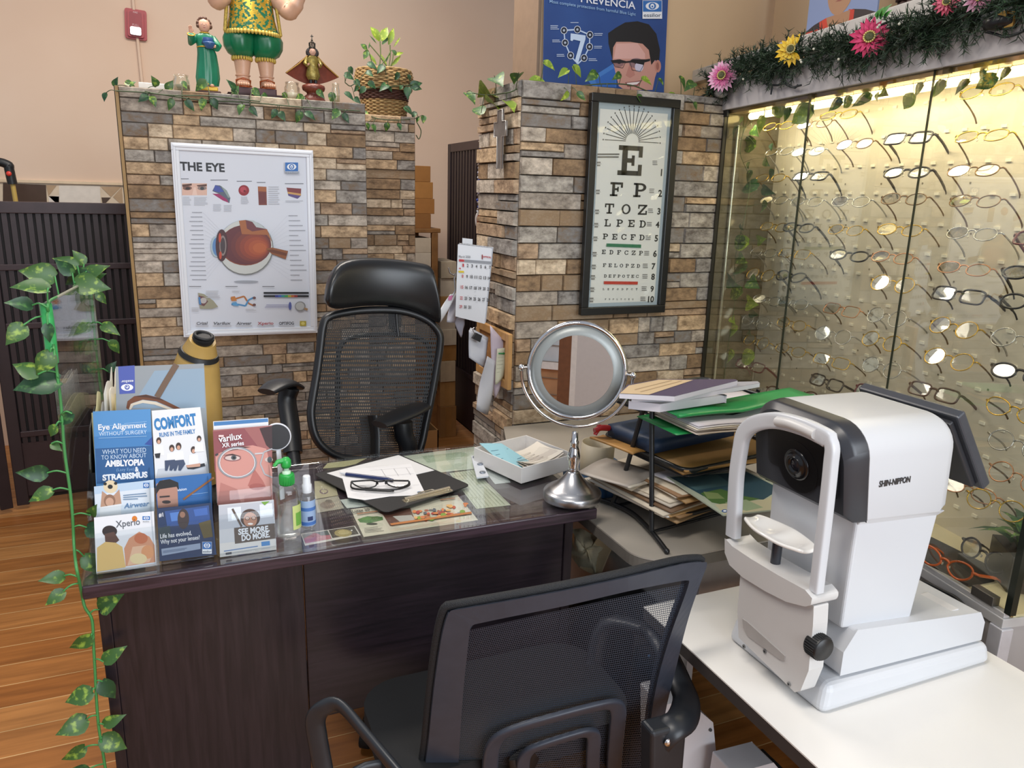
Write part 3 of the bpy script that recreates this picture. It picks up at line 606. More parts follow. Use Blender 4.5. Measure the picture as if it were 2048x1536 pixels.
for x_, y_, n_ in ((800, 205, 3), (815, 320, 2), (850, 435, 2), (960, 180, 1), (1150, 268, 2), (1148, 370, 2), (1105, 470, 2)):
    a.bars(x_, y_, x_+70, y_+n_*13, n_, P('#b9c6dc'), .2, x_)
a.text('PREVENCIA', 1042, 18, 1478, 76, 62, P('#e6ebf4'), .012).text('Most complete protection from harmful Blue Light', 792, 24, 1480, 128, 26, P('#8fb4dc'), .01)
logo(a, 1535, 5, 1692, 152)
a.build('print', bp)

# ---------------------------------------------------------------- leaves and garlands
def leafmat(a, b, name):
    m = bpy.data.materials.new(name); m.use_nodes = True; nt = m.node_tree; L = nt.links.new; bs = nt.nodes['Principled BSDF']
    n = nt.nodes.new('ShaderNodeTexNoise'); n.inputs['Scale'].default_value = 80; n.inputs['Detail'].default_value = 3; tc = nt.nodes.new('ShaderNodeTexCoord'); L(tc.outputs['Object'], n.inputs['Vector'])
    r = nt.nodes.new('ShaderNodeValToRGB'); e = r.color_ramp.elements; e[0].position = .54; e[1].position = .68; e[0].color = lin(a); e[1].color = lin(b)
    L(n.outputs['Fac'], r.inputs['Fac']); L(r.outputs['Color'], bs.inputs['Base Color']); bs.inputs['Roughness'].default_value = .42
    return m
LEAF = leafmat('#375c28', '#86a33f', 'ivy_leaf'); LEAFD = leafmat('#21462a', '#44703a', 'dark_leaf'); LEAFY = leafmat('#7a9430', '#b3c24c', 'pale_leaf')
VINE = mt('#4d8a45', .5, 0, .1); VINED = mt('#3b4a2c', .6, 0, .1)
def leaf(mb, b, t, n, mat, wr=.62, cup=.12, heart=True):      # b base, t tip, n leaf normal
    b, t, n = V(b), V(t), V(n); L = (t-b).length
    if L < 1e-5: return
    u = (t-b)/L; n = (n-u*n.dot(u)); n = n.normalized() if n.length > 1e-4 else u.orthogonal().normalized(); s = u.cross(n)
    prof = [(-.06, .16), (.03, .34), (.2, .5), (.4, .47), (.62, .32), (.82, .14)] if heart else [(.03, .1), (.2, .32), (.4, .5), (.6, .46), (.8, .26), (.92, .1)]
    w = L*wr; mid = [b]; lf = []; rg = []; vs = []
    cl = lambda x: b+u*(L*x)-n*(L*cup*(2*x-1)**2*.6)
    mids = [cl(max(x, 0)) for x, _ in prof]+[cl(1)]
    for x, k in prof:
        lf.append(cl(x)+s*(w*k)+n*(w*k*.35)); rg.append(cl(x)-s*(w*k)+n*(w*k*.35))
    k = len(prof); vs = mids+lf+rg; fs = []
    for i in range(k-1):
        fs.append((i, i+1, k+1+i+1, k+1+i)); fs.append((i+1, i, 2*k+1+i, 2*k+1+i+1))
    fs.append((k-1, k, 2*k)); fs.append((k, k-1, 3*k))
    mb.add(vs, fs, mat, True)
def garland(name, label, cat, stems, leaves, place, n, mat=LEAF, smat=VINE, r=.0022, loc=None, wr=.62, pet=.09, seed=1, group=None, pn=None):
    rnd = random.Random(seed); t = thing(name, label, cat, loc or tuple(place(*stems[0][0])), group)
    m = MB(); pts = []
    for st in stems:
        q = catmull([place(*p) for p in st], 5); pts += q; m.tube(q, r, smat, 6)
    mats = mat if isinstance(mat, (list, tuple)) else [mat]; lm = MB()
    for (bx, by, tx, ty) in leaves:
        b = place(bx, by)+V((rnd.uniform(-.01, .01), rnd.uniform(-.012, .004), 0)); e = atp(tx, ty, place(bx, by), pn(bx, by) if pn else Yv)+V((rnd.uniform(-.01, .01), rnd.uniform(-.015, .006), 0))
        nn = V(n)+V((rnd.uniform(-.5, .5), rnd.uniform(-.3, .3), rnd.uniform(-.3, .5)))
        leaf(lm, b, e, nn, rnd.choice(mats), wr*rnd.uniform(.9, 1.15))
        c = min(pts, key=lambda p: (p-b).length)
        if (c-b).length < pet: m.tube(catmull([c, (c+b)/2+V((0, -.004, .006)), b], 3), r*.6, smat, 5)
    m.build('stem', t); lm.build('foliage', t)
    return t
z1 = lambda *q: tuple(x/4 for x in q)
z2 = lambda a, b, c, d: (a/4+450, b/4, c/4+450, d/4)
z3 = lambda a, b, c, d: (a/4+900, b/4, c/4+900, d/4)
pl = lambda x, y: aty(x, y, 3.075) if y > 168+.078*(x-232)+6 else aty(x, y, 3.14)
L1 = [z1(*q) for q in ((930, 690, 930, 615), (870, 745, 835, 815), (1060, 690, 1115, 650), (1000, 655, 1060, 690), (1260, 690, 1190, 605), (1310, 715, 1365, 640), (1460, 650, 1520, 725), (1640, 650, 1575, 730), (1860, 720, 1815, 635), (1875, 750, 1918, 680), (1165, 760, 1090, 815), (1215, 770, 1228, 860), (1400, 795, 1365, 890), (1465, 805, 1540, 892), (1650, 795, 1605, 890), (1715, 795, 1750, 880), (1945, 835, 1920, 925))]
L1 += [z2(*q) for q in ((235, 710, 272, 785), (305, 750, 362, 795), (468, 745, 522, 808), (612, 765, 545, 818), (740, 720, 802, 792), (870, 745, 828, 828), (968, 738, 1025, 808), (215, 860, 272, 935), (395, 878, 350, 950), (440, 895, 497, 975), (615, 895, 580, 988), (660, 898, 718, 965), (885, 880, 866, 962), (945, 908, 992, 988))]
garland('ivy_garland', 'artificial ivy garland along the top edge of the left stone pillar', 'garland', [[(233, 182), (300, 186), (400, 200), (500, 205), (600, 214), (720, 222)], [(262, 176), (330, 190), (420, 192), (520, 203)]], L1, pl, (0, -1, .3), [LEAFD, LEAF], VINED, loc=(.2, 3.08, PT), wr=.66)
pl2 = lambda x, y: aty(x, y, 3.47) if y > 236 else aty(x, y, 3.55)
garland('ivy_garland', 'short ivy strand on the narrow inner stone pillar below the basket', 'garland', [[(730, 228), (760, 238), (800, 240), (836, 236)], [(834, 245), (842, 262), (838, 278), (832, 270)]],
        [z2(*q) for q in ((1450, 855, 1492, 925), (1540, 895, 1500, 955), (1560, 940, 1545, 985), (1590, 925, 1568, 990), (1105, 900, 1142, 935), (1118, 985, 1130, 1045), (1180, 995, 1218, 1065), (1290, 985, 1300, 1055), (1368, 985, 1408, 1048))], pl2, (0, -1, .3), [LEAFD, LEAF], VINED, loc=(.85, 3.5, PT), wr=.66)
pr = lambda x, y: (aty(x, y, 2.365) if y > 172+.08*(x-1041) else aty(x, y, 2.44)) if x > 1040 else atx(x, y, 1.02)
garland('ivy_garland', 'ivy garland along the top of the right stone pillar over the eye chart', 'garland', [[(945, 186), (975, 190), (1020, 184), (1045, 172), (1080, 168)], [(1045, 172), (1120, 176), (1200, 168), (1260, 170), (1300, 184), (1350, 196), (1410, 198)]],
        [z3(*q) for q in ((150, 735, 185, 832), (270, 905, 212, 848), (365, 608, 442, 685), (550, 578, 485, 668), (350, 735, 205, 762), (300, 802, 372, 868), (455, 798, 525, 888), (640, 650, 782, 684), (640, 690, 640, 762), (755, 490, 828, 562), (925, 552, 858, 618), (1005, 528, 1072, 622), (1155, 578, 1098, 655), (935, 738, 898, 812), (1000, 738, 1066, 808), (1376, 590, 1298, 645), (1535, 625, 1595, 682), (1640, 628, 1698, 695), (1225, 715, 1152, 772), (1240, 728, 1312, 792), (1420, 755, 1452, 815), (1490, 765, 1542, 842), (1840, 608, 1872, 722), (1945, 652, 1878, 732), (1740, 775, 1855, 802), (1930, 825, 1995, 885))], pr, (0, -1, .3), [LEAF, LEAF, LEAFY], VINED, loc=(1.3, 2.4, CT), wr=.62, pn=lambda x, y: Yv if x > 1040 else X)

# ---------------------------------------------------------------- glass jars and white box on the left pillar
JG = glassy('jar_glass', (.97, .98, .96, 1), .45, .03, .01)
def jar(px, py, yy, r, h, wax, label):
    p = aty(px, py, yy); z0 = PT
    t = thing('candle_jar', label, 'jar', (p.x, yy, z0), 'glass jars on the left pillar')
    m = MB(); m.lathe([(r*.8, .0), (r, .006), (r, h*.72), (r*.84, h*.82), (r*.9, h), (r*.86, h), (r*.8, h*.83), (r*.93, h*.7), (r*.93, .008), (0, .006)], JG, 24, c=(p.x, yy, z0)); m.build('glass', t)
    m = MB(); m.lathe([(0, .008), (r*.9, .009), (r*.9, h*.45), (0, h*.45)], mt(wax, .5), 20, c=(p.x, yy, z0)); m.build('wax', t)
jar(364, 182, 3.2, .030, .062, '#8f8b78', 'small glass jar left of the little green robed statue')
jar(585, 200, 3.22, .030, .07, '#d9cdb8', 'glass jar with cream wax between the sandalled doll and caped statue')
jar(672, 205, 3.26, .016, .085, '#b9a98a', 'slim glass jar standing right of the red caped statue')
wb = MB(); a_, b_ = aty(278, 170, 3.3), aty(332, 178, 3.3); wb.box2((a_.x, 3.25, PT), (b_.x, 3.37, PT+.033), mt('#e4e3de', .5)); tag(wb.build('box', None, .002), 'low white box behind ivy at the left end of the pillar top', 'box')

# ---------------------------------------------------------------- small robed statue
SKIN = mt('#d9a68c', .45, 0, .05); SKIN2 = mt('#d3a88c', .4, 0, .05); GRN = mt('#1d7a5a', .3, 0, .1, 40); GOLD = mt('#c9a13b', .35, .5, .1); HAIRB = mt('#5b3a28', .5)
def figure_at(px, py, yy): p = aty(px, py, yy); return V((p.x, yy, PT))
def place(o, name, par, mat, rings, sub=1, n=16):     # loft of elliptical rings (dx,dy,z,rx,ry)
    m = MB(); m.loft([[o+V((r[0]+r[3]*math.cos(2*math.pi*k/n), r[1]+r[4]*math.sin(2*math.pi*k/n), r[2])) for k in range(n)] for r in rings], mat); return m.build(name, par, sub=0)
def face(m, c, r, eye='#2a2020', lip='#a85a55'):       # features on a head facing the camera side
    m.ball(c+V((0, -r*.98, -.02*r)), (r*.11, r*.16, r*.17), SKIN, 8, 6)
    for s in (-1, 1):
        m.ball(c+V((s*r*.36, -r*.86, r*.1)), (r*.13, r*.07, r*.08), mt('#e8e4de', .3, 0, 0), 8, 6); m.ball(c+V((s*r*.36, -r*.91, r*.1)), (r*.06, r*.04, r*.06), mt(eye, .3, 0, 0), 8, 6)
        m.tube([c+V((s*r*.2, -r*.88, r*.27)), c+V((s*r*.38, -r*.85, r*.31)), c+V((s*r*.55, -r*.76, r*.26))], r*.025, mt('#5b4030', .6, 0, 0), 5)
        m.ball(c+V((s*r*.97, 0, 0)), (r*.1, r*.16, r*.22), SKIN, 8, 6)
    m.tube([c+V((-r*.2, -r*.86, -r*.42)), c+V((0, -r*.92, -r*.45)), c+V((r*.2, -r*.86, -r*.42))], r*.055, mt(lip, .4, 0, 0), 6)
def hand(m, w, d, side, L, mat):      # palm + five fingers; w wrist, d direction, side toward the thumb
    d, side = V(d).normalized(), V(side).normalized(); up = d.cross(side)
    m.tube([w, w+d*L*.25, w+d*L*.5], [(L*.13, L*.2), (L*.15, L*.26), (L*.12, L*.24)], mat, 10, flat=up)
    for i, (o, q) in enumerate(((-.18, .38), (-.06, .46), (.06, .5), (.18, .44))):
        b = w+d*L*.48+side*(o*L); m.tube([b, b+d*L*q*.5+up*L*.02, b+d*L*q-up*L*.06], [L*.065, L*.06, L*.045], mat, 7)
    b = w+d*L*.15+side*L*.18; m.tube([b, b+(d*.5+side*.6)*L*.25, b+(d*.9+side*.5)*L*.38], [L*.08, L*.07, L*.05], mat, 7)
o = figure_at(417, 190, 3.2)
st = thing('statue', 'small statue of a child in a green robe holding a blue bowl', 'statue', tuple(o), None)
HT = .262
m = MB(); m.box((o.x, o.y, o.z+.006), (.085, .075, .012), mt('#4a2a20', .5)); m.box((o.x, o.y-.004, o.z+.019), (.066, .056, .014), mt('#c9a227', .4, .2)); m.build('base', st, .003)
rob = [(0, 0, .032, .036, .03), (.002, 0, .06, .04, .033), (.004, 0, .1, .036, .03), (.004, 0, .14, .031, .026), (.0, 0, .165, .028, .023), (0, 0, .19, .034, .026), (0, 0, .205, .03, .022), (0, 0, .213, .012, .012)]
m = MB(); n = 40
m.loft([[o+V((r[0]+(r[3]+(.0022 if j < 4 else .0008)*math.cos(10*2*math.pi*k/n))*math.cos(2*math.pi*k/n), r[1]+(r[4]+(.0022 if j < 4 else .0008)*math.cos(10*2*math.pi*k/n))*math.sin(2*math.pi*k/n), r[2])) for k in range(n)] for j, r in enumerate(rob)], GRN)
m.tube([o+V((.026, 0, .197)), o+V((.044, -.012, .17)), o+V((.036, -.03, .162))], [.013, .013, .014], GRN, 10)
m.tube([o+V((-.026, 0, .197)), o+V((-.048, -.004, .178)), o+V((-.046, -.022, .2))], [.013, .014, .013], GRN, 10); m.build('robe', st)
m = MB(); m.torus(o+V((0, 0, .163)), .0285, .0022, GOLD, n=24, k=6); m.torus(o+V((0, -.001, .212)), .0145, .003, GOLD, n=20, k=6); m.torus(o+V((-.046, -.022, .201)), .0125, .0022, GOLD, (0, -.6, 1), 18, 6)
m.tube([o+V((.03*math.cos(a)+.0, .027*math.sin(a), .036)) for a in [math.pi*2*i/24 for i in range(24)]], .003, GOLD, 6, True); m.build('gold_trim', st)
m = MB(); hc = o+V((0, -.002, .237)); m.lathe([(.0, .208), (.011, .209), (.01, .222)], SKIN, 12, c=o); m.ball(hc, (.021, .021, .025), SKIN, 18, 12); face(m, hc, .021)
m.build('head', st)
m = MB(); hand(m, o+V((-.046, -.024, .205)), (-.1, -.3, 1), (1, 0, 0), .026, SKIN); m.build('hand', st); m = MB(); hand(m, o+V((.034, -.034, .165)), (-1, -.3, .1), (0, 0, 1), .026, SKIN); m.build('hand', st)
for s in (-1, 1): m = MB(); m.ball(o+V((s*.013, -.02, .031)), (.009, .017, .007), SKIN, 10, 6); m.build('foot', st)
m = MB()
for i in range(40):
    a = random.uniform(0, 2*math.pi); e = random.uniform(-.2, 1.2)
    d = V((math.cos(a)*math.cos(e), math.sin(a)*math.cos(e), math.sin(e)))
    if d.y < -.35 and d.z < .75: continue
    m.ball(hc+V((d.x*.021, d.y*.021+.002, d.z*.025)), .0075, HAIRB, 8, 6)
m.build('hair', st)
m = MB(); m.lathe([(0, .14), (.012, .142), (.021, .16), (.02, .163), (.0, .15)], mt('#345a8c', .3), 20, c=o+V((.012, -.036, .014))); m.lathe([(.016, .178), (.024, .172), (.02, .195)], mt('#3c5f95', .4), 20, c=o+V((.008, -.012, 0))); m.build('bowl', st)

# ---------------------------------------------------------------- large dressed statue
o = figure_at(512, 196, 3.27)
st = thing('statue', 'large statue dressed in green satin shorts and gold sequinned tunic', 'statue', tuple(o))
m = MB(); m.prism(rrect(-.105, -.06, .1, .07, .006), .018, mt('#33181a', .6), Matrix.Translation(o)); m.prism(rrect(-.078, -.045, .074, .055, .005), .022, mt('#4a2226', .5), Matrix.Translation(o), .018); m.build('base', st, .003)
z0 = .04; m = MB()
for s, sx in ((-1, -.043), (1, .045)):
    m.tube([o+V((sx, .01, z0+.012)), o+V((sx, .012, z0+.05)), o+V((sx*.98, .012, z0+.09)), o+V((sx*.95, .01, z0+.13))], [.025, .024, .03, .034], SKIN2, 16)
    m.tube([o+V((sx, .02, z0+.016)), o+V((sx*1.05, -.015, z0+.016)), o+V((sx*1.08, -.045, z0+.012))], [(.017, .022), (.016, .024), (.011, .022)], SKIN2, 12, flat=Zv)
    for i in range(5): m.ball(o+V((sx*1.08+(i-2)*.0085, -.057-.004*(2-abs(i-2)), z0+.01)), (.0052, .009, .006), SKIN2, 8, 6)
    m.torus(o+V((sx, .012, z0+.048)), .0255, .003, SKIN2, n=24, k=6); m.build('leg', st); m = MB()
# arms reaching out to both sides
sh = z0+.355
m.tube(catmull([o+V((.075, 0, sh)), o+V((.115, -.012, sh-.05)), o+V((.135, -.03, sh-.07)), o+V((.157, -.05, sh-.05)), o+V((.172, -.06, sh-.02))], 4), [.034]*5+[.031]*5+[.027]*4+[.022]*3, SKIN2, 14); m.build('arm', st); m = MB()
m.tube(catmull([o+V((-.075, 0, sh)), o+V((-.105, -.012, sh-.045)), o+V((-.122, -.03, sh-.06)), o+V((-.142, -.05, sh-.02)), o+V((-.155, -.055, sh+.02))], 4), [.034]*5+[.031]*5+[.027]*4+[.022]*3, SKIN2, 14)
m.build('arm', st); m = MB()
hand(m, o+V((.170, -.06, sh-.022)), (.75, -.3, .6), (-.6, 0, .7), .058, SKIN2); m.build('hand', st); m = MB(); hand(m, o+V((-.155, -.055, sh+.018)), (-.4, -.4, .9), (.8, 0, .4), .058, SKIN2)
m.build('hand', st); m = MB(); hc = o+V((0, -.005, sh+.13)); m.tube([o+V((0, 0, sh)), o+V((0, 0, sh+.07))], .028, SKIN2, 14); m.ball(hc, (.06, .062, .07), SKIN2, 24, 16); face(m, hc, .06); m.build('head', st)
m = MB()
for i in range(90):
    a = random.uniform(0, 2*math.pi); e = random.uniform(-.4, 1.4); d = V((math.cos(a)*math.cos(e), math.sin(a)*math.cos(e), math.sin(e)))
    if d.y < -.3 and d.z < .72: continue
    m.ball(hc+V((d.x*.06, d.y*.062+.004, d.z*.07)), .016, HAIRB, 8, 6)
m.build('hair', st)
SAT = mt('#0f6b45', .28, 0, .1, 30); m = MB()
for s in (-1, 1):
    n = 28; rg = []
    for z, r, cx in ((.115, .034, .043), (.125, .047, .046), (.15, .057, .05), (.18, .059, .05), (.21, .052, .042), (.23, .045, .034)):
        rg.append([o+V((s*cx+(r+.0025*math.cos(9*2*math.pi*k/n))*math.cos(2*math.pi*k/n), .008+(r*.92+.0025*math.cos(9*2*math.pi*k/n))*math.sin(2*math.pi*k/n), z0+z)) for k in range(n)])
    m.loft(rg, SAT)
m.build('shorts', st)
def seq_mat():
    m = bpy.data.materials.new('sequin_cloth'); m.use_nodes = True; nt = m.node_tree; L = nt.links.new; b = nt.nodes['Principled BSDF']
    vo = nt.nodes.new('ShaderNodeTexVoronoi'); vo.inputs['Scale'].default_value = 150; tc = nt.nodes.new('ShaderNodeTexCoord'); L(tc.outputs['Object'], vo.inputs['Vector'])
    no = nt.nodes.new('ShaderNodeTexNoise'); no.inputs['Scale'].default_value = 85; no.inputs['Detail'].default_value = 2; L(tc.outputs['Object'], no.inputs['Vector'])
    r = nt.nodes.new('ShaderNodeValToRGB'); r.color_ramp.elements[0].position = .46; r.color_ramp.elements[1].position = .5; r.color_ramp.elements[0].color = lin('#15684a'); r.color_ramp.elements[1].color = lin('#d9b446')
    L(no.outputs['Fac'], r.inputs['Fac']); L(r.outputs['Color'], b.inputs['Base Color'])
    mp = nt.nodes.new('ShaderNodeValToRGB'); mp.color_ramp.elements[0].position = .46; mp.color_ramp.elements[1].position = .5; mp.color_ramp.elements[0].color = (0, 0, 0, 1); mp.color_ramp.elements[1].color = (.8, .8, .8, 1); L(no.outputs['Fac'], mp.inputs['Fac']); L(mp.outputs['Color'], b.inputs['Metallic'])
    b.inputs['Roughness'].default_value = .28
    bu = nt.nodes.new('ShaderNodeBump'); bu.inputs['Strength'].default_value = .9; bu.inputs['Distance'].default_value = .01; L(vo.outputs['Color'], bu.inputs['Height']); L(bu.outputs['Normal'], b.inputs['Normal'])
    return m
place(o, 'tunic', st, seq_mat(), [(0, 0, z0+.198, .096, .066), (0, 0, z0+.21, .094, .064), (0, 0, z0+.25, .084, .056), (0, 0, z0+.3, .078, .052), (0, 0, z0+.34, .08, .05), (0, 0, z0+.37, .06, .042), (0, 0, z0+.385, .03, .03)], n=32)
LACE = mt('#cdb155', .5, .3, .25, 120, .4); m = MB()
for k in range(46):
    a = 2*math.pi*k/46; m.ball(o+V((.097*math.cos(a), .067*math.sin(a), z0+.196)), (.007, .006, .009), LACE, 6, 5)
m.build('hem_lace', st)
for s, cx in ((-1, .043), (1, .043)):
    m = MB()
    for k in range(22): a = 2*math.pi*k/22; m.ball(o+V((s*cx+.035*math.cos(a), .009+.033*math.sin(a), z0+.108)), (.005, .005, .009), LACE, 6, 5)
    m.build('cuff_lace', st)
for s in (-1, 1):
    m = MB()
    for k in range(34): z = z0+.2+.17*k/33; m.ball(o+V((s*(.1-.02*k/33), -.018, z)), (.007, .009, .006), LACE, 6, 5)
    m.build('side_lace', st)
m = MB()
for s, sx in ((-1, -.043), (1, .045)):
    m.prism([(sx*1.04+x*.026, .0-y*.048-.012) for x, y in circ(20, 1)], .005, mt('#a8562c', .4), Matrix.Translation(o), z0)
    m.tube([o+V((sx-.026, -.02, z0+.005)), o+V((sx*1.05, -.03, z0+.034)), o+V((sx+.028, -.02, z0+.005))], .003, mt('#a8562c', .4), 6)
    m.tube([o+V((sx-.024, .02, z0+.006)), o+V((sx-.026, .0, z0+.03)), o+V((sx, -.018, z0+.036)), o+V((sx+.026, .0, z0+.03)), o+V((sx+.024, .02, z0+.006))], .003, mt('#a8562c', .4), 6)
m.build('sandals', st)

# ---------------------------------------------------------------- caped statue on a turned pedestal
o = figure_at(628, 205, 3.22); st = thing('statue', 'small crowned statue with wide red cape on a fluted red pedestal', 'statue', tuple(o))
RW = mt('#6d3426', .4, 0, .12); m = MB(); n = 40
rg = []
for r, z in ((.043, 0), (.043, .01), (.036, .022), (.024, .032), (.026, .038), (.04, .046), (.043, .056), (.04, .064), (.024, .07)):
    rg.append([o+V(((r+.0018*math.cos(20*2*math.pi*k/n))*math.cos(2*math.pi*k/n), (r+.0018*math.cos(20*2*math.pi*k/n))*math.sin(2*math.pi*k/n), z)) for k in range(n)])
m.loft(rg, RW); m.build('pedestal', st)
cape = mt('#7d3a28', .6, 0, .15, 60); capein = mt('#5c1d22', .6)
m = MB()
def cp(i, j):
    a = (i-.5)*2; zz = .175-.1*j*(1-.35*(1-abs(a))*0); wd = .018+.085*j; x = a*wd*1.0; z = .175-.07*j-.05*max(0, j-.35)*(1-abs(a)**1.6)
    return o+V((x, .012+.03*(1-abs(a)**2)*j, z))
m.grid(cp, 24, 12, cape)
m.grid(lambda i, j: cp(i, j)+V((0, .004, 0)), 24, 12, capein); m.build('cape', st)
m = MB(); m.tube([o+V((-.1, .012, .105)), o+V((-.05, .005, .142)), o+V((-.015, .0, .176)), o+V((.015, 0, .176)), o+V((.05, .005, .142)), o+V((.1, .012, .105))], .003, mt('#a07a3c', .4, .5), 6); m.build('cape_trim', st)
place(o, 'dress', st, mt('#8a7a3c', .35, .5, .3, 90, .4), [(0, 0, .085, .02, .015), (0, 0, .1, .028, .02), (0, 0, .115, .025, .018), (0, 0, .135, .02, .015), (0, 0, .16, .024, .016), (0, 0, .172, .014, .012)])
m = MB(); SKD = mt('#c99f8a', .5)
for s in (-1, 1):
    m.tube([o+V((s*.009, 0, .07)), o+V((s*.009, 0, .09))], .006, mt('#1c1a1c', .4), 8); m.tube([o+V((s*.02, 0, .163)), o+V((s*.03, -.006, .142)), o+V((s*.024, -.02, .135))], [.008, .008, .007], mt('#8a7a3c', .4, .5, .2), 8); hand(m, o+V((s*.023, -.02, .135)), (-s*.4, -.6, .3), (0, 0, 1), .014, SKD)
hc = o+V((0, -.004, .186)); m.ball(hc, (.0125, .0125, .015), SKD, 14, 10); face(m, hc, .0125); m.build('figure', st)
m = MB()
for i in range(26):
    a = R(-40+260*i/25); m.ball(hc+V((.015*math.cos(a)*1.15, .006, .012*math.sin(a)-.002)), (.008, .008, .009), mt('#2a2524', .6), 7, 5)
m.build('hair', st)
m = MB(); CR = mt('#4a443c', .35, .7); m.lathe([(.011, .198), (.013, .203), (.01, .206)], CR, 16, c=o)
for i in range(8): a = 2*math.pi*i/8; m.tube([o+V((.011*math.cos(a), .011*math.sin(a), .205)), o+V((.012*math.cos(a), .012*math.sin(a), .218)), o+V((0, 0, .226))], .0017, CR, 5)
m.ball(o+V((0, 0, .229)), .004, CR, 8, 6); m.box(o+V((0, 0, .24)), (.003, .003, .018), CR); m.box(o+V((0, 0, .243)), (.011, .003, .003), CR); m.build('crown', st)

# ---------------------------------------------------------------- basket planter
c = aty(771, 232, 3.66); o = V((c.x, 3.68, PT)); bk = thing('basket_planter', 'two-tone wicker basket planter with a green plant on the inner pillar', 'planter', tuple(o))
W1, W2, W3 = mt('#a58a5c', .7, 0, .25, 70), mt('#8b6c42', .7, 0, .25, 70), mt('#4a2a20', .6, 0, .2, 60)
m = MB(); n = 72; row = 0
def weave(z, r, mat, h=.007, amp=.004, k=18):
    global row
    row += 1; m.tube([o+V(((r+amp*math.cos(k*2*math.pi*i/n+(row % 2)*math.pi))*math.cos(2*math.pi*i/n), (r+amp*math.cos(k*2*math.pi*i/n+(row % 2)*math.pi))*math.sin(2*math.pi*i/n), z)) for i in range(n)], (h*.62, h*.5), mt_, 6, True, False, flat=Zv)
for i in range(10):
    mt_ = (W1, W2)[i % 2]; weave(.006+i*.0075, .096+.008*i/9, mt_)
for i in range(5): mt_ = W3; weave(.083+i*.0075, .106+.004*i/4, W3)
for i in range(12): mt_ = (W1, W2, W1)[i % 3]; weave(.122+i*.0078, .122+.008*math.sin(i/11*3.1), mt_)
m.lathe([(0, .003), (.094, .004), (.104, .1), (.118, .2), (.112, .2), (.1, .1), (.09, .19), (0, .19)], W3, 32, c=o); m.build('basket', bk)
m = MB(); lm = MB(); top = o+V((0, 0, .19)); bq = lambda a, b: aty(a/4+450, b/4, 3.66)
for bx, by, tx, ty, w_ in ((1240, 330, 1165, 210, .5), (1250, 330, 1300, 215, .5), (1310, 360, 1350, 220, .32), (1255, 355, 1320, 275, .3), (1140, 400, 1085, 350, .6), (1145, 395, 1110, 475, .5), (1215, 350, 1155, 280, .12), (1350, 375, 1405, 295, .14), (1335, 400, 1380, 440, .5), (1350, 440, 1430, 420, .3), (1330, 530, 1410, 440, .22), (1215, 520, 1150, 420, .22), (1300, 530, 1240, 420, .14), (1280, 510, 1330, 400, .1), (1150, 390, 1160, 335, .2)):
    leaf(lm, bq(bx, by), bq(tx, ty), (random.uniform(-.3, .3), -1, .2), random.choice([LEAF, LEAF, LEAFY]), w_*1.1, heart=False)
for a_, b_ in (((1235, 540), (1240, 330)), ((1310, 540), (1320, 360)), ((1180, 540), (1143, 400)), ((1300, 540), (1160, 360)), ((1320, 540), (1345, 430)), ((1240, 530), (1330, 400))):
    m.tube(catmull([bq(*a_), (bq(*a_)+bq(*b_))/2+V((.004, 0, 0)), bq(*b_)], 4), .0025, mt('#5a6a3a', .5), 6)
m.build('plant_stems', bk); lm.build('plant_leaves', bk)
garland('ivy_garland', 'dark ivy strand wound around the wicker basket planter', 'garland', [[(690, 165), (700, 172), (712, 168), (730, 178), (760, 174), (800, 172), (830, 170), (838, 178)]],
        [z2(*q) for q in ((1155, 505, 1208, 558), (1290, 525, 1215, 592), (1010, 538, 1038, 602), (955, 592, 1018, 638), (1135, 570, 1168, 615), (1130, 655, 1192, 712), (1060, 690, 1045, 740), (1110, 700, 1085, 752), (1285, 672, 1232, 732), (1310, 690, 1345, 740), (1475, 690, 1575, 660), (1500, 690, 1560, 715), (1400, 585, 1368, 655), (1445, 600, 1470, 650), (1470, 700, 1455, 800), (1430, 690, 1400, 720), (1040, 780, 1095, 832), (1050, 640, 1075, 700))],
        lambda x, y: aty(x, y, 3.55), (0, -1, .2), [LEAFD], VINED, loc=(o.x, 3.54, PT+.15), wr=.66)
# ================================================================ the desk
def grain(name, a, b_, sc=(2, 30, 30), rough=.3):
    m = bpy.data.materials.new(name); m.use_nodes = True; nt = m.node_tree; L = nt.links.new; bs = nt.nodes['Principled BSDF']
    tc = nt.nodes.new('ShaderNodeTexCoord'); mp = nt.nodes.new('ShaderNodeMapping'); mp.inputs['Scale'].default_value = sc; L(tc.outputs['Object'], mp.inputs['Vector'])
    n = nt.nodes.new('ShaderNodeTexNoise'); n.inputs['Scale'].default_value = 3; n.inputs['Detail'].default_value = 6; n.inputs['Distortion'].default_value = .6; L(mp.outputs[0], n.inputs['Vector'])
    r = nt.nodes.new('ShaderNodeValToRGB'); e = r.color_ramp.elements; e[0].position = .35; e[1].position = .68; e[0].color = lin(a); e[1].color = lin(b_)
    L(n.outputs['Fac'], r.inputs['Fac']); L(r.outputs['Color'], bs.inputs['Base Color']); bs.inputs['Roughness'].default_value = rough
    return m
WENGE = grain('wenge', '#1a161b', '#292128'); WENGEV = grain('wenge_vertical', '#1c181d', '#2b2328', (30, 30, 2)); WENGET = grain('wenge_edge', '#2a2027', '#45353f', (2, 40, 40), .28)
DZ = .76
dk = thing('desk', 'dark brown wooden desk with a glass covered top', 'desk', (.34, 1.79, 0))
m = MB(); m.box2((-.224, 1.52, .722), (.9, 2.062, .750), WENGET); m.build('desktop', dk, .003)
m = MB(); m.box2((-.226, 1.518, .7525), (.902, 2.064, .760), glassy('desk_glass', (.982, .992, .984, 1), .36), None); m.build('glass_top', dk, .0015)
m = MB(); m.box2((-.206, 1.56, 0), (-.185, 2.04, .722), WENGEV); m.build('side_panel', dk, .0015)
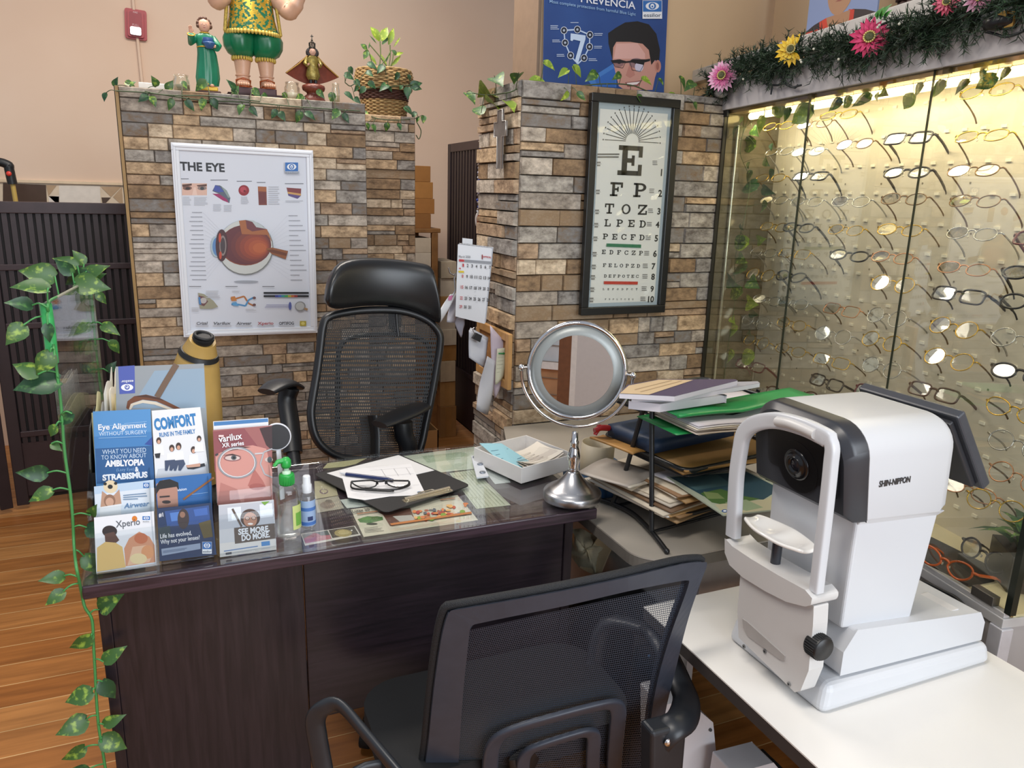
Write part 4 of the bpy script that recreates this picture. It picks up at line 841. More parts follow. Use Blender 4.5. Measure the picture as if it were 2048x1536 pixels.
m = MB(); m.box2((-.185, 1.563, .0), (.192, 1.58, .722), WENGEV); m.build('front_panel', dk, .0015)
m = MB(); m.box2((.176, 1.58, 0), (.192, 2.04, .722), WENGEV); m.build('side_panel', dk)
m = MB(); m.box2((.194, 1.566, .306), (.833, 1.58, .722), WENGE); m.build('modesty_panel', dk, .0015)
m = MB(); m.box2((.833, 1.56, 0), (.856, 2.04, .722), WENGEV); m.build('side_panel', dk, .0015)

DM = frame((0, 0, .7512), X, Yv)            # papers lie under the glass
def flat_art(name, label, cat, corners, col, ox, oy, sc, z=.7512, thick=.0006, group=None):
    c = [atz(ox+x/sc, oy+y/sc, z) for x, y in corners]; o = sum(c, V())/len(c)
    t = thing(name, label, cat, (o.x, o.y, z-thick), group)
    m = MB(); n = len(c)
    m.add([q-Zv*thick for q in c]+c, [tuple(range(n)), tuple(range(n, 2*n))]+[(i, (i+1) % n, n+(i+1) % n, n+i) for i in range(n)], P(col)); m.build('sheet', t)
    return t, Art(frame((0, 0, z), X, Yv), ox, oy, sc)
def scribble(a, quad, n, mat, w=.0007, seed=1):      # rows of small print inside a quad tl,tr,br,bl
    r = random.Random(seed); tl, tr, br, bl = [V((*q, 0)) for q in quad]
    for i in range(n):
        f = (i+.5)/n; p = tl.lerp(bl, f); q = tr.lerp(br, f); q = p.lerp(q, r.uniform(.55, 1)); a.line([(p.x, p.y), (q.x, q.y)], w, mat)
G5 = (580, 840, 4.0)
t, a = flat_art('photo_card', 'printed card with two eye photographs under the glass, beside the bottles', 'card', [(85, 910), (120, 1005), (565, 920), (520, 845)], '#d8d5d0', *G5)
a.poly([(95, 915), (300, 883), (335, 950), (122, 990)], P('#8d8a88')).poly([(110, 950), (190, 905), (320, 915), (330, 950), (125, 988)], P('#b56a78')).poly([(205, 900), (300, 885), (318, 920), (250, 925)], P('#4e5a5a')).poly([(308, 882), (512, 852), (550, 912), (340, 945)], P('#46413a')).ell(425, 905, 70, 30, P('#a39660')).ell(430, 900, 45, 18, P('#bdb07a')).ell(493, 885, 8, 6, P('#e8e6e0')); a.build('print', t)
t, a = flat_art('leaflet', 'wide leaflet with green bush and fruit pictures under the glass by the clipboard clip', 'leaflet', [(485, 715), (590, 935), (1505, 800), (1340, 600)], '#d9d4c2', *G5)
a.poly([(700, 735), (960, 700), (1000, 800), (800, 850), (745, 760)], P('#6a4438')).poly([(820, 770), (970, 760), (1010, 800), (880, 815)], P('#c9c5c0')).poly([(540, 795), (620, 770), (740, 775), (745, 800), (640, 825), (560, 820)], P('#3c7a34')).ell(610, 790, 40, 14, P('#4f9040')).ell(690, 785, 45, 14, P('#356c30')).ell(655, 832, 45, 9, P('#3d3a38'))
for i in range(46):
    rr = random.Random(i); x_, y_ = rr.uniform(990, 1420), rr.uniform(0, 1); yb = 775-(x_-990)*.14+(y_-.5)*90; a.ell(x_, yb, rr.uniform(12, 26), rr.uniform(7, 15), P(rr.choice(('#b5533c', '#c97a4a', '#7a9a3c', '#a23a34', '#5a5f68', '#d8a86a'))), 10)
a.poly([(800, 838), (1450, 742), (1455, 758), (812, 852)], P('#b5713a')).poly([(535, 757), (700, 735), (702, 742), (540, 764)], P('#8d5a38')).poly([(1200, 645), (1320, 630), (1322, 636), (1203, 651)], P('#8d5a38')).text('Lutax 20', 503, 752, 640, 733, 22, P('#3a3634'), .02).text('Lutax 20', 1195, 636, 1297, 622, 16, P('#3a3634'), .02)
scribble(a, [(590, 870), (760, 845), (790, 890), (600, 910)], 4, P('#4a4744'), .0016, 3); scribble(a, [(820, 870), (1480, 775), (1490, 800), (840, 892)], 3, P('#b5aa98'), .0008, 4); a.build('print', t)
t, a = flat_art('form_sheet', 'pale green ruled form under the glass right of the clipboard', 'paper', [(1275, 425), (1490, 710), (1765, 680), (1470, 398)], '#c9d0bd', *G5)
for i in range(9): a.line([(1290+i*21, 424-i*3), (1500+i*31, 706-i*4)], .0016, P('#a9b39c'))
a.build('print', t)
t, a = flat_art('leaflet', 'white leaflet with green small print under the glass behind the clipboard', 'leaflet', [(905, 288), (1185, 420), (1500, 388), (1480, 212)], '#cfd8c8', *G5)
scribble(a, [(1050, 290), (1440, 250), (1450, 300), (1100, 345)], 8, P('#7fb07c'), .0016, 5); scribble(a, [(1190, 370), (1440, 335), (1460, 380), (1230, 408)], 6, P('#8da98a'), .0011, 6); a.build('print', t)
t, a = flat_art('form_sheet', 'pale bluish form under the glass beside the open white box', 'paper', [(1440, 265), (1640, 512), (1765, 498), (1590, 240)], '#cdd5d6', *G5); scribble(a, [(1600, 385), (1700, 375), (1760, 470), (1660, 490)], 6, P('#a8b3b6'), .0007, 7); a.build('print', t)
t, a = flat_art('form_sheet', 'yellowish sheet under the glass at the rear edge left of the clipboard', 'paper', [(262, 388), (500, 366), (615, 305), (300, 345)], '#bcb98e', *G5)
t, a = flat_art('photo_print', 'grey beige eye photograph under the glass behind the spray bottle', 'photo', [(200, 640), (218, 742), (432, 706), (385, 606)], '#a8a396', *G5); a.ell(300, 680, 60, 30, P('#8b7d74')).ell(310, 650, 30, 12, P('#6a605c')); a.build('print', t)
t, a = flat_art('card', 'cream card with a round purple stamp under the glass behind the spray bottle', 'card', [(195, 490), (200, 632), (385, 602), (350, 478)], '#b9b193', *G5); a.ell(270, 572, 34, 20, P('#6d4f6a')).ell(272, 570, 26, 14, P('#b9b193')); a.build('print', t)
t, a = flat_art('form_sheet', 'pale form partly under the lower left edge of the clipboard', 'paper', [(400, 638), (455, 705), (700, 680), (620, 610)], '#c9d3cf', *G5)

# ---------------------------------------------------------------- clipboard, form, pen, folded glasses
def slab_px(name, par, corners, ox, oy, sc, z0, z1, mat, r=0, bev=.0008):
    c = [atz(ox+x/sc, oy+y/sc, z1) for x, y in corners]
    if r:
        q = []; n = len(c)
        for i in range(n):
            a_, b_, d_ = c[i-1], c[i], c[(i+1) % n]; p = b_+(a_-b_).normalized()*r; s = b_+(d_-b_).normalized()*r
            q += [((1-t_)**2)*p+2*t_*(1-t_)*b_+t_*t_*s for t_ in (0, .33, .67, 1)]
        c = q
    n = len(c); m = MB()
    if sum((c[i].x*c[(i+1) % n].y-c[(i+1) % n].x*c[i].y) for i in range(n)) < 0: c = c[::-1]
    m.add([V((p.x, p.y, z0)) for p in c]+[V((p.x, p.y, z1)) for p in c], [tuple(reversed(range(n))), tuple(range(n, 2*n))]+[(i, (i+1) % n, n+(i+1) % n, n+i) for i in range(n)], mat)
    return m.build(name, par, bev)
cb_ = thing('clipboard', 'black clipboard with metal clip lying on the desk glass', 'clipboard', tuple(atz(790, 968, DZ)))
slab_px('board', cb_, [(185, 430), (872, 272), (1447, 520), (765, 740)], *G5, DZ+.0005, DZ+.0035, mt('#1e1d1e', .5), .018)
M = frame(atz(580+925/4, 840+668/4, DZ+.0035), atz(580+1290/4, 840+575/4, DZ+.0035)-atz(580+925/4, 840+668/4, DZ+.0035), Yv+X*.2); CL = (atz(580+1300/4, 840+560/4, DZ)-atz(580+925/4, 840+660/4, DZ)).length
GC = mt('#cfc6b2', .2, .85, .05); m = MB(); m.prism(rrect(0, 0, CL, .022, .005), .0025, GC, M); m.cyl(M @ V((.004, .013, .006)), M @ V((CL-.004, .013, .006)), .0045, GC, n=12)
m.tube([M @ V((CL*.3, .013, .006)), M @ V((CL*.36, .024, .008)), M @ V((CL*.64, .024, .008)), M @ V((CL*.7, .013, .006))], .0018, GC, 6); m.prism(rrect(.006, .002, CL-.006, .009, .002), .005, GC, M)
for u in (.012, CL-.012): m.cyl(M @ V((u, .008, .004)), M @ V((u, .008, .0065)), .004, GC, n=10)
m.build('clip', cb_, .0005)
t = thing('paper', 'blank white sheet on the clipboard beneath the printed form', 'paper', tuple(atz(760, 935, DZ+.004)))
slab_px('sheet', t, [(295, 425), (868, 280), (1155, 402), (600, 530)], *G5, DZ+.0036, DZ+.0042, P('#d3d3d4'), 0, 0)
t = thing('form_sheet', 'printed prescription form on the clipboard under pen and black glasses', 'paper', tuple(atz(770, 960, DZ+.005)))
slab_px('sheet', t, [(402, 402), (966, 350), (1088, 598), (800, 610), (600, 640), (462, 620)], *G5, DZ+.0043, DZ+.0049, P('#dcdcde'), 0, 0)
a = Art(frame((0, 0, DZ+.005), X, Yv), *G5); scribble(a, [(600, 375), (900, 350), (910, 370), (640, 395)], 2, P('#b5b5b8'), .0006); scribble(a, [(480, 590), (1000, 540), (1040, 590), (560, 625)], 5, P('#b9b9bc'), .0006, 3)
for q in ([(640, 405), (970, 380)], [(700, 455), (990, 430)], [(730, 395), (770, 460)], [(830, 390), (870, 450)], [(930, 385), (965, 440)], [(980, 525), (1035, 520)]): a.line(q, .0007, P('#8d8d92'))
a.ell(1040, 580, 22, 7, P('#3a5a80')); a.build('print', t)
q0, q1, q2, q3 = [atz(580+x/4, 840+y/4, DZ+.010) for x, y in ((398, 422), (448, 433), (785, 474), (822, 484))]
t = thing('pen', 'dark blue pen with white tip lying across the printed form', 'pen', tuple(q1)); m = MB(); m.tube([q1, q2, q3], [.0048, .005, .0042], mt('#1f2c58', .3), 12); m.build('barrel', t); m = MB(); m.tube([q0, q1], [.0015, .0042], mt('#cfd2d8', .3), 12); m.build('tip', t)
q = lambda x, y, z=.012: atz(580+x/4, 840+y/4, DZ+z)
t = thing('eyeglasses', 'black framed glasses lying folded on the printed form', 'glasses', tuple(q(720, 530, .006))); BK = mt('#121214', .3); m = MB()
m.tube(catmull([q(490, 492, .022), q(640, 482, .022), q(692, 492, .022), q(740, 490, .022), q(775, 484, .022), q(950, 486, .022)], 4), .0024, BK, 8)
m.tube(catmull([q(490, 494, .02), q(520, 520, .012), q(590, 545, .010), q(680, 530, .012), q(694, 494, .02)], 4), .0018, BK, 8); m.tube(catmull([q(772, 488, .02), q(790, 520, .012), q(870, 540, .010), q(940, 520, .012), q(952, 490, .02)], 4), .0018, BK, 8); m.tube([q(694, 488, .021), q(700, 512, .016)], .003, BK, 6); m.tube([q(765, 486, .021), q(768, 510, .016)], .003, BK, 6); m.build('frame', t)
for e in ([q(490, 494, .02), q(500, 545, .011), q(640, 560, .011), q(800, 568, .011), q(830, 566, .01)], [q(955, 490, .02), q(950, 525, .012), q(850, 556, .012), q(700, 556, .012), q(600, 545, .011)]): m = MB(); m.tube(catmull(e, 5), (.0026, .0018), BK, 8); m.build('temple', t)
for e in ([(500, 496), (600, 488), (690, 494), (680, 528), (590, 543), (525, 520)], [(778, 490), (860, 488), (948, 490), (938, 518), (870, 537), (795, 518)]): m = MB(); m.poly([tuple(q(x, y, .02 if i < 3 else .011)) for i, (x, y) in enumerate(e)], LENS); m.build('lens', t)

# blister strip, open white box with notes
t = thing('blister_pack', 'strip of three clear contact lens blisters beside the white box', 'blister pack', tuple(atz(960, 935, DZ)))
slab_px('tray', t, [(1448, 285), (1508, 280), (1592, 446), (1492, 458)], *G5, DZ+.0008, DZ+.006, mt('#c9cdd3', .3), .004)
m = MB()
for x, y in ((1485, 300), (1522, 356), (1540, 422)): c = atz(580+x/4, 840+y/4, DZ+.006); m.lathe([(.0085, 0), (.0085, .003), (.007, .004), (.0, .004)], mt('#7d848e', .15, .3), 16, c=c, sy=.8)
m.build('wells', t)
e1, e2 = V((-.29, .957, 0)), V((.957, .29, 0)); F0 = V((.775, 1.708, DZ+.001)); l1, l2, hb = .206, .195, .044
t = thing('open_box', 'shallow open white box holding notes on the desk corner', 'box', tuple(F0+e1*.1+e2*.1)); WB = mt('#dedbd8', .6, 0, .02); m = MB(); BXM = Matrix(((e2.x, e1.x, 0, F0.x), (e2.y, e1.y, 0, F0.y), (0, 0, 1, F0.z), (0, 0, 0, 1)))
m.box2((0, 0, 0), (l2, l1, .002), WB, BXM); m.box2((0, 0, 0), (.0025, l1, hb), WB, BXM); m.box2((l2-.0025, 0, 0), (l2, l1, hb), WB, BXM); m.box2((.0025, 0, 0), (l2-.0025, .0025, hb), WB, BXM); m.box2((.0025, l1-.0025, 0), (l2-.0025, l1, hb), WB, BXM); m.build('tray', t, .0006)
t = thing('note_pad', 'light blue printed note standing in the open white box', 'paper', tuple(BXM @ V((.05, .12, .004))))
bl = [V((.012, .02, .006)), V((.105, .05, .01)), V((.07, .17, .052)), V((.008, .192, .058))]; m = MB(); m.add([BXM @ p for p in bl], [(0, 1, 2, 3)], P('#8fbcc8')); m.build('sheet', t, solid=.001)
a = MB()
for i in range(6):
    f = .15+.12*i; p, r_ = bl[0].lerp(bl[3], f), bl[1].lerp(bl[2], f); p, r_ = p.lerp(r_, .1), p.lerp(r_, .6+.3*((i*7) % 3)/2); d = (bl[3]-bl[0])*.012; up = V((0, 0, .0012)); a.add([BXM @ (z+up) for z in (p, r_, r_+d, p+d)], [(0, 1, 2, 3)], P('#3a6478'))
a.build('print', t)
t = thing('receipt_pile', 'curled cream receipts lying in the open white box', 'paper', tuple(BXM @ V((.11, .09, .004)))); m = MB()
for k in range(4): m.grid(lambda i, j: BXM @ V((.05+.125*i+.004*k, .03+.11*j-.01*i+.006*k, .012+.004*k+.03*(i-.35)**2*1.6+.012*math.sin(j*3+k)*.5)), 10, 6, P(('#cfc8bc', '#c2bab0', '#d8d2c6', '#d2cabd')[k]))
for k in range(5): m.grid(lambda i, j: BXM @ V((.06+.08*i, .05+.018*k+.002*j, .0285+.03*(.05+.5*i-.35)**2*1.6+.012*math.sin(k*.5+3)*.5)), 8, 1, P('#9d958c'))
m.build('sheets', t)

# ---------------------------------------------------------------- vanity mirror
bc = V((.858, 1.578, DZ+.0008)); vm = thing('vanity_mirror', 'round chrome vanity mirror on a stand at the desk corner', 'mirror', tuple(bc))
m = MB(); m.lathe([(0, 0), (.072, 0), (.0735, .003), (.0735, .018), (.071, .022), (.066, .024), (.064, .027), (.055, .032), (.04, .042), (.026, .056), (.017, .068), (.0135, .074), (0, .074)], STEEL, 48, c=bc); m.build('base', vm)
m = MB(); m.lathe([(0, .072), (.0145, .072), (.0135, .08), (.0125, .084), (.0155, .10), (.016, .116), (.012, .13), (.0095, .142), (.0105, .145), (.0105, .15), (.0085, .153), (.0075, .175), (.0, .178)], CHROME, 28, c=bc); m.build('stem', vm)
mc = aty(1154, 742, 1.60); mn = V((-.47, -.88, .07)).normalized(); pl_, pr_ = atp(1043, 735, mc, mn), atp(1266, 751, mc, mn); ax = (pr_-pl_).normalized(); MM = frame(mc, Zv.cross(mn)*1, Zv-mn*mn.z)
ro = .123
m = MB(); m.tube(catmull([pl_]+[mc+ax*(math.cos(R(a_))*.138)+Zv*(math.sin(R(a_))*.142) for a_ in range(195, 360, 15)]+[pr_], 3), .0042, CHROME, 10); m.build('yoke', vm)
for p, s in ((pl_, -1), (pr_, 1)):
    m = MB(); m.ball(p, .0085, CHROME, 14, 10); m.cyl(p, mc+ax*(s*ro), .0035, CHROME, n=8); m.build('pivot', vm)
m = MB(); prof = [(ro-.012, -.016), (ro, -.014), (ro+.001, 0), (ro-.002, .006), (ro-.007, .008), (ro-.011, .004), (ro-.012, -.0)]
m.lathe(prof+[], CHROME, 64, M=MM); rim = m.build('rim', vm)
m = MB(); m.lathe([(0, -.012), (ro-.011, -.012), (ro-.011, .0015), (.087, .0015), (.0, .0012)], mt('#8f9493', .35, .2, .02), 64, M=MM); m.build('light_ring', vm)
m = MB(); m.prism(circ(64, .088), .0012, mt('#e4e6e8', .0, 1, 0, name='mirror_silver'), MM, .0014); m.build('mirror_glass', vm)

# ---------------------------------------------------------------- brochure racks
G1 = (150, 640, 2.954)
def lean_frame(y, z, k=.2): return frame((0, y, z), X, (0, k, 1))
def leaflet(name, label, corners, M, col, thick=.0025, cat='leaflet', group=None, ox=150, oy=640, sc=2.954):
    n = M.to_3x3() @ Zv; c = [atp(ox+x/sc, oy+y/sc, M.translation, n) for x, y in corners]
    base = (c[0]+c[1])/2; t = thing(name, label, cat, tuple(base), group); m = MB(); m.hexa([c[0], c[1], c[1]-n*thick, c[0]-n*thick, c[3], c[2], c[2]-n*thick, c[3]-n*thick], P(col)); m.build('paper', t)
    return t, Art(M, ox, oy, sc)
FM_, MM_, BM_ = lean_frame(1.552, DZ+.004), lean_frame(1.588, DZ+.03), lean_frame(1.622, DZ+.05)
PW = P('#e3e7ee')
t, a = leaflet('leaflet', 'blue eye alignment leaflet headed AMBLYOPIA and STRABISMUS in the wide rack', [(128, 1060), (468, 1020), (446, 526), (105, 541)], BM_, '#4f8bc4')
a.poly([(118, 752), (456, 735), (470, 950), (128, 968)], P('#27598f')).poly([(112, 690), (452, 660), (456, 742), (116, 760)], P('#3f7cb8')).poly([(410, 735), (455, 690), (457, 742)], P('#2b4a96'))
a.text('Eye Alignment', 138, 650, 422, 634, 34, PW, .022).text('WITHOUT SURGERY', 142, 685, 424, 672, 24, P('#c9dcf0')).text('WHAT YOU NEED', 162, 793, 420, 780, 28, P('#c3d8ee')).text('TO KNOW ABOUT', 156, 825, 422, 810, 26, P('#c3d8ee')).text('AMBLYOPIA', 178, 866, 410, 856, 36, PW, .05).text('(Lazy Eye)', 245, 893, 350, 888, 18, P('#7fa6cf')).text('&', 355, 895, 378, 893, 28, PW, .04).text('STRABISMUS', 163, 948, 430, 928, 34, PW, .05)
for y in (604, 618, 690): a.line([(140 if y != 604 else 290, y+8), (424, y-4)], .0008, P('#9cc3e4'))
a.build('print', t)
t, a = leaflet('leaflet', 'white leaflet headed COMFORT with a family photo in the wide rack', [(478, 1010), (800, 975), (740, 515), (453, 536)], BM_, '#dfe2e6')
a.text('COMFORT', 472, 650, 720, 615, 66, P('#2f7ab8'), .05).text('RUNS IN THE FAMILY', 500, 692, 712, 668, 26, P('#3a78b4'), .03); a.poly([(490, 880), (785, 850), (790, 905), (476, 938)], P('#c3c8d0'))
for x, y, s in ((495, 735, 1), (572, 780, 1.05), (612, 770, 1.1), (700, 790, 1.05), (733, 720, .9)):
    a.ell(x, y-22*s, 15*s, 20*s, P('#3b2b26')).poly([(x-26*s, y+8), (x+24*s, y+4), (x+32*s, y+62*s), (x-30*s, y+66*s)], P('#e9ebee')).ell(x, y-15*s, 9*s, 12*s, P('#c99c86'))
for x, y in ((560, 830), (612, 830)): a.poly([(x-30, y), (x+30, y-6), (x+40, y+20), (x+12, y+60), (x-2, y+58), (x, y+20), (x-15, y+60), (x-28, y+60)], P('#3d4a66'))
a.poly([(660, 868), (765, 845), (770, 862), (700, 882), (665, 880)], P('#25262c')).poly([(470, 790), (505, 785), (500, 815), (478, 815)], P('#25262c')).poly([(655, 858), (740, 845), (740, 865), (665, 872)], P('#c99c86')); a.build('print', t)
t, a = leaflet('leaflet', 'pale blue leaflet with soccer ball child and slanted lettering, middle left in the wide rack', [(125, 1240), (470, 1200), (465, 944), (112, 985)], MM_, '#b5cbe2')
a.poly([(116, 1030), (467, 990), (470, 1130), (122, 1170)], P('#d3dde8')).ell(210, 985, 42, 38, P('#d8c8a8')).ell(208, 985, 15, 13, P('#1e2024')).ell(240, 965, 10, 9, P('#1e2024')).ell(178, 968, 10, 9, P('#1e2024')).poly([(150, 1110), (160, 1010), (200, 1040), (230, 1035), (262, 1000), (275, 1085), (240, 1140), (160, 1145)], P('#b58f78')).ell(205, 1068, 34, 38, P('#8d6a56')).ell(205, 1075, 24, 26, P('#c39c86')).poly([(150, 1105), (275, 1085), (270, 1150), (145, 1165)], P('#e2e4e8'))
logo(a, 402, 960, 440, 992, False); scribble(a, [(285, 1030), (420, 1015), (440, 1060), (285, 1065)], 3, P('#5f7f9f'), .0016, 2); a.text('Airwear', 290, 1112, 440, 1096, 30, P('#4a78a8'), .01, .25); a.build('print', t)
t, a = leaflet('leaflet', 'blue leaflet showing a dark haired face, middle right in the wide rack', [(490, 1200), (812, 1160), (805, 905), (474, 937)], MM_, '#2a66a8')
a.poly([(480, 970), (520, 945), (575, 945), (605, 985), (610, 1100), (490, 1112)], P('#b08474')).poly([(478, 985), (500, 950), (560, 940), (610, 960), (615, 1010), (600, 985), (500, 1000), (480, 1030)], P('#1d1c20')).ell(540, 1075, 26, 10, P('#2a2528')).line([(500, 1045), (560, 1040)], .003, P('#2a2528')).text('vision', 605, 1012, 660, 1004, 16, P('#d6e2f0'), .02).line([(690, 1030), (785, 1018)], .0008, P('#8fb4dc')).line([(640, 1060), (820, 930)], .004, P('#8a5a30')); a.build('print', t)
t, a = leaflet('leaflet', 'white and orange leaflet with a seated person at the front left of the wide rack', [(126, 1494), (481, 1446), (466, 1130), (112, 1168)], FM_, '#dfe3ea')
a.ell(352, 1174, 16, 17, P('#cf7a28')).text('Xperio', 242, 1226, 385, 1208, 40, P('#5a5f68'), .012).poly([(320, 1290), (380, 1250), (440, 1280), (470, 1330), (476, 1430), (300, 1455), (290, 1350)], P('#cf9474')).poly([(340, 1340), (420, 1330), (460, 1380), (440, 1430), (310, 1450)], P('#e0b89a')).ell(390, 1290, 40, 32, P('#c2714e')).ell(430, 1370, 38, 40, P('#d8996c')).ell(375, 1410, 50, 32, P('#e2cfa0'))
a.ell(205, 1248, 44, 34, P('#2a2022')).poly([(175, 1265), (230, 1250), (262, 1300), (225, 1330), (180, 1320)], P('#5a3d34')).poly([(130, 1345), (180, 1310), (240, 1315), (280, 1340), (300, 1460), (130, 1488)], P('#d9b876')); logo(a, 398, 1158, 444, 1196); a.build('print', t)
t, a = leaflet('leaflet', 'dark blue night street leaflet asking Why not your lenses in the wide rack', [(500, 1426), (836, 1386), (806, 1080), (484, 1116)], FM_, '#1f3458')
a.poly([(530, 1130), (790, 1095), (800, 1200), (545, 1220)], P('#2f4f8c')).poly([(560, 1140), (640, 1130), (645, 1180), (570, 1190)], P('#4f7ac0')).poly([(700, 1120), (780, 1108), (785, 1150), (710, 1160)], P('#3f66b0')).ell(640, 1175, 34, 60, P('#3a3234')).ell(635, 1150, 16, 18, P('#8a6a5a')).poly([(730, 1200), (800, 1180), (815, 1280), (760, 1290)], P('#5a5030')).poly([(490, 1230), (560, 1215), (570, 1290), (500, 1300)], P('#2f4048'))
a.text('#1', 496, 1164, 522, 1160, 24, PW, .02).text('Life has evolved,', 504, 1290, 690, 1268, 26, PW, .012).text('Why not your lenses?', 506, 1324, 738, 1294, 26, PW, .012).poly([(510, 1352), (740, 1318), (742, 1352), (514, 1392)], P('#8d9cb4')); scribble(a, [(520, 1362), (735, 1332), (738, 1346), (520, 1378)], 2, P('#5f6f8c'), .0012, 4); logo(a, 752, 1310, 808, 1380); a.build('print', t)
VM_ = lean_frame(1.585, DZ+.02); VF_ = lean_frame(1.552, DZ+.004)
t, a = leaflet('leaflet', 'white edged blue leaflet standing behind the face brochure in the narrow rack', [(838, 1080), (1150, 1050), (1142, 578), (816, 600)], lean_frame(1.600, DZ+.02), '#dde1e6'); a.poly([(820, 603), (1140, 581), (1141, 602), (821, 626)], P('#3f78b0')); a.build('print', t)
t, a = leaflet('leaflet', 'large face with round glasses brochure in the narrow rack', [(842, 1096), (1166, 1062), (1164, 624), (815, 652)], VM_, '#9a5f5e', .006)
a.poly([(815, 660), (1000, 640), (1090, 760), (900, 790), (826, 900)], P('#8a4a50')).poly([(830, 800), (900, 760), (1050, 740), (1130, 760), (1165, 900), (1164, 1060), (842, 1096)], P('#c98f86')).poly([(860, 960), (960, 1000), (980, 1080), (842, 1096)], P('#b57870')).poly([(1060, 880), (1110, 950), (1130, 990), (1070, 1000), (1020, 980)], P('#b06a62')).ell(1075, 985, 46, 20, P('#a25a54')).poly([(1090, 640), (1164, 626), (1164, 770), (1130, 740)], P('#3a2428')).poly([(860, 780), (960, 745), (1040, 750), (960, 765)], P('#5a3a38')).ell(930, 815, 52, 20, P('#8a5a5c')).ell(930, 815, 44, 14, P('#cdbcb8')).ell(938, 813, 16, 14, P('#4a5258')).ell(939, 813, 8, 8, P('#18181c')).poly([(870, 800), (930, 790), (985, 806), (930, 798)], P('#3a2626')).ell(1145, 825, 24, 14, P('#cdbcb8')).ell(1150, 825, 14, 18, P('#4a5258')).poly([(1000, 1040), (1120, 1010), (1165, 1030), (1165, 1060), (1000, 1078)], P('#b8786f'))
for rr, c_ in ((1, '#8f9298'), (.93, '#d3d5da')):
    pts = [(958+112*rr*math.cos(a_*.2618), 842+90*rr*math.sin(a_*.2618)) for a_ in range(25)]; a.line(pts, .003 if rr == 1 else .0018, P(c_))
a.line([(1062, 790), (1110, 786)], .003, P('#c3c5ca')).line([(1165, 760), (1115, 780), (1095, 850), (1120, 910), (1165, 930)], .003, P('#a9abb0')).line([(845, 790), (830, 800)], .004, P('#3a3a40'))
a.rect(848, 678, 878, 690, P('#e2c9c9')).text('varilux', 850, 722, 988, 700, 40, PW, .02).text('XR series', 868, 752, 998, 736, 26, PW, .02); a.build('print', t)
t, a = leaflet('leaflet', 'leaflet with a smiling child in glasses reading SEE MORE DO MORE, narrow rack', [(856, 1402), (1190, 1356), (1174, 1062), (848, 1094)], VF_, '#c9ccd2')
a.poly([(850, 1100), (1172, 1070), (1180, 1200), (852, 1240)], P('#b9bec8')).poly([(900, 1110), (980, 1102), (985, 1180), (905, 1190)], P('#dfe5ee')).poly([(1090, 1090), (1165, 1082), (1170, 1160), (1095, 1170)], P('#dfe5ee')).ell(1035, 1170, 58, 54, P('#4a352c')).ell(1035, 1180, 40, 44, P('#b5846c')).ell(1018, 1172, 14, 11, P('#2a2426')).ell(1056, 1170, 14, 11, P('#2a2426')).ell(1018, 1172, 11, 8, P('#d0b0a0')).ell(1056, 1170, 11, 8, P('#d0b0a0')).ell(1036, 1204, 16, 6, P('#efe8e4')).poly([(975, 1230), (1030, 1220), (1080, 1230), (1100, 1300), (960, 1310)], P('#d6d8dc')).line([(930, 1115), (985, 1220)], .004, P('#5a4a40')).poly([(940, 1240), (980, 1220), (980, 1300), (945, 1310)], P('#b98360')).poly([(1100, 1075), (1150, 1070), (1120, 1095)], P('#6fa03c'))
a.poly([(854, 1320), (1185, 1280), (1190, 1356), (856, 1400)], P('#d8d6d4')).poly([(940, 1228), (1182, 1200), (1186, 1290), (945, 1322)], P('#5d5048')).text('SEE MORE.', 965, 1268, 1150, 1246, 34, PW, .04).text('DO MORE.', 985, 1304, 1152, 1280, 34, PW, .04).poly([(1100, 1310), (1150, 1304), (1152, 1330), (1102, 1336)], P('#4f86c0')).line([(880, 1365), (1080, 1335)], .002, P('#5f7fb0')).line([(890, 1380), (925, 1375)], .004, P('#3a3a40')); a.build('print', t)
def rack(label, x0, x1, cols, tiers):
    t = thing('brochure_rack', label, 'brochure holder', ((x0+x1)/2, 1.6, DZ)); m = MB()
    for i, (y, z, h) in enumerate(tiers):
        m.hexa([V((x0, y-.004, z)), V((x1, y-.004, z)), V((x1, y-.0025, z)), V((x0, y-.0025, z)), V((x0, y-.004+.2*h, z+h)), V((x1, y-.004+.2*h, z+h)), V((x1, y-.0025+.2*h, z+h)), V((x0, y-.0025+.2*h, z+h))], ACRYL); m.build('pocket_front', t); m = MB()
    y0, z0, _ = tiers[0]; y1 = tiers[-1][0]
    for k in range(cols+1):
        xx = x0+(x1-x0)*k/cols; m.hexa([V((xx-.001, y0, z0-.001)), V((xx+.001, y0, z0-.001)), V((xx+.001, y1+.05, z0-.001)), V((xx-.001, y1+.05, z0-.001)), V((xx-.001, y0+.03, z0+.13)), V((xx+.001, y0+.03, z0+.13)), V((xx+.001, y1+.08, z0+.2)), V((xx-.001, y1+.08, z0+.2))], ACRYL)
        m.build('divider', t); m = MB()
    m.box2((x0, y0-.004, DZ+.0004), (x1, y1+.05, DZ+.0025), ACRYL); m.build('base', t); return t
rack('wide clear acrylic brochure rack with two columns at the desk corner', -.206, .014, 2, [(1.548, DZ+.003, .075), (1.584, DZ+.03, .085), (1.618, DZ+.05, .09)])
rack('narrow clear acrylic brochure rack beside the pump bottle', .021, .137, 1, [(1.548, DZ+.003, .08), (1.581, DZ+.02, .10)])
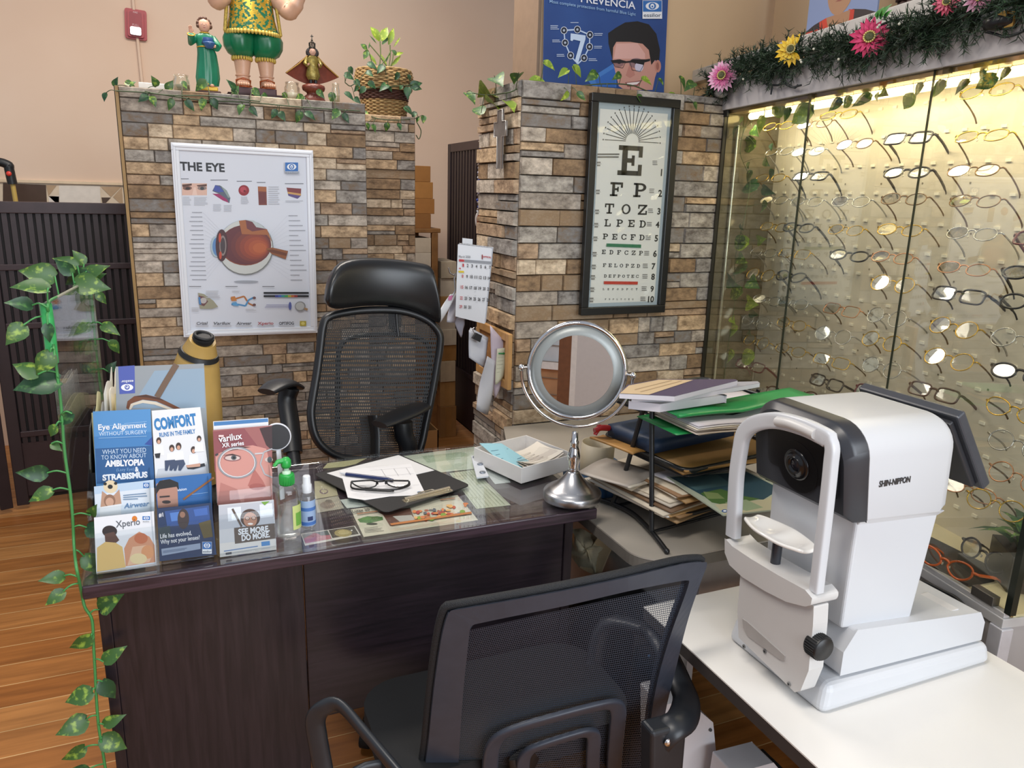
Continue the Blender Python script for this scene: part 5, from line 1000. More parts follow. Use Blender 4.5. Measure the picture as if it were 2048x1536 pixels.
# tall display card, upside down, behind the wide rack
M = lean_frame(1.68, DZ+.002, .14)
t, a = leaflet('display_card', 'large grey display card with upside down logo behind the wide rack', [(250, 1000), (800, 985), (762, 258), (240, 276)], M, '#8f969c', .002, 'display card')
a.poly([(470, 300), (762, 285), (768, 520), (330, 520)], P('#8aa0b4')).poly([(255, 275), (352, 268), (355, 432), (263, 438)], P('#4a5aa8')).line([(600, 262), (540, 360), (485, 455)], .012, P('#6a5444')).ell(308, 398, 36, 20, P('#e6e8f0')).ell(308, 397, 15, 15, P('#4a5aa8')).ell(308, 395, 9, 9, P('#e6e8f0')).ell(306, 393, 5, 5, P('#4a5aa8')).text('essilor', 345, 354, 272, 357, -16, PW, .015)
a.poly([(303, 520), (310, 480), (350, 450), (420, 440), (500, 460), (630, 525), (600, 530), (480, 480), (400, 470), (340, 490), (320, 530)], P('#6e3f24')).poly([(318, 528), (330, 495), (400, 472), (480, 484), (590, 530), (560, 532), (470, 500), (400, 490), (345, 505), (330, 530)], P('#d8cbb8')).poly([(350, 452), (420, 442), (500, 462), (540, 480), (430, 458)], P('#4a2a1c')); a.build('print', t)

# ---------------------------------------------------------------- bottles, occluder, lensmeter
o = V((.170, 1.592, DZ+.0006)); t = thing('pump_bottle', 'clear pump bottle with green cap beside the narrow rack', 'bottle', tuple(o))
m = MB(); m.lathe([(0, 0), (.022, 0), (.0255, .004), (.0262, .03), (.0235, .06), (.0245, .085), (.0255, .1), (.021, .115), (.012, .121), (.012, .126), (0, .126)], CLEARP, 32, c=o, sy=.8); m.build('bottle', t)
m = MB(); m.lathe([(0, .003), (.0225, .004), (.0235, .03), (.021, .058), (.0215, .072), (0, .072)], glassy('gel', (.97, .98, .975, 1), .1, .6, .09), 28, c=o, sy=.78); m.build('gel', t)
GR = mt('#2aa348', .35, 0, .05); m = MB(); m.lathe([(0, .122), (.0155, .122), (.0155, .143), (.0145, .146), (0, .146)], GR, 28, c=o)
for k in range(28): a_ = 2*math.pi*k/28; m.box(o+V((.0157*math.cos(a_), .0157*math.sin(a_), .133)), (.0012, .0012, .018), GR)
m.build('cap', t); m = MB(); m.lathe([(.009, .146), (.009, .152), (.0055, .153), (.0055, .163), (0, .163)], mt('#bfe0c4', .3), 18, c=o)
m.build('neck', t); m = MB(); m.lathe([(.0, .160), (.0095, .160), (.011, .165), (.0105, .176), (.006, .182), (0, .183)], GR, 20, c=o); m.tube([o+V((0, 0, .176)), o+V((-.018, -.006, .176)), o+V((-.026, -.009, .168))], [.006, .005, .0035], GR, 10); m.build('pump_head', t)
m = MB(); m.grid(lambda i, j: o+V((.0265*math.cos(R(-75+110*i)), .0212*math.sin(R(-75+110*i))-.0002, .022+.055*j)), 10, 4, P('#c9d88a')); m.grid(lambda i, j: o+V((.0268*math.cos(R(-60+40*i)), .0215*math.sin(R(-60+40*i))-.0004, .03+.03*j)), 6, 2, P('#6fae4a')); m.build('label', t)
o = V((.2165, 1.632, DZ+.0006)); t = thing('spray_bottle', 'small clear spray bottle with blue label and white cap', 'bottle', tuple(o))
m = MB(); m.lathe([(0, 0), (.0155, 0), (.017, .003), (.017, .072), (.012, .08), (.009, .083), (0, .083)], CLEARP, 28, c=o); m.build('bottle', t)
m = MB(); m.lathe([(.0105, .082), (.0105, .1), (.0085, .101), (.0085, .118), (.007, .121), (0, .121)], mt('#d9dde4', .4), 22, c=o); m.build('spray_cap', t)
m = MB(); BL_ = P('#4a78c0')
m.grid(lambda i, j: o+V((.0172*math.cos(R(-170+190*i)), .0172*math.sin(R(-170+190*i)), .006+.06*j)), 16, 2, P('#9db8de')); m.grid(lambda i, j: o+V((.0174*math.cos(R(-165+180*i)), .0174*math.sin(R(-165+180*i)), .042+.008*j)), 16, 1, BL_); m.grid(lambda i, j: o+V((.0174*math.cos(R(-165+180*i)), .0174*math.sin(R(-165+180*i)), .008+.008*j)), 16, 1, BL_); m.grid(lambda i, j: o+V((.0174*math.cos(R(-100+40*i)), .0174*math.sin(R(-100+40*i)), .019+.01*j)), 4, 1, P('#2a3a6a')); m.build('label', t)
M = lean_frame(1.62, DZ+.03, .1); c = atp(150+1192/2.954, 640+690/2.954, M.translation, M.to_3x3() @ Zv); M = frame(c, X, (0, .1, 1))
t = thing('eye_occluder', 'round black eye occluder paddle with white rim behind the narrow rack', 'occluder', tuple(c)); m = MB(); m.prism(circ(40, .0275), .003, mt('#15151a', .4), M); m.build('paddle', t)
m = MB(); m.torus(c, .0285, .0022, mt('#d3d5dc', .4), M.to_3x3() @ Zv, 40, 8); m.build('rim', t); m = MB(); m.tube([M @ V((.002, -.03, .001)), M @ V((.004, -.14, .001))], (.008, .003), mt('#cfd4dc', .4), 8); m.build('handle', t)
YL = mt('#b39252', .38, 0, .04); LY = 1.9; lq = lambda x, y, dy=0: aty(150+x/2.954, 640+y/2.954, LY)+V((0, dy, 0))
t = thing('lensmeter', 'mustard yellow lensmeter with black eyepiece behind the brochures', 'lensmeter', (lq(720, 700).x, LY, DZ))
sc_ = 1/2.954*(LY+.05)/1518*1.08
path = [lq(752, 105, -.03), lq(742, 150, -.02), lq(728, 215, -.01), lq(716, 290), lq(714, 400), lq(716, 520), lq(718, 640)]
m = MB(); m.tube(path, [r*sc_ for r in (62, 74, 98, 112, 118, 124, 128)], YL, 28); zb = DZ+.001; b_ = path[-1]; m.tube([b_, V((b_.x, LY, zb+.04))], [128*sc_, 118*sc_], YL, 28); m.build('body', t)
m = MB(); m.tube([lq(754, 112, -.032), lq(756, 92, -.036), lq(757, 80, -.038)], [.021, .0245, .024], BLACKM, 24); m.torus(lq(757, 76, -.038), .019, .004, BLACKM, (lq(757, 76)-lq(750, 110)).normalized()+V((0, -.3, 0)), 28, 8); m.build('eyepiece', t)
m = MB(); m.tube([lq(736, 176, -.016), lq(730, 200, -.013)], [84*sc_*1.06, 93*sc_*1.06], BLACK, 28); m.build('ring', t); m = MB(); m.lathe([(0, 0), (.07, 0), (.07, .012), (.05, .03), (.04, .045), (0, .045)], BLACK, 28, c=(b_.x, LY, zb)); m.build('stand', t)

# ---------------------------------------------------------------- black file with papers and clear partition at the left end
t = thing('magazine_file', 'black file box packed with papers behind the wide rack', 'file holder', (-.18, 1.78, DZ)); m = MB(); FB = mt('#16171b', .5)
prof_ = [(1.70, DZ+.001), (1.99, DZ+.001), (2.0, DZ+.2), (1.9, DZ+.245), (1.78, DZ+.23), (1.71, DZ+.16)]
for x0, x1 in ((-.212, -.209), (-.150, -.147)): m.loft([[V((x, y, z)) for y, z in prof_] for x in (x0, x1)], FB, False)
m.box2((-.209, 1.70, DZ+.001), (-.150, 1.99, DZ+.004), FB); m.hexa([V((-.209, 1.70, DZ+.002)), V((-.15, 1.70, DZ+.002)), V((-.15, 1.704, DZ+.002)), V((-.209, 1.704, DZ+.002)), V((-.209, 1.71, DZ+.15)), V((-.15, 1.71, DZ+.15)), V((-.15, 1.714, DZ+.15)), V((-.209, 1.714, DZ+.15))], FB); m.build('case', t)
for i, (x, c_, zt_, y0, y1) in enumerate(((-.204, '#b9b48a', .27, 1.73, 1.93), (-.196, '#9a9c9c', .25, 1.72, 1.95), (-.187, '#aeb0b2', .255, 1.74, 1.92), (-.178, '#c3c2ba', .31, 1.73, 1.96), (-.170, '#cfcabc', .3, 1.75, 1.97), (-.161, '#cdbf8a', .29, 1.76, 1.95))):
    m = MB(); m.grid(lambda u, v: V((x+.006*v*v+.002*math.sin(5*u), y0+(y1-y0)*u, DZ+.006+(zt_-.01*math.sin(7*u+i))*v)), 8, 5, P(c_)); tag(m.build('paper', None, solid=.002), ('dull yellow', 'grey', 'pale grey', 'tall off white', 'cream', 'straw yellow')[i] + ' sheet standing in the black file box', 'paper', 'papers in the black file box')
pA, pB = V((-.238, 1.60, 0)), V((-.206, 2.055, 0)); zA, zB = aty(95, 607, 1.60).z, aty(178, 558, 2.055).z; nn = Zv.cross((pB-pA).normalized())*.0025
t = thing('acrylic_partition', 'clear acrylic partition standing at the left end of the desk', 'partition', (-.222, 1.83, .74)); m = MB()
m.hexa([pA+Zv*.70-nn, pB+Zv*.70-nn, pB+Zv*.70+nn, pA+Zv*.70+nn, pA+Zv*zA-nn, pB+Zv*zB-nn, pB+Zv*zB+nn, pA+Zv*zA+nn], ACRYL); m.build('sheet', t)
m = MB(); m.tube([pB+Zv*.72, pB+Zv*zB], .003, mt('#8a8a72', .3), 6); m.tube([pA+Zv*zA, pB+Zv*zB], .003, mt('#9a988a', .3), 6); m.build('edge', t)
m = MB(); z0_ = aty(112, 725, 1.6).z; m.tube([pA+Zv*z0_, pA+Zv*(z0_+zA)/2+V((.001, 0, 0)), pA+Zv*zA], (.010, .011), mt('#3fae62', .3, 0, .15, 60, .3), 10); m.build('green_tape', t)
def pv(x, y):
    if x > 166 and y < 830: return aty(x, y, 2.04)
    if y < 700 and x > 100: return aty(x, y, 1.62+.42*min(1, (x-100)/75))
    return aty(x, y, 1.585 if y < 1120 else 1.535 if y > 1180 else 1.50)
u0 = lambda a, b, c, d: (a/3.656, 480+b/3.656, c/3.656, 480+d/3.656); u1 = lambda a, b, c, d: (a/2.24, 850+b/2.24, c/2.24, 850+d/2.24)
garland('ivy_vine', 'artificial ivy vine trailing from the acrylic partition down the desk corner', 'vine', [[(180, 550), (150, 575), (118, 592), (96, 608), (101, 650), (108, 700), (114, 745), (121, 800), (125, 845), (127, 880), (132, 925), (140, 980), (145, 1030), (148, 1090), (152, 1130), (158, 1160), (164, 1190), (170, 1215), (184, 1240), (187, 1290), (190, 1340), (193, 1400), (197, 1450), (205, 1500), (212, 1545)], [(180, 550), (184, 600), (190, 680), (197, 740), (205, 800)]],
        [u0(*q) for q in ((605, 175, 505, 72), (590, 185, 408, 128), (555, 240, 362, 142), (432, 268, 172, 222), (350, 350, 88, 338), (243, 478, 58, 450), (190, 622, 48, 765), (365, 612, 362, 750), (605, 225, 452, 335), (625, 268, 782, 180), (540, 312, 825, 358), (665, 285, 792, 242), (695, 385, 798, 470), (765, 618, 878, 690), (780, 740, 882, 835), (300, 975, 85, 908), (372, 815, 310, 990), (415, 1020, 98, 1092), (640, 600, 570, 690), (670, 760, 600, 845), (700, 900, 690, 1000), (760, 960, 840, 885), (490, 1265, 415, 1360), (400, 1350, 350, 1440), (410, 1490, 460, 1540))] +
        [u1(*q) for q in ((225, 215, 98, 207), (258, 288, 148, 338), (390, 405, 442, 345), (395, 460, 515, 478), (375, 585, 440, 662), (300, 678, 172, 692), (312, 738, 178, 802), (455, 828, 540, 748), (385, 948, 288, 1012), (472, 1050, 568, 983), (455, 1148, 537, 1225), (402, 1195, 287, 1250), (390, 1318, 262, 1368), (482, 1332, 564, 1292), (470, 1400, 558, 1455), (402, 1440, 288, 1500), (400, 1530, 330, 1540))],
        pv, (.1, -1, .35), [LEAF, LEAF, LEAFD], mt('#478f4e', .45), .0028, (-.22, 1.55, .3), .66, .09, 5)
# ================================================================ high-backed mesh chair behind the desk
GE = (560, 480, 3.656)
def eq(x, y, yy): return aty(560+x/3.656, 480+y/3.656, yy)
LEA = mt('#141517', .32, 0, .08, 60); PLB = mt('#17181b', .4, 0, .08); FAB = mt('#101114', .85, 0, .2, 300)
xc = thing('office_chair', 'black high back mesh office chair with headrest behind the desk', 'chair', (.56, 2.1, 0))
m = MB(); rings = []
tb = [(328, 420, 440), (340, 330, 478), (372, 235, 500), (430, 160, 507), (520, 132, 492), (640, 126, 480), (760, 130, 478), (880, 142, 492), (1000, 160, 530), (1085, 178, 575), (1112, 200, 590), (1130, 300, 598), (1155, 440, 605), (1166, 545, 600)]
for i, (x, t_, b_) in enumerate(tb):
    f = (x-328)/838; yy = 2.33-.05*(2*f-1)**2+.01*f; tp, bt = eq(x, t_, yy), eq(x, b_, yy); c = (tp+bt)/2; hz = (tp.z-bt.z)/2; dep = .038*min(1, .35+hz/.05)
    if i in (0, len(tb)-1): dep = .012
    rings.append([V((c.x+(bt.x-tp.x)*-.5*math.copysign(abs(math.sin(a))**.8, math.sin(a)), c.y+dep*math.copysign(abs(math.cos(a))**.7, math.cos(a)), c.z+hz*math.copysign(abs(math.sin(a))**.8, math.sin(a)))) for a in [2*math.pi*k/24 for k in range(24)]])
m.loft(rings, LEA); m.build('headrest', xc, sub=1)
m = MB(); a_, b_ = eq(830, 450, 2.37), eq(845, 640, 2.37); m.tube([a_, b_], [(.03, .012), (.036, .012)], PLB, 12); m.build('headrest_bracket', xc)
outl = [(350, 565), (480, 530), (620, 514), (780, 511), (900, 522), (1020, 558), (1110, 612), (1168, 690), (1170, 780), (1152, 900), (1125, 1060), (1098, 1200), (1068, 1340), (1040, 1480), (1000, 1570), (880, 1610), (650, 1610), (450, 1590), (330, 1530), (255, 1430), (226, 1280), (240, 1150), (268, 980), (292, 800), (312, 640)]
by = lambda y, x=700: 2.33-.10*((y-510)/1100)**1.5-.03*((x-700)/470)**2
PB = catmull([eq(x, y, by(y, x)) for x, y in outl], 4, True)
m = MB(); m.tube(PB, (.017, .012), PLB, 10, True, False, flat=Yv); m.build('back_frame', xc)
NETX = mesh_cloth('office_chair_net', '#131417', 60, 62, .30)
def net(x0y, name, par, mat, q, by_, nv=14, nu=10, dy=0):
    m = MB()
    def fn(i, j):
        k = j*(len(x0y)-1); a = int(min(k, len(x0y)-2)); f = k-a; y = x0y[a][0]*(1-f)+x0y[a+1][0]*f; xl = x0y[a][1]*(1-f)+x0y[a+1][1]*f; xr = x0y[a][2]*(1-f)+x0y[a+1][2]*f
        x = xl+(xr-xl)*i; return q(x, y, by_(y, x)+dy)
    m.grid(fn, nu, nv, mat); return m.build(name, par)
net([(522, 560, 900), (540, 450, 960), (560, 380, 1020), (620, 325, 1110), (700, 308, 1160), (900, 285, 1150), (1100, 252, 1118), (1250, 232, 1085), (1400, 250, 1055), (1500, 310, 1030), (1600, 440, 900)], 'back_mesh', xc, NETX, eq, by, 22)
m = MB(); bb = lambda pts, r, dy=.03: m.tube(catmull([eq(x, y, by(y, x)+dy) for x, y in pts], 5), r, PLB, 8, flat=Yv)
bb([(420, 1500), (420, 1250), (425, 900), (440, 780), (520, 715), (700, 690), (860, 690), (1000, 715), (1080, 770), (1095, 900), (1070, 1100), (1030, 1400)], (.013, .008)); m.build('back_support', xc)
m = MB(); bb([(835, 515), (840, 600), (850, 700)], (.034, .01), .026); m.build('spine', xc); m = MB(); bb([(660, 1600), (660, 1420), (640, 1280)], (.12, .012), .04); m.build('lumbar_plate', xc)
# seat, arms, star base
o = V((.54, 2.05, 0)); m = MB(); m.prism(rrect(-.24, -.23, .24, .24, .08), .07, FAB, Matrix.Translation(o), .45); m.build('seat', xc, .02, 3)
m = MB(); m.tube([o+V((.0, .2, .47)), o+V((0, .3, .5)), o+V((0, .28, .62))], (.05, .015), PLB, 10); m.build('back_bracket', xc)
pads = {'left': ([eq(*p) for p in ((-100, 1110, 2.38), (-20, 1060, 2.42), (60, 1045, 2.45), (140, 1075, 2.47))], [eq(75, 1080, 2.42), eq(50, 1170, 2.42), eq(75, 1350, 2.38), eq(95, 1560, 2.32)]),
        'right': ([eq(*p) for p in ((725, 1350, 2.14), (860, 1290, 2.18), (980, 1240, 2.21), (1062, 1210, 2.23))], [eq(900, 1330, 2.2), eq(905, 1420, 2.2), eq(935, 1500, 2.2), eq(940, 1620, 2.2)])}
for k, (pd, col) in pads.items():
    m = MB(); P2 = catmull(pd, 4); n = len(P2); m.tube(P2, [(.010+.004*math.sin(math.pi*i/(n-1)), .022+.024*math.sin(math.pi*min(1, .15+.75*i/(n-1)))) for i in range(n)], PLB, 14, flat=Zv); arm = m.build('armrest', xc)
    m = MB(); m.tube(catmull(col, 4), [(.024, .03)]*13, PLB, 10, flat=Yv); q = V((col[-1].x, 2.1, .5)); m.tube([col[-1], q+V((0, 0, -.02)), V((o.x+(.1 if k == 'right' else -.1), 2.08, .44))], (.022, .02), PLB, 8); m.build('post', arm)
m = MB(); m.cyl(o+V((0, 0, .1)), o+V((0, 0, .46)), .028, PLB, .022); m.build('gas_lift', xc)
for i in range(5):
    a_ = R(72*i+20); d = V((math.cos(a_), math.sin(a_), 0)); m = MB(); m.tube([o+Zv*.1, o+d*.15+Zv*.095, o+d*.3+Zv*.07], [.026, .022, .016], PLB, 8); leg_ = m.build('leg', xc)
    m = MB(); m.cyl(o+d*.3+V((-d.y, d.x, 0))*.012+Zv*.028, o+d*.3-V((-d.y, d.x, 0))*.012+Zv*.028, .028, BLACKM, n=16); m.build('caster', leg_)

# ================================================================ mesh chair in front of the desk
fc = thing('office_chair', 'black mesh back office chair in the foreground facing the desk', 'chair', (.58, 1.3, 0))
GF = lambda zx, zy: (600+zx/2.438, 1080+zy/2.438)
def fy(y): f = (y-1130)/406; return 1.0+.06*f+.10*f*f
def fq(x, y, dy=0):      # photo pixel -> the gently curved back plane
    yy = fy(max(1100, y-(1170-x)*.16*.0)); p = aty(x, y, yy+dy); c = ((p.x-.58)/.24); return aty(x, y, yy+dy+.05*c*c)
GREYP = mt('#353a45', .42, 0, .08, 40)
outer = [GF(*q) for q in ((735, 345), (1000, 300), (1300, 245), (1600, 182), (1850, 120), (1960, 108), (1985, 118), (1960, 190), (1910, 330), (1870, 470), (1830, 640), (1790, 800), (1770, 920), (1745, 1112), (1720, 1300))]
inner = [GF(*q) for q in ((835, 415), (1000, 380), (1300, 320), (1600, 250), (1830, 205), (1890, 198), (1896, 212), (1870, 290), (1815, 440), (1760, 620), (1725, 780), (1705, 930), (1690, 1112), (1670, 1300))]
ol = [GF(*q) for q in ((735, 345), (715, 380), (690, 480), (665, 640), (645, 800), (625, 1000), (610, 1112), (600, 1300))]
il = [GF(*q) for q in ((835, 415), (828, 440), (815, 560), (800, 700), (788, 850), (778, 1000), (772, 1112), (765, 1300))]
m = MB()
def band(A, B, th, mat, mb):
    k = len(A); fr = [fq(*p) for p in A]; fi = [fq(*p) for p in B]; bo = [p+V((0, th, -.004)) for p in fr]; bi = [p+V((0, th, -.004)) for p in fi]
    vs = fr+fi+bo+bi; fs = []
    for i in range(k-1):
        fs += [(i, i+1, k+i+1, k+i), (2*k+i+1, 2*k+i, 3*k+i, 3*k+i+1), (i+1, i, 2*k+i, 2*k+i+1), (k+i, k+i+1, 3*k+i+1, 3*k+i)]
    fs += [(0, k, 3*k, 2*k), (k-1, 2*k-1, 4*k-1, 3*k-1) [::-1]]
    mb.add(vs, fs, mat, False)
d2 = lambda L: [tuple(p) for p in catmull([V((a, b, 0)) for a, b in L], 3)]
d2 = lambda L, k=3: [(p.x, p.y) for p in catmull([V((a, b, 0)) for a, b in L], k)]
band(d2(ol)[::-1]+d2(outer)[1:], d2(il)[::-1]+d2(inner)[1:], .022, GREYP, m); fr_ = m.build('back_frame', fc)
m = MB(); m.tube([fq(*p)+V((-.003, .013, .003)) for p in d2(ol)[::-1]+d2(outer[:7])[1:]], .0075, mt('#15171b', .7, 0, .3, 500, .5), 8); m.build('edge_piping', fc)
NETF = mesh_cloth('chair_net', '#353c49', 112, 104, .41, .45)
m = MB()
def nf(i, j):
    y0 = 1262-97*i; y = y0+(1640-y0)*j
    def ex(L, yy):
        for (xa, ya), (xb, yb) in zip(L, L[1:]):
            if ya <= yy <= yb: return xa+(xb-xa)*(yy-ya)/max(yb-ya, 1e-6)
        return L[0][0] if yy < L[0][1] else L[-1][0]
    xl = ex(il, y)-6; xr = ex(inner[5:], y)+6; x = xl+(xr-xl)*i
    yt = 1245+(1158-1245)*(x-942)/(1378-942)
    return fq(x, max(y, yt-8), .010)
m.grid(nf, 20, 16, NETF); m.build('back_mesh', fc)
def loopband(cx, name, pts, w):
    m = MB(); q = [fq(*GF(*p), -.012) for p in pts]; m.tube(catmull(q, 5), (.006, w), GREYP, 16, flat=Yv, sq=.5); return m.build(name, fc)
loopband(0, 'lumbar_frame', [(930, 1300), (928, 1080), (955, 980), (1040, 925), (1250, 862), (1430, 815), (1520, 800), (1550, 830), (1545, 920), (1532, 1080), (1530, 1300)], .0165)
loopband(0, 'lumbar_frame', [(1100, 1300), (1085, 1110), (1110, 1035), (1180, 1000), (1340, 950), (1405, 938), (1432, 960), (1428, 1060), (1425, 1300)], .0145)
# seat, arms, base
m = MB(); o = V((.56, 1.325, 0)); m.prism(rrect(-.275, -.155, .275, .155, .09), .05, FAB, Matrix.Translation(o), .38); m.build('seat', fc, .02, 3)
m = MB(); m.tube([o+V((0, -.08, .385)), o+V((0, -.17, .39)), o+V((0, -.165, .43))], (.05, .012), PLB, 10); m.build('back_bracket', fc)
ARM = mt('#24272c', .38, 0, .08)
la = [aty(600+x/2.438, 1080+y/2.438, yy) for x, y, yy in ((150, 1330, 1.25), (115, 1130, 1.265), (84, 960, 1.27), (76, 875, 1.27), (112, 822, 1.26), (196, 808, 1.24), (320, 945, 1.17), (455, 1105, 1.10), (560, 1225, 1.06))]
m = MB(); P2 = catmull([V((.33, 1.26, .385)), V((.24, 1.255, .40))]+la+[V((.335, 1.08, .47))], 5); m.tube(P2, (.009, .019), ARM, 12, flat=V((0, 1, .2))); m.build('armrest', fc)
m = MB(); q = [aty(600+x/2.438, 1080+y/2.438, yy) for x, y, yy in ((1735, 1000, 1.06), (1790, 930, 1.03), (1860, 880, 1.04), (1885, 790, 1.10), (1850, 690, 1.16), (1790, 560, 1.22), (1740, 470, 1.26), (1690, 440, 1.32))]; q += [V((.86, 1.38, .52)), V((.83, 1.38, .41)), V((.79, 1.36, .39))]
P2 = catmull(q, 4); m.tube(P2, (.017, .03), ARM, 12, flat=X); arm = m.build('armrest', fc)
m = MB(); a_, b_, c_, d_ = [aty(600+x/2.438, 1080+y/2.438, 1.015) for x, y in ((1718, 945), (1715, 1400), (1850, 1400), (1892, 900))]; n_ = V((0, .045, 0)); m.hexa([b_, c_, c_+n_, b_+n_, a_, d_, d_+n_, a_+n_], ARM); m.build('arm_bracket', fc, .008, 3)
c_ = aty(600+1793/2.438, 1080+985/2.438, 1.012); m = MB(); m.lathe([(0, 0), (.0085, 0), (.0085, .002), (.0065, .005), (0, .006)], CHROME, 20, M=frame(c_, X, Zv)); m.build('bolt', fc)
o = V((.575, 1.33, 0)); m = MB(); m.cyl(o+Zv*.1, o+Zv*.38, .026, PLB); m.build('gas_lift', fc)
for i in range(5):
    a_ = R(72*i+54); d = V((math.cos(a_), math.sin(a_), 0)); m = MB(); m.tube([o+Zv*.1, o+d*.14+Zv*.095, o+d*.27+Zv*.07], [.026, .022, .016], PLB, 8); l_ = m.build('leg', fc)
    m = MB(); m.cyl(o+d*.27+V((-d.y, d.x, 0))*.012+Zv*.028, o+d*.27-V((-d.y, d.x, 0))*.012+Zv*.028, .028, BLACKM, n=16); m.build('caster', l_)

# ================================================================ things hung on the side of the right pillar
SX = 1.024
zc = lambda x, y: (860+x/3.492, 460+y/3.492)
def qx(zx, zy, xx=SX): return atx(*zc(zx, zy), xx)
ck = thing('cork_board', 'small cork board in a pale wooden frame on the side of the right pillar', 'notice board', tuple(qx(450, 900)))
TR, BR = qx(572, 738), qx(562, 1120); TL, BL = qx(345, 655), None
y0, y1, zt_, zb_ = TR.y, TL.y, (TR.z+TL.z)/2+.01, BR.z; FWD = mt('#b98d58', .5, 0, .12, 20); m = MB()
m.box2((SX-.012, y0, zb_), (SX+.004, y0+.03, zt_), FWD); m.box2((SX-.012, y1-.03, zb_), (SX+.004, y1, zt_), FWD); m.box2((SX-.012, y0+.03, zt_-.03), (SX+.004, y1-.03, zt_), FWD); m.box2((SX-.012, y0+.03, zb_), (SX+.004, y1-.03, zb_+.03), FWD); m.build('frame', ck, .003)
m = MB(); m.box2((SX-.004, y0+.03, zb_+.03), (SX+.002, y1-.03, zt_-.03), mt('#9a6c3c', .9, 0, .3, 120)); m.build('cork', ck)
def sheet_px(name, label, quad, Y0, col, wav=.008, cat='paper', group=None, zz=zc, thick=.0012, lay=1, dY=0):
    q = [aty(*zz(*p), Y0+(dY if i in (1, 2) else 0)) for i, p in enumerate(quad)]; t = thing(name, label, cat, tuple(q[0]), group)
    for k in range(lay):
        m = MB(); m.grid(lambda i, j: q[0].lerp(q[1], i).lerp(q[3].lerp(q[2], i), j)+V((.004*k, wav*math.sin(3*i+4*j+k)*j+.006*k, .002*k)), 6, 10, P(col) if k % 2 == 0 else P('#b7b8bd')); m.build('sheet', t, solid=thick)
    return t, q
# wall calendar
q = [aty(*p, yy) for p, yy in (((916.5, 489), 2.56), ((985, 497), 2.52), ((970, 648), 2.52), ((911.5, 633), 2.56))]
cl = thing('wall_calendar', 'spiral bound March calendar page hung at the edge of the right pillar', 'calendar', tuple(q[0])); u_ = (q[1]-q[0]); M = frame(q[3], u_, q[0]-q[3]); m = MB()
for k in range(4): m.add([p+V((.004*k, .004+.006*k, .001*k)) for p in q], [(0, 1, 2, 3)], P('#cfd2d8' if k else '#dadce0'))
m.build('pages', cl, solid=.003)
CA = Art(frame(q[3]-M.to_3x3() @ Zv*-.0035, u_, q[0]-q[3]), 860, 460, 3.492); RD, BKI = P('#b8323a'), P('#26262a')
CA.text('March 2020', 202, 193, 282, 196, 17, P('#5a5c62')).rect(362, 172, 369, 205, P('#8a2a2e')).text('OPTICAL', 370, 192, 428, 197, 12, RD, .03)
CA.poly([(203, 204), (238, 206), (238, 222), (203, 220)], RD).poly([(240, 206), (428, 220), (428, 238), (240, 223)], P('#8d9096')); CA.poly([(200, 284), (237, 285), (237, 299), (200, 297)], P('#d3bb2f')).ell(210, 268, 5, 5, RD)
for r_ in range(5):
    for c_ in range(7):
        n_ = r_*7+c_+1
        if n_ > 31: break
        x_ = 232+c_*31-r_*4.2; y_ = 256+r_*76-(4*r_ if r_ > 3 else 0)+c_*2.4
        CA.text(str(n_), x_-(5 if n_ < 10 else 9), y_, x_+(5 if n_ < 10 else 9), y_+.6, 22, RD if c_ == 0 else BKI, .02)
for i in range(16):
    rr = random.Random(i+5); x_, y_ = rr.uniform(230, 400), rr.uniform(270, 560); CA.line([(x_, y_), (x_+rr.uniform(6, 16), y_+rr.uniform(-6, 4))], .0006, P('#85878d'))
CA.build('print', cl)
m = MB(); e_ = (q[1]-q[0])
for i in range(22): p = q[0]+e_*((i+.5)/22); m.torus(p+V((.004, .008, 0)), .006, .0008, STEEL, e_, 10, 4)
m.build('spiral_binding', cl)
m = MB(); m.grid(lambda i, j: q[0].lerp(q[1], .15+.3*i)+V((0, .012, .002+.022*j)), 4, 2, P('#d3d5d8')); m.build('hanger', cl)
t, _ = sheet_px('note_bundle', 'bundle of small white notes held by a black binder clip on the cork board', [(272, 700), (398, 770), (378, 965), (270, 890)], 2.47, '#c9ccd4', .004, lay=4)
p = aty(*zc(325, 745), 2.455); m = MB(); m.prism([(-.016, -.012), (.016, -.012), (.012, .012), (-.012, .012)], .014, BLACK, frame(p, (1, 0, -.5), Zv)); m.tube([p+V((-.008, -.006, .01)), p+V((-.02, -.008, .03)), p+V((-.012, -.008, .034))], .0015, STEEL, 6); m.build('binder_clip', t, .002)
sheet_px('receipt_strip', 'long curling receipt strip hanging lowest from the cork board', [(400, 880), (455, 915), (412, 1300), (312, 1245)], 2.42, '#bfc0c6', .02)
t, _ = sheet_px('form_sheet', 'pinkish white sheet pinned under the calendar on the cork board', [(420, 665), (540, 800), (525, 1010), (445, 1175)], 2.44, '#c5b8c4', .012)
t, _ = sheet_px('note', 'yellowish note with a green mark on the cork board', [(470, 830), (528, 822), (520, 1030), (452, 1082)], 2.425, '#cfcfb6', .006); a = Art(frame(aty(*zc(495, 950), 2.4225), X, Zv), 860, 460, 3.492); a.line([(478, 862), (515, 862)], .005, P('#2f8a4a')).poly([(512, 852), (524, 862), (512, 872)], P('#2f8a4a'))
for i in range(5): a.line([(472-2*i, 890+i*26), (515-2*i, 884+i*26)], .0008, P('#8f9080'))
a.build('print', t)
hp = aty(*zc(150, 300), 2.6)
t, _ = sheet_px('receipt_strip', 'narrow receipt with pink print hanging left of the calendar', [(140, 450), (190, 440), (75, 650), (60, 570)], 2.60, '#cfd0d2', .006); a = Art(frame(aty(*zc(130, 540), 2.597), X, Zv), 860, 460, 3.492); a.poly([(130, 462), (160, 456), (150, 490), (128, 492)], P('#c9739c')); a.build('print', t)
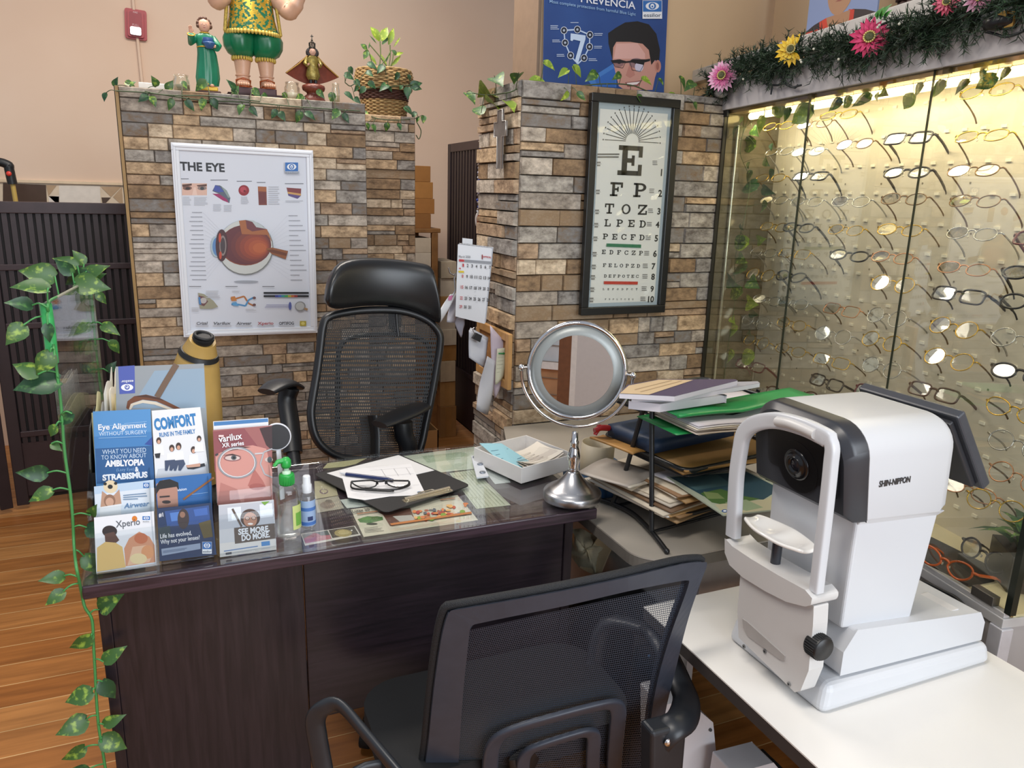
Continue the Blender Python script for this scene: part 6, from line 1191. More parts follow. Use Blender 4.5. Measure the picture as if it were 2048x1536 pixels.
sheet_px('note', 'grey crumpled slip hanging left of the calendar behind the pink receipt', [(150, 500), (190, 440), (178, 650), (112, 640)], 2.63, '#aaa9b2', .012)
sheet_px('note', 'grey pointed slip hanging lowest left of the calendar', [(160, 610), (242, 615), (235, 690), (212, 750)], 2.64, '#a09fac', .01)
t = thing('metal_clip', 'small silver clip holding slips left of the calendar', 'clip', tuple(hp)); m = MB(); m.tube([aty(*zc(x, y), 2.6) for x, y in ((128, 262), (140, 300), (165, 315), (182, 300), (170, 340), (178, 420), (150, 470))], .003, STEEL, 6); m.build('wire', t)
# wall cross and bead string
cx = thing('wall_cross', 'silver outlined grey wall cross on the side of the right pillar', 'cross', tuple(atx(1003, 275, SX-.004))); g3 = lambda x, y, xx=SX-.004: atx(900+x/4, y/4, xx)
cen = g3(408, 1030); s_ = (g3(408, 880).z-g3(400, 1350).z); M = frame((SX-.002, cen.y, g3(400, 1350).z), -Yv, Zv); ar = .052; m = MB(); cw = .021
shape = [(-cw, 0), (cw, 0), (cw, s_*.55), (ar, s_*.55), (ar, s_*.80), (cw, s_*.80), (cw, s_), (-cw, s_), (-cw, s_*.80), (-ar, s_*.80), (-ar, s_*.55), (-cw, s_*.55)]
m.prism(shape, .006, mt('#77706c', .45, .3, .2, 30), M); m.build('body', cx); m = MB(); m.tube([M @ V((x, y, .006)) for x, y in shape], .0028, mt('#c3bfba', .3, .8), 6, True); m.build('border', cx)
bs = thing('bead_string', 'string of beads with an oval tag hanging at the back edge of the right pillar', 'beads', tuple(aty(960, 270, 2.8))); m = MB(); rr = random.Random(4); path = catmull([aty(x, y, 2.79) for x, y in ((962, 272), (959, 320), (957, 360), (958, 400), (957, 425))], 8)
m.tube(path, .0012, BLACK, 5); m.build('cord', bs); m = MB()
for i, p in enumerate(path): m.ball(p+V((rr.uniform(-.006, .004), 0, 0)), rr.uniform(.004, .007), (mt('#2e3f8c', .2), mt('#b9b6c9', .2, .3), mt('#6a5a50', .3), mt('#dfe0e6', .2))[i % 4], 8, 6)
m.build('beads', bs); m = MB(); c_ = aty(957, 440, 2.79); m.prism(circ(24, .014, .032), .004, mt('#d8cfc9', .3), frame(c_, X, Zv)); m.prism(circ(24, .009, .02), .001, mt('#b5684a', .3), frame(c_, X, Zv), .004); m.build('tag', bs)
# ================================================================ glass display cabinet for frames
SE = -1.475; DEP = .225; ZS = .633; ZF = 1.818
CM = Matrix(((-CDIR.x, CNRM.x, 0, CB0.x), (-CDIR.y, CNRM.y, 0, CB0.y), (0, 0, 1, 0), (0, 0, 0, 1)))     # local: x along the front towards the viewer, y into the case, z up
dc = thing('display_cabinet', 'tall lit glass display cabinet full of eyeglasses along the right wall', 'display cabinet', tuple(cb(-.74, .1, 0)))
CW = mt('#b9b6b8', .4, 0, .03, 6); ALU = mt('#bdbbba', .35, .15, .03); L_ = -SE
m = MB(); m.box2((0, .0, 0), (L_, .34, ZS-.035), mt('#a19c9a', .5, 0, .04, 6), CM); m.build('base_cabinet', dc, .003)
m = MB(); m.box2((0, -.008, ZS-.035), (L_+.004, .34, ZS-.012), ALU, CM); m.box2((0, -.004, ZS-.012), (L_, .012, ZS), ALU, CM); m.box2((0, .016, ZS-.012), (L_, .022, ZS-.004), mt('#b89a5a', .3, .6), CM); m.build('sill_rail', dc, .0015)
m = MB(); m.box2((L_-.025, -.012, 0), (L_+.01, .02, ZS-.035), mt('#c9c8cd', .35, .3), CM); m.build('corner_post', dc, .002)
m = MB(); m.box2((.0, .022, ZS-.014), (L_, DEP, ZS-.006), mt('#dccfa8', .5, 0, .05, 8), CM); m.build('cabinet_floor', dc)
PNL = mt('#d0c7b4', .35, 0, .03, 5)
m = MB(); m.box2((0, DEP, ZS-.006), (L_+.6, DEP+.008, ZF+.03), PNL, CM); TAB = mt('#e6e0cd', .3, 0, 0)
for r_ in range(14):
    z = .70+.083*r_
    for c_ in range(34):
        x = .02+.062*c_+(r_ % 2)*.031
        if x < L_+.55: m.box2((x, DEP-.004, z), (x+.017, DEP, z+.008), TAB, CM)
HOL = mt('#6f6650', .6)
for r_ in range(9):
    for c_ in range(11): x, z = .09+.17*c_+.03*(r_ % 2), .78+.13*r_; m.box2((x, DEP-.001, z), (x+.005, DEP, z+.005), HOL, CM)
m.build('back_panel', dc)
m = MB(); m.box2((0, .012, ZS-.006), (.008, DEP, ZF), mt('#6d6652', .12, .35, .06, 8), CM); m.build('side_wall', dc)
m = MB(); m.box2((L_+.004, .02, ZS-.006), (L_+.012, DEP, ZF), GLASSC, CM); m.build('end_pane', dc)
m = MB(); m.box2((L_-.004, -.002, ZS), (L_+.012, .014, ZF), mt('#1c211c', .15, 0, .1), CM); m.build('end_edge', dc)
EDG = mt('#2c3026', .2, 0, .1)
for x0, x1, edge in ((.008, .515, 0), (.519, 1.01, .0032), (1.013, L_-.004, .0014)):
    m = MB(); m.box2((x0, .0, ZS-.002), (x1, .005, ZF), GLASSC, CM); pn_ = m.build('glass_pane', dc)
    if edge: m = MB(); m.box2((x0-edge, -.0006, ZS-.002), (x0, .0056, ZF), EDG, CM); m.build('pane_edge', pn_)
m = MB(); m.box2((.0, -.003, ZS), (.009, .008, ZF), mt('#26241d', .3), CM); m.build('frame_edge', dc)
m = MB(); m.box2((-.004, -.006, 1.795), (.03, .004, ZF), BLACK, CM); m.build('hinge', dc, .001); m = MB(); m.box2((L_-.09, -.008, ZS), (L_-.03, .012, ZS+.022), mt('#6e6b66', .3, .7), CM); m.build('lower_hinge', dc, .001)
for x in (.519, 1.05): m = MB(); m.box2((x-.006, -.004, ZF-.014), (x+.012, .008, ZF), mt('#5a4e34', .4, .5), CM); m.build('pane_clip', dc)
m = MB(); m.box2((.0, -.012, ZF), (L_+.35, .02, 1.90), CW, CM); m.box2((0, .0, 1.895), (L_+.35, .34, 1.925), CW, CM); m.build('fascia', dc, .002)
m = MB(); m.box2((.02, .008, ZF-.012), (L_+.3, .05, ZF-.001), mt('#b08d3e', .35, .5, .08, 12), CM); m.build('light_trim', dc)
m = MB(); m.cyl(CM @ V((.06, .075, 1.797)), CM @ V((L_+.3, .075, 1.797)), .012, mt('#ffe9a8', .5, 0, 0, emit=6), n=16); m.build('light_tube', dc)
area('cabinet_tube_light', tuple(cb(-.75, .10, 1.78)), tuple(cb(-.75, .19, 1.2)), 1.45, .03, 2.9, (1, .88, .62))
bpy.data.objects['cabinet_tube_light'].rotation_euler = Matrix((( -CDIR.x, CNRM.x*.93, -CNRM.x*.36), (-CDIR.y, CNRM.y*.93, -CNRM.y*.36), (0, .36, .93))).to_euler()
m = MB(); m.cyl(CM @ V((.02, .05, ZS)), CM @ V((.02, .05, ZF-.05)), .006, mt('#c9c8b4', .1, .8), n=12); m.build('side_rod', dc)

# ---------------------------------------------------------------- eyeglasses
def rim_shape(st):
    if st == 'oval': return [(.0245*math.copysign(abs(math.cos(t))**.92, math.cos(t)), .0155*math.copysign(abs(math.sin(t))**.92, math.sin(t))) for t in [2*math.pi*k/28 for k in range(28)]]
    if st == 'round': return [(.0235*math.cos(t), .0205*math.sin(t)) for t in [2*math.pi*k/28 for k in range(28)]]
    if st == 'rectangular': return [(.0255*math.copysign(abs(math.cos(t))**.5, math.cos(t)), .0155*math.copysign(abs(math.sin(t))**.55, math.sin(t))) for t in [2*math.pi*k/28 for k in range(28)]]
    return [(.0255*math.cos(t)*(1+.12*math.sin(t)), .0175*math.sin(t)+.004*math.cos(t)*(1 if math.sin(t) > 0 else .3)) for t in [2*math.pi*k/28 for k in range(28)]]
COL = {'gold': ('#b8963e', .25, .9), 'silver': ('#a9a9a6', .25, .9), 'bronze': ('#6b5032', .3, .8), 'black': ('#17161a', .3, 0), 'rose gold': ('#b07f5e', .3, .85), 'brown': ('#4a2f22', .3, 0), 'dark red': ('#5a1f24', .3, 0), 'orange': ('#b8582a', .25, 0)}
SCG = 1.2
def make_glasses(st, col, M):
    h, ro, me_ = COL[col]; fm = mt(h, ro, me_, 0); thick = .0013 if me_ else .0023
    t = bpy.data.objects.new('eyeglasses', None); C.objects.link(t); t.matrix_world = M; t.location = M.translation; t.rotation_euler = M.to_euler(); t.scale = (SCG,)*3; t.empty_display_size = .03
    W4 = Matrix.LocRotScale(t.location, t.rotation_euler, t.scale); m = MB(); sh = rim_shape(st)
    for s in (-1, 1):
        pts = [V((s*(.0335+x), y, -.35*abs(.0335+x)**2)) for x, y in sh]; m.tube(pts, thick, fm, 6, True, False)
        m.tube([V((s*.057, .006, -.002)), V((s*.063, .008, -.002)), V((s*.0665, .0075, -.006)), V((s*.067, .007, -.012))], thick*1.3, fm, 6); m.tube([V((s*.011, .002, 0)), V((s*.0085, -.003, -.006))], .0005, fm, 5); m.ball(V((s*.0082, -.0045, -.0065)), (.0016, .0036, .0022), mt('#d9d3c0', .3, 0, 0), 8, 6)
    m.tube(catmull([V((-.0105, .004, 0)), V((-.005, .0075, .001)), V((.005, .0075, .001)), V((.0105, .004, 0))], 3), thick*1.2, fm, 6)
    m.v = [W4 @ q for q in m.v]; m.build('frame', t)
    for s in (-1, 1):
        m = MB(); m.poly([(s*(.0335+x*.98), y*.98, -.35*abs(.0335+x)**2) for x, y in sh], LENS); m.v = [W4 @ q for q in m.v]; m.build('lens', t)
        m = MB(); m.tube(catmull([V((s*.067, .007, -.010)), V((s*.068, .0075, -.03)), V((s*.067, .007, -.055)), V((s*.066, .004, -.075)), V((s*.065, -.002, -.088))], 4), [(thick*.8, thick*1.5)]*10+[(.0012, .0022)]*7, fm if col != 'gold' and col != 'rose gold' else mt('#5a4526', .35, .5, 0), 6, flat=X); m.v = [W4 @ q for q in m.v]; m.build('temple', t)
    return t
PROTO = {}
def show_glasses(st, col, M, label, grp):
    k = (st, col)
    if k not in PROTO: t = PROTO[k] = make_glasses(st, col, M)
    else: t = tree_copy(PROTO[k]); t.location = M.translation; t.rotation_euler = M.to_euler()
    return tag(t, label, 'glasses', grp)
ORD = ['topmost', 'second from the top', 'third from the top', 'fourth from the top', 'fifth from the top', 'sixth from the top', 'seventh from the top', 'eighth from the top', 'ninth from the top', 'tenth from the top', 'lowest']
COLS = ['leftmost', 'second', 'third', 'fourth', 'fifth', 'rightmost']
o_, ro_, re_, ca_ = 'oval', 'round', 'rectangular', 'cat eye'
g_, s_, b_, k_, r_, n_, d_ = 'gold', 'silver', 'bronze', 'black', 'rose gold', 'brown', 'dark red'
WALLG = [[(1556, 252, o_, g_), (1558, 303, o_, s_), (1540, 356, o_, g_), (1547, 400, o_, s_), (1548, 454, o_, g_), (1526, 505, o_, s_), (1520, 549, ro_, g_), (1534, 600, o_, s_), (1510, 642, ro_, s_), (1512, 683, ro_, g_), (1500, 731, re_, d_)],
 [(1628, 247, o_, b_), (1615, 303, o_, s_), (1620, 352, re_, k_), (1612, 403, o_, s_), (1596, 455, o_, k_), (1588, 507, re_, g_), (1580, 553, ca_, k_), (1585, 606, o_, s_), (1582, 648, o_, g_), (1580, 700, o_, g_), (1562, 788, o_, n_)],
 [(1676, 230, o_, g_), (1708, 288, o_, b_), (1700, 403, o_, s_), (1690, 460, o_, g_), (1697, 511, o_, k_), (1682, 620, re_, r_), (1665, 670, ro_, s_), (1662, 722, re_, g_), (1652, 765, re_, k_), (1638, 800, o_, n_)],
 [(1815, 276, re_, k_), (1812, 345, o_, k_), (1806, 398, o_, b_), (1798, 460, o_, g_), (1783, 515, o_, r_), (1784, 568, ro_, g_), (1772, 634, ro_, s_), (1762, 682, ro_, g_), (1762, 735, ro_, s_), (1748, 788, re_, d_)],
 [(1972, 182, o_, g_), (1962, 272, o_, g_), (1945, 341, o_, b_), (1948, 402, o_, b_), (1942, 467, o_, s_), (1926, 537, o_, r_), (1916, 590, re_, k_), (1906, 655, ro_, g_), (1896, 718, ro_, g_), (1866, 784, re_, n_)],
 [(2092, 478, re_, d_), (2068, 548, o_, k_), (2062, 607, o_, k_), (2040, 680, ro_, s_), (2040, 748, o_, k_), (2028, 822, ca_, g_), (2036, 890, ro_, s_), (2034, 955, ro_, r_), (1990, 1010, ro_, g_), (1936, 980, o_, r_)]]
for ci, colm in enumerate(WALLG):
    for ri, (px, py, st, cl_) in enumerate(colm):
        off = .14 if ci < 5 else (.135 if ri < 5 else .10)
        if ci == 1 and ri in (0, 1, 3, 5, 7): off = .13
        p = atcab(px, py, off); ty = R(random.uniform(34, 44) if py < 560 else random.uniform(26, 36)); yw = R(9+random.uniform(-4, 4))
        xd = (-CDIR*math.cos(yw)+CNRM*math.sin(yw)); fd = Zv.cross(xd)*-1; fd = -(CNRM*math.cos(yw)+CDIR*math.sin(yw)); zd = fd*math.cos(ty)+Zv*math.sin(ty); yd = zd.cross(xd)
        M = Matrix(((xd.x, yd.x, zd.x, p.x), (xd.y, yd.y, zd.y, p.y), (xd.z, yd.z, zd.z, p.z), (0, 0, 0, 1)))
        rn = 'lowest' if ri == len(colm)-1 else ORD[ri]
        show_glasses(st, cl_, M, '%s %s eyeglasses, %s in the %s column from the left' % (cl_, st, rn, COLS[ci]) if ci not in (0, 5) else '%s %s eyeglasses, %s in the %s column of the display wall' % (cl_, st, rn, COLS[ci]), 'eyeglasses hung on the display wall')
# black tray with two pairs, black plant box
def flo(px, py, z=ZS-.005): return atz(px, py, z)
tr = thing('display_tray', 'flat black tray on the floor of the display cabinet', 'tray', tuple(flo(1920, 1120)))
c = [atz(*p, ZS+.004) for p in ((1846, 1122), (1937, 1167), (1990, 1156), (1975, 1128), (1866, 1074), (1846, 1066))]; m = MB(); m.prism([(p.x, p.y) for p in c], .008, mt('#1e1c1a', .6), None, ZS-.0055); m.build('tray', tr, .001)
def lying(px, py, z, ang, tilt, st, cl_, label):
    p = atz(px, py, z); xd = (-CDIR*math.cos(ang)+CNRM*math.sin(ang)); fd = -(CNRM*math.cos(ang)+CDIR*math.sin(ang)); zd = fd*math.cos(tilt)+Zv*math.sin(tilt); yd = zd.cross(xd)
    return show_glasses(st, cl_, Matrix(((xd.x, yd.x, zd.x, p.x), (xd.y, yd.y, zd.y, p.y), (xd.z, yd.z, zd.z, p.z), (0, 0, 0, 1))), label, 'eyeglasses on the black tray')
lying(1889, 1126, ZS+.03, R(8), R(16), ca_, 'orange', 'orange cat eye eyeglasses lying on the black tray in the cabinet')
lying(1966, 1110, ZS+.04, R(-4), R(20), ro_, k_, 'small black round eyeglasses at the rear of the black tray')
bx = thing('planter_box', 'black box planter with grassy leaves behind glass at the lower right', 'planter', tuple(flo(2030, 1190))); m = MB()
q = [atz(*p, ZS-.0055) for p in ((1992, 1160), (2012, 1185), (2100, 1190))]; a_ = q[0]; u_ = (q[1]-q[0]); X0 = V((q[1].x, q[1].y, 0)); e1_ = V((a_.x-X0.x, a_.y-X0.y, 0)); e1_ = e1_.normalized()*.13; e2_ = V((-e1_.y, e1_.x, 0))*-1
if e2_.x < 0: e2_ = -e2_
e2_ = e2_.normalized()*.12; m.hexa([X0+Zv*(ZS-.005), X0+e2_+Zv*(ZS-.005), X0+e2_+e1_+Zv*(ZS-.005), X0+e1_+Zv*(ZS-.005), X0+Zv*(ZS+.085), X0+e2_+Zv*(ZS+.085), X0+e2_+e1_+Zv*(ZS+.085), X0+e1_+Zv*(ZS+.085)], mt('#141312', .35)); m.build('box', bx, .002)
m = MB(); rr = random.Random(3); c0_ = X0+(e1_+e2_)*.5+Zv*(ZS+.08)
for i in range(16): a_ = rr.uniform(0, 6.28); d = V((math.cos(a_), math.sin(a_), rr.uniform(.3, 1.2))).normalized(); leaf(m, c0_, c0_+d*rr.uniform(.08, .14), V((0, 0, 1)), LEAFD if i % 3 else LEAF, .25, .5, False)
m.build('leaves', bx)
# ivy inside the case
z4 = lambda a, b, c, d: (1350+a/2.934, b/2.934, 1350+c/2.934, d/2.934); z7 = lambda a, b, c, d: (1380+a/3.84, 100+b/3.84, 1380+c/3.84, 100+d/3.84)
z8 = lambda a, b, c, d: (1380+a/3.84, 450+b/3.84, 1380+c/3.84, 450+d/3.84)
garland('ivy_garland', 'pale green ivy strand along the light tube inside the display cabinet', 'garland', [[(1475, 225), (1540, 215), (1600, 205), (1640, 190), (1760, 175), (1860, 150), (1960, 132), (2048, 118)]],
        [z4(*q) for q in ((640, 630, 560, 670), (690, 640, 640, 720), (780, 640, 690, 725), (815, 620, 795, 680), (970, 590, 890, 655), (1040, 580, 975, 635), (1130, 570, 1045, 625), (1195, 540, 1170, 600), (1190, 545, 1260, 560), (1390, 560, 1305, 645), (1450, 500, 1400, 570), (1600, 495, 1500, 578), (1700, 470, 1640, 558), (1830, 430, 1745, 465), (1880, 450, 1760, 525), (1965, 405, 1900, 478), (500, 690, 480, 740), (520, 690, 490, 790))], lambda x, y: atcab(x, y, .045), -CNRM, [LEAFY, LEAFY, LEAF], mt('#9aa548', .5), .0015, tuple(cb(-.7, .05, 1.78)), .7, .09, 3, pn=lambda x, y: CNRM)
garland('ivy_garland', 'ivy strand hanging down the left inner corner of the display cabinet', 'garland', [[(1500, 225), (1480, 300), (1500, 360), (1490, 430), (1470, 520), (1470, 600), (1455, 700), (1445, 790)]],
        [z7(*q) for q in ((400, 530, 360, 570), (350, 590, 320, 680), (540, 510, 570, 580), (470, 600, 520, 665), (500, 720, 400, 735), (460, 860, 440, 920), (580, 830, 630, 895), (640, 935, 575, 1000), (490, 940, 420, 1030), (480, 1050, 400, 1070), (560, 1060, 620, 1105), (585, 1190, 520, 1240), (380, 1340, 400, 1390), (410, 1470, 330, 1520), (500, 1465, 580, 1450), (620, 720, 640, 780))] +
        [z8(*q) for q in ((415, 115, 330, 170), (355, 240, 410, 290), (415, 330, 330, 375), (300, 410, 385, 470), (385, 500, 300, 555), (440, 420, 510, 485), (450, 660, 500, 690), (300, 700, 350, 760), (345, 790, 270, 860), (440, 800, 480, 850), (330, 990, 260, 1050), (490, 1000, 400, 1050), (430, 590, 500, 610))], lambda x, y: atcab(x, y, .03 if x < 1495 else .10), -CNRM, [LEAFY, LEAF, LEAFD], VINED, .0015, tuple(cb(-.05, .05, 1.2)), .7, .1, 4, pn=lambda x, y: CNRM)

# ---------------------------------------------------------------- on top of the cabinet
wr_ = thing('metal_rail', 'long white metal rail with red end cap lying on the display cabinet', 'rail', tuple(cb(-.5, .05, 1.926))); WM = mt('#d2cdc6', .4, .1, .03)
m = MB(); m.box2((-.44, .03, 1.957), (L_+.3, .075, 2.006), WM, CM); m.build('beam', wr_, .003); m = MB(); m.box2((-.455, .028, 1.955), (-.438, .077, 2.008), mt('#b03a2a', .4), CM); m.build('end_cap', wr_, .002)
for x in (-.40, .6, 1.4): m = MB(); m.box2((x, .035, CT+.001 if x < 0 else 1.9255), (x+.03, .07, 1.958), WM, CM); m.build('leg', wr_)
pt = thing('portrait_photo', 'portrait photo of a person in red and black jacket atop the cabinet', 'photo', tuple(cb(-.44, .12, 2.0)))
PM = frame(cb(0, .12, 0), -CDIR, Zv); s0, s1 = .275, .615; m = MB(); m.box2((s0, 2.008, -.004), (s1, 2.30, .0), P('#8f9bb8'), PM); m.box2((s0, 1.926, -.02), (s0+.02, 2.01, -.006), WM, PM); m.build('board', pt)
a = Art(PM @ Matrix.Translation((0, 0, .0005)), 1350, 0, 2.934); f_ = lambda *q: [(s0+(s1-s0)*x, 2.008+.16*y) for x, y in q]
a.poly(f_((0, 0), (1, 0), (1, 1), (0, 1)), P('#8a9ac0'), True).poly(f_((0, 0), (1, 0), (1, .17), (.85, .28), (.68, .36), (.3, .36), (.12, .3), (0, .22)), P('#3b302e'), True).poly(f_((0, 0), (.2, 0), (.26, .1), (.18, .2), (0, .2)), P('#c9402c'), True).poly(f_((.25, .0), (.42, .0), (.34, .2), (.3, .36), (.2, .32), (.22, .16)), P('#d04630'), True).poly(f_((.62, .02), (.7, .12), (.7, .34), (.62, .38), (.58, .2)), P('#c9402c'), True).poly(f_((.36, 0), (.6, 0), (.64, .2), (.64, .36), (.3, .36), (.34, .18)), P('#b08462'), True)
a.poly([(s0+(s1-s0)*(.48+.2*math.cos(t)), 2.008+.16*(.86+.52*math.sin(t))) for t in [2*math.pi*k/30 for k in range(30)]], P('#b58a68'), True).poly([(s0+(s1-s0)*(.48+.21*math.cos(t)), 2.008+.16*(1.05+.4*math.sin(t))) for t in [math.pi*k/20 for k in range(21)]], P('#231d1b'), True).poly(f_((.41, .6), (.48, .58), (.55, .6), (.48, .63)), P('#9a5a4a'), True); a.build('print', pt)
wbk = thing('woven_basket', 'dark brown woven basket on the cabinet behind the garland', 'basket', tuple(cb(-.78, .2, 1.926))); m = MB(); BR_ = mt('#3a2018', .6, 0, .35, 60)
for r_ in range(16):
    for c_ in range(22): x = .66+.028*c_+(r_ % 2)*.014; z = 1.93+.0165*r_; m.tube([CM @ V((x-.014, .16, z)), CM @ V((x, .152-.0*(r_ % 2), z+.002)), CM @ V((x+.014, .16, z))], (.0085, .006), BR_, 6)
m.box2((.645, .16, 1.926), (1.28, .33, 2.19), BR_, CM); m.build('weave', wbk)
# pine garland with gerberas and a dark light string
gp = catmull([cb(s, -.03, z) for s, z in ((.03, 1.9), (-.03, 1.925), (-.2, 1.945), (-.34, 1.935), (-.49, 1.93), (-.68, 1.915), (-.83, 1.905), (-1.0, 1.91), (-1.15, 1.915), (-1.35, 1.915), (-1.6, 1.92))], 10)
pg = thing('pine_garland', 'artificial pine garland along the top front of the display cabinet', 'garland', tuple(cb(-.7, -.03, 1.91))); m = MB(); m.tube(gp, .006, mt('#2a2a1e', .7), 6); m.build('stem', pg)
PINE = mt('#1f3322', .55, 0, .35, 25); PINE2 = mt('#31492f', .55, 0, .3, 25); m = MB(); rr = random.Random(11); tw = MB()
for i in range(900):
    k = rr.uniform(0, len(gp)-1.01); p = gp[int(k)].lerp(gp[int(k)+1], k % 1); a_ = rr.uniform(0, 6.28); d = (CNRM*math.cos(a_)*.8-Zv*.05+Zv*math.sin(a_)+CDIR*rr.uniform(-.9, .9)).normalized()
    if d.dot(CNRM) > .3 and d.z < .1: d = d-CNRM*1.2*d.dot(CNRM); d.normalize()
    Ln = rr.uniform(.03, .085)*(1.1 if d.z < -.3 else 1); e = p+d*Ln; tw.tube([p, e], .001, PINE, 4)
    for j in range(22):
        f = rr.uniform(.1, 1); b = p.lerp(e, f); q = V((rr.gauss(0, 1), rr.gauss(0, 1), rr.gauss(0, 1))); q = (q-d*q.dot(d)).normalized(); n_d = (d*.75+q).normalized(); t_ = b+n_d*rr.uniform(.014, .026); w_ = n_d.cross(V((rr.gauss(0, 1), rr.gauss(0, 1), rr.gauss(0, 1)))).normalized()*.0014
        m.add([b-w_, b+w_, t_], [(0, 1, 2)], PINE if j % 3 else PINE2)
tw.build('twigs', pg); m.build('needles', pg)
def gerbera(px, py, r, cols, label, off=-.075, n=18, tilt=(0, 0, .1), half=None):
    c = atcab(px, py, off); nrm = (-CNRM*.75-CDIR*.15-Yv*.5+V(tilt)).normalized(); u_ = Zv.cross(nrm).normalized(); v_ = nrm.cross(u_); t = thing('gerbera_flower', label, 'flower', tuple(c), 'gerberas stuck in the pine garland')
    for lay, (rl, cc, k, dz) in enumerate(((1, cols[0], n, 0), (.74, cols[1], n-3, .005), (.45, cols[2], n-5, .009))):
        m = MB()
        for i in range(k):
            a_ = 2*math.pi*(i+.5*lay)/k+rr.uniform(-.06, .06)
            if half and not (half[0] < a_ % 6.283 < half[1]): continue
            d = u_*math.cos(a_)+v_*math.sin(a_); leaf(m, c+d*r*.16+nrm*dz, c+d*r*rl*rr.uniform(.9, 1.05)+nrm*(dz+r*.1*rr.uniform(-.6, 1)), nrm, mt(cc, .5, 0, .12, 80), .35, .1, False)
        m.build('petals', t)
    m = MB(); m.lathe([(0, 0), (r*.26, .0), (r*.25, r*.13), (r*.12, r*.2), (0, r*.16)], mt('#4a4a22', .6, 0, .5, 300), 18, M=frame(c+nrm*.006, u_, v_))
    for i in range(16): a_ = 2*math.pi*i/16; m.ball(c+(u_*math.cos(a_)+v_*math.sin(a_))*r*.25+nrm*(.006+r*.14), r*.05, mt('#d9c87a', .5), 6, 4)
    m.build('disc', t); m = MB(); m.tube([c, c+CNRM*.02-Zv*.005, atcab(px, py, -.035)-Zv*.01], .0025, mt('#3f6a35', .5), 6); m.build('stem', t); return t
gerbera(1445, 152, .054, ('#e2a6c4', '#d06a9c', '#b83a78'), 'pale pink gerbera with magenta heart at the left end of the garland', n=22)
gerbera(1583, 100, .048, ('#e3b821', '#e8c63a', '#d9a818'), 'yellow gerbera in the pine garland between the two pink ones', n=16, half=(.9, 5.6))
gerbera(1740, 76, .052, ('#c4245c', '#cf3068', '#b51f50'), 'deep pink gerbera in the middle of the pine garland', n=17)
gerbera(1893, 6, .03, ('#d0506e', '#d86a84', '#b8405c'), 'small red pink flower half hidden at the upper right of the garland', off=-.06, n=14)
gerbera(1958, -4, .034, ('#d9a6bc', '#d08aa8', '#b86a90'), 'pale pink flower cut by the top edge right of the garland', off=-.06, n=14)
t = thing('leaf_spray', 'bright green artificial leaf above the deep pink gerbera', 'leaf', tuple(atcab(1770, 30, -.05))); m = MB(); GL = leafmat('#3f8a3a', '#6fb052', 'bright_leaf'); lp = lambda x, y: atcab(1640+x/5.02, y/5.02, -.045)
for q in ((570, 190, 640, 60), (600, 190, 715, 35), (640, 200, 725, 90), (560, 170, 590, 90)): leaf(m, lp(q[0], q[1]), lp(q[2], q[3]), -CNRM+Zv*.3, GL, .6, .1)
m.build('leaf', t); m = MB()
for q in ((1500, 60, 1560, 20), (1600, 40, 1650, 5), (1820, 30, 1890, 0)): m = MB(); leaf(m, lp(q[0], q[1]), lp(q[2], q[3]), -CNRM+Zv*.3, GL, .7, .1); m.build('leaf', t)
t = thing('light_string', 'dark cable of a light string looped under the pine garland', 'cable', tuple(cb(-.5, -.05, 1.87))); cbk = mt('#1c2226', .5); w4 = lambda x, y: atcab(1350+x/2.934, y/2.934, -.03)
for k, pts in enumerate(([(500, 470), (540, 495), (600, 500), (650, 490), (700, 515), (720, 500)], [(615, 420), (630, 470), (680, 510), (740, 500)], [(1380, 250), (1440, 255), (1500, 250), (1540, 265), (1480, 285), (1440, 280)], [(1820, 185), (1880, 200), (1930, 215), (1990, 205), (2048, 180)], [(1130, 180), (1250, 130), (1330, 110), (1450, 100)], [(60, 580), (140, 570), (200, 545)])):
    m = MB(); m.tube(catmull([w4(*p) for p in pts], 5), .0032, cbk, 6); m.build('cable', t)
m = MB(); m.tube([w4(570, 505), w4(563, 555)], .003, cbk, 6); m.tube([w4(1590, 262), w4(1540, 322)], .003, cbk, 6); m.build('bulb_holder', t)
m = MB()
for x, y in ((905, 295), (830, 372), (1055, 355), (1300, 158), (480, 470), (1290, 170), (1420, 150), (825, 360)): m.ball(w4(x, y)-CNRM*.05, .0035, mt('#d8d8c8', .2), 8, 6)
m.build('bulbs', t)
for nm, px, py, lab, cc in (('spot_lamp', 1442, 186, 'small grey spot lamp at the left end of the cabinet fascia', '#a7a5a2'), ('spot_lamp', 2000, 44, 'black spot lamp with brass bracket at the right end of the fascia', '#1a191a')):
    c = atcab(px, py, -.035); t = thing(nm, lab, 'lamp', tuple(c)); m = MB(); d = (V((-.3, -.9, -.1))).normalized() if px < 1600 else (CDIR*.9-CNRM*.4).normalized(); m.lathe([(0, -.03), (.014, -.028), (.017, -.01), (.017, .03), (.0145, .03), (.013, .02), (0, .018)], mt(cc, .35, .2), 24, M=frame(c, d.cross(Zv), Zv-d*d.z) if True else None); m.build('housing', t)
    m = MB(); m.tube([c, c+CNRM*.028], .006, mt(cc, .35, .3), 8)
    if px > 1600: m.box(c+Zv*.012+CDIR*-.01, (.02, .02, .012), mt('#b08a48', .3, .8)); m.box(c+CDIR*-.025-Zv*.0, (.006, .02, .03), mt('#b08a48', .3, .8))
    m.build('bracket', t)
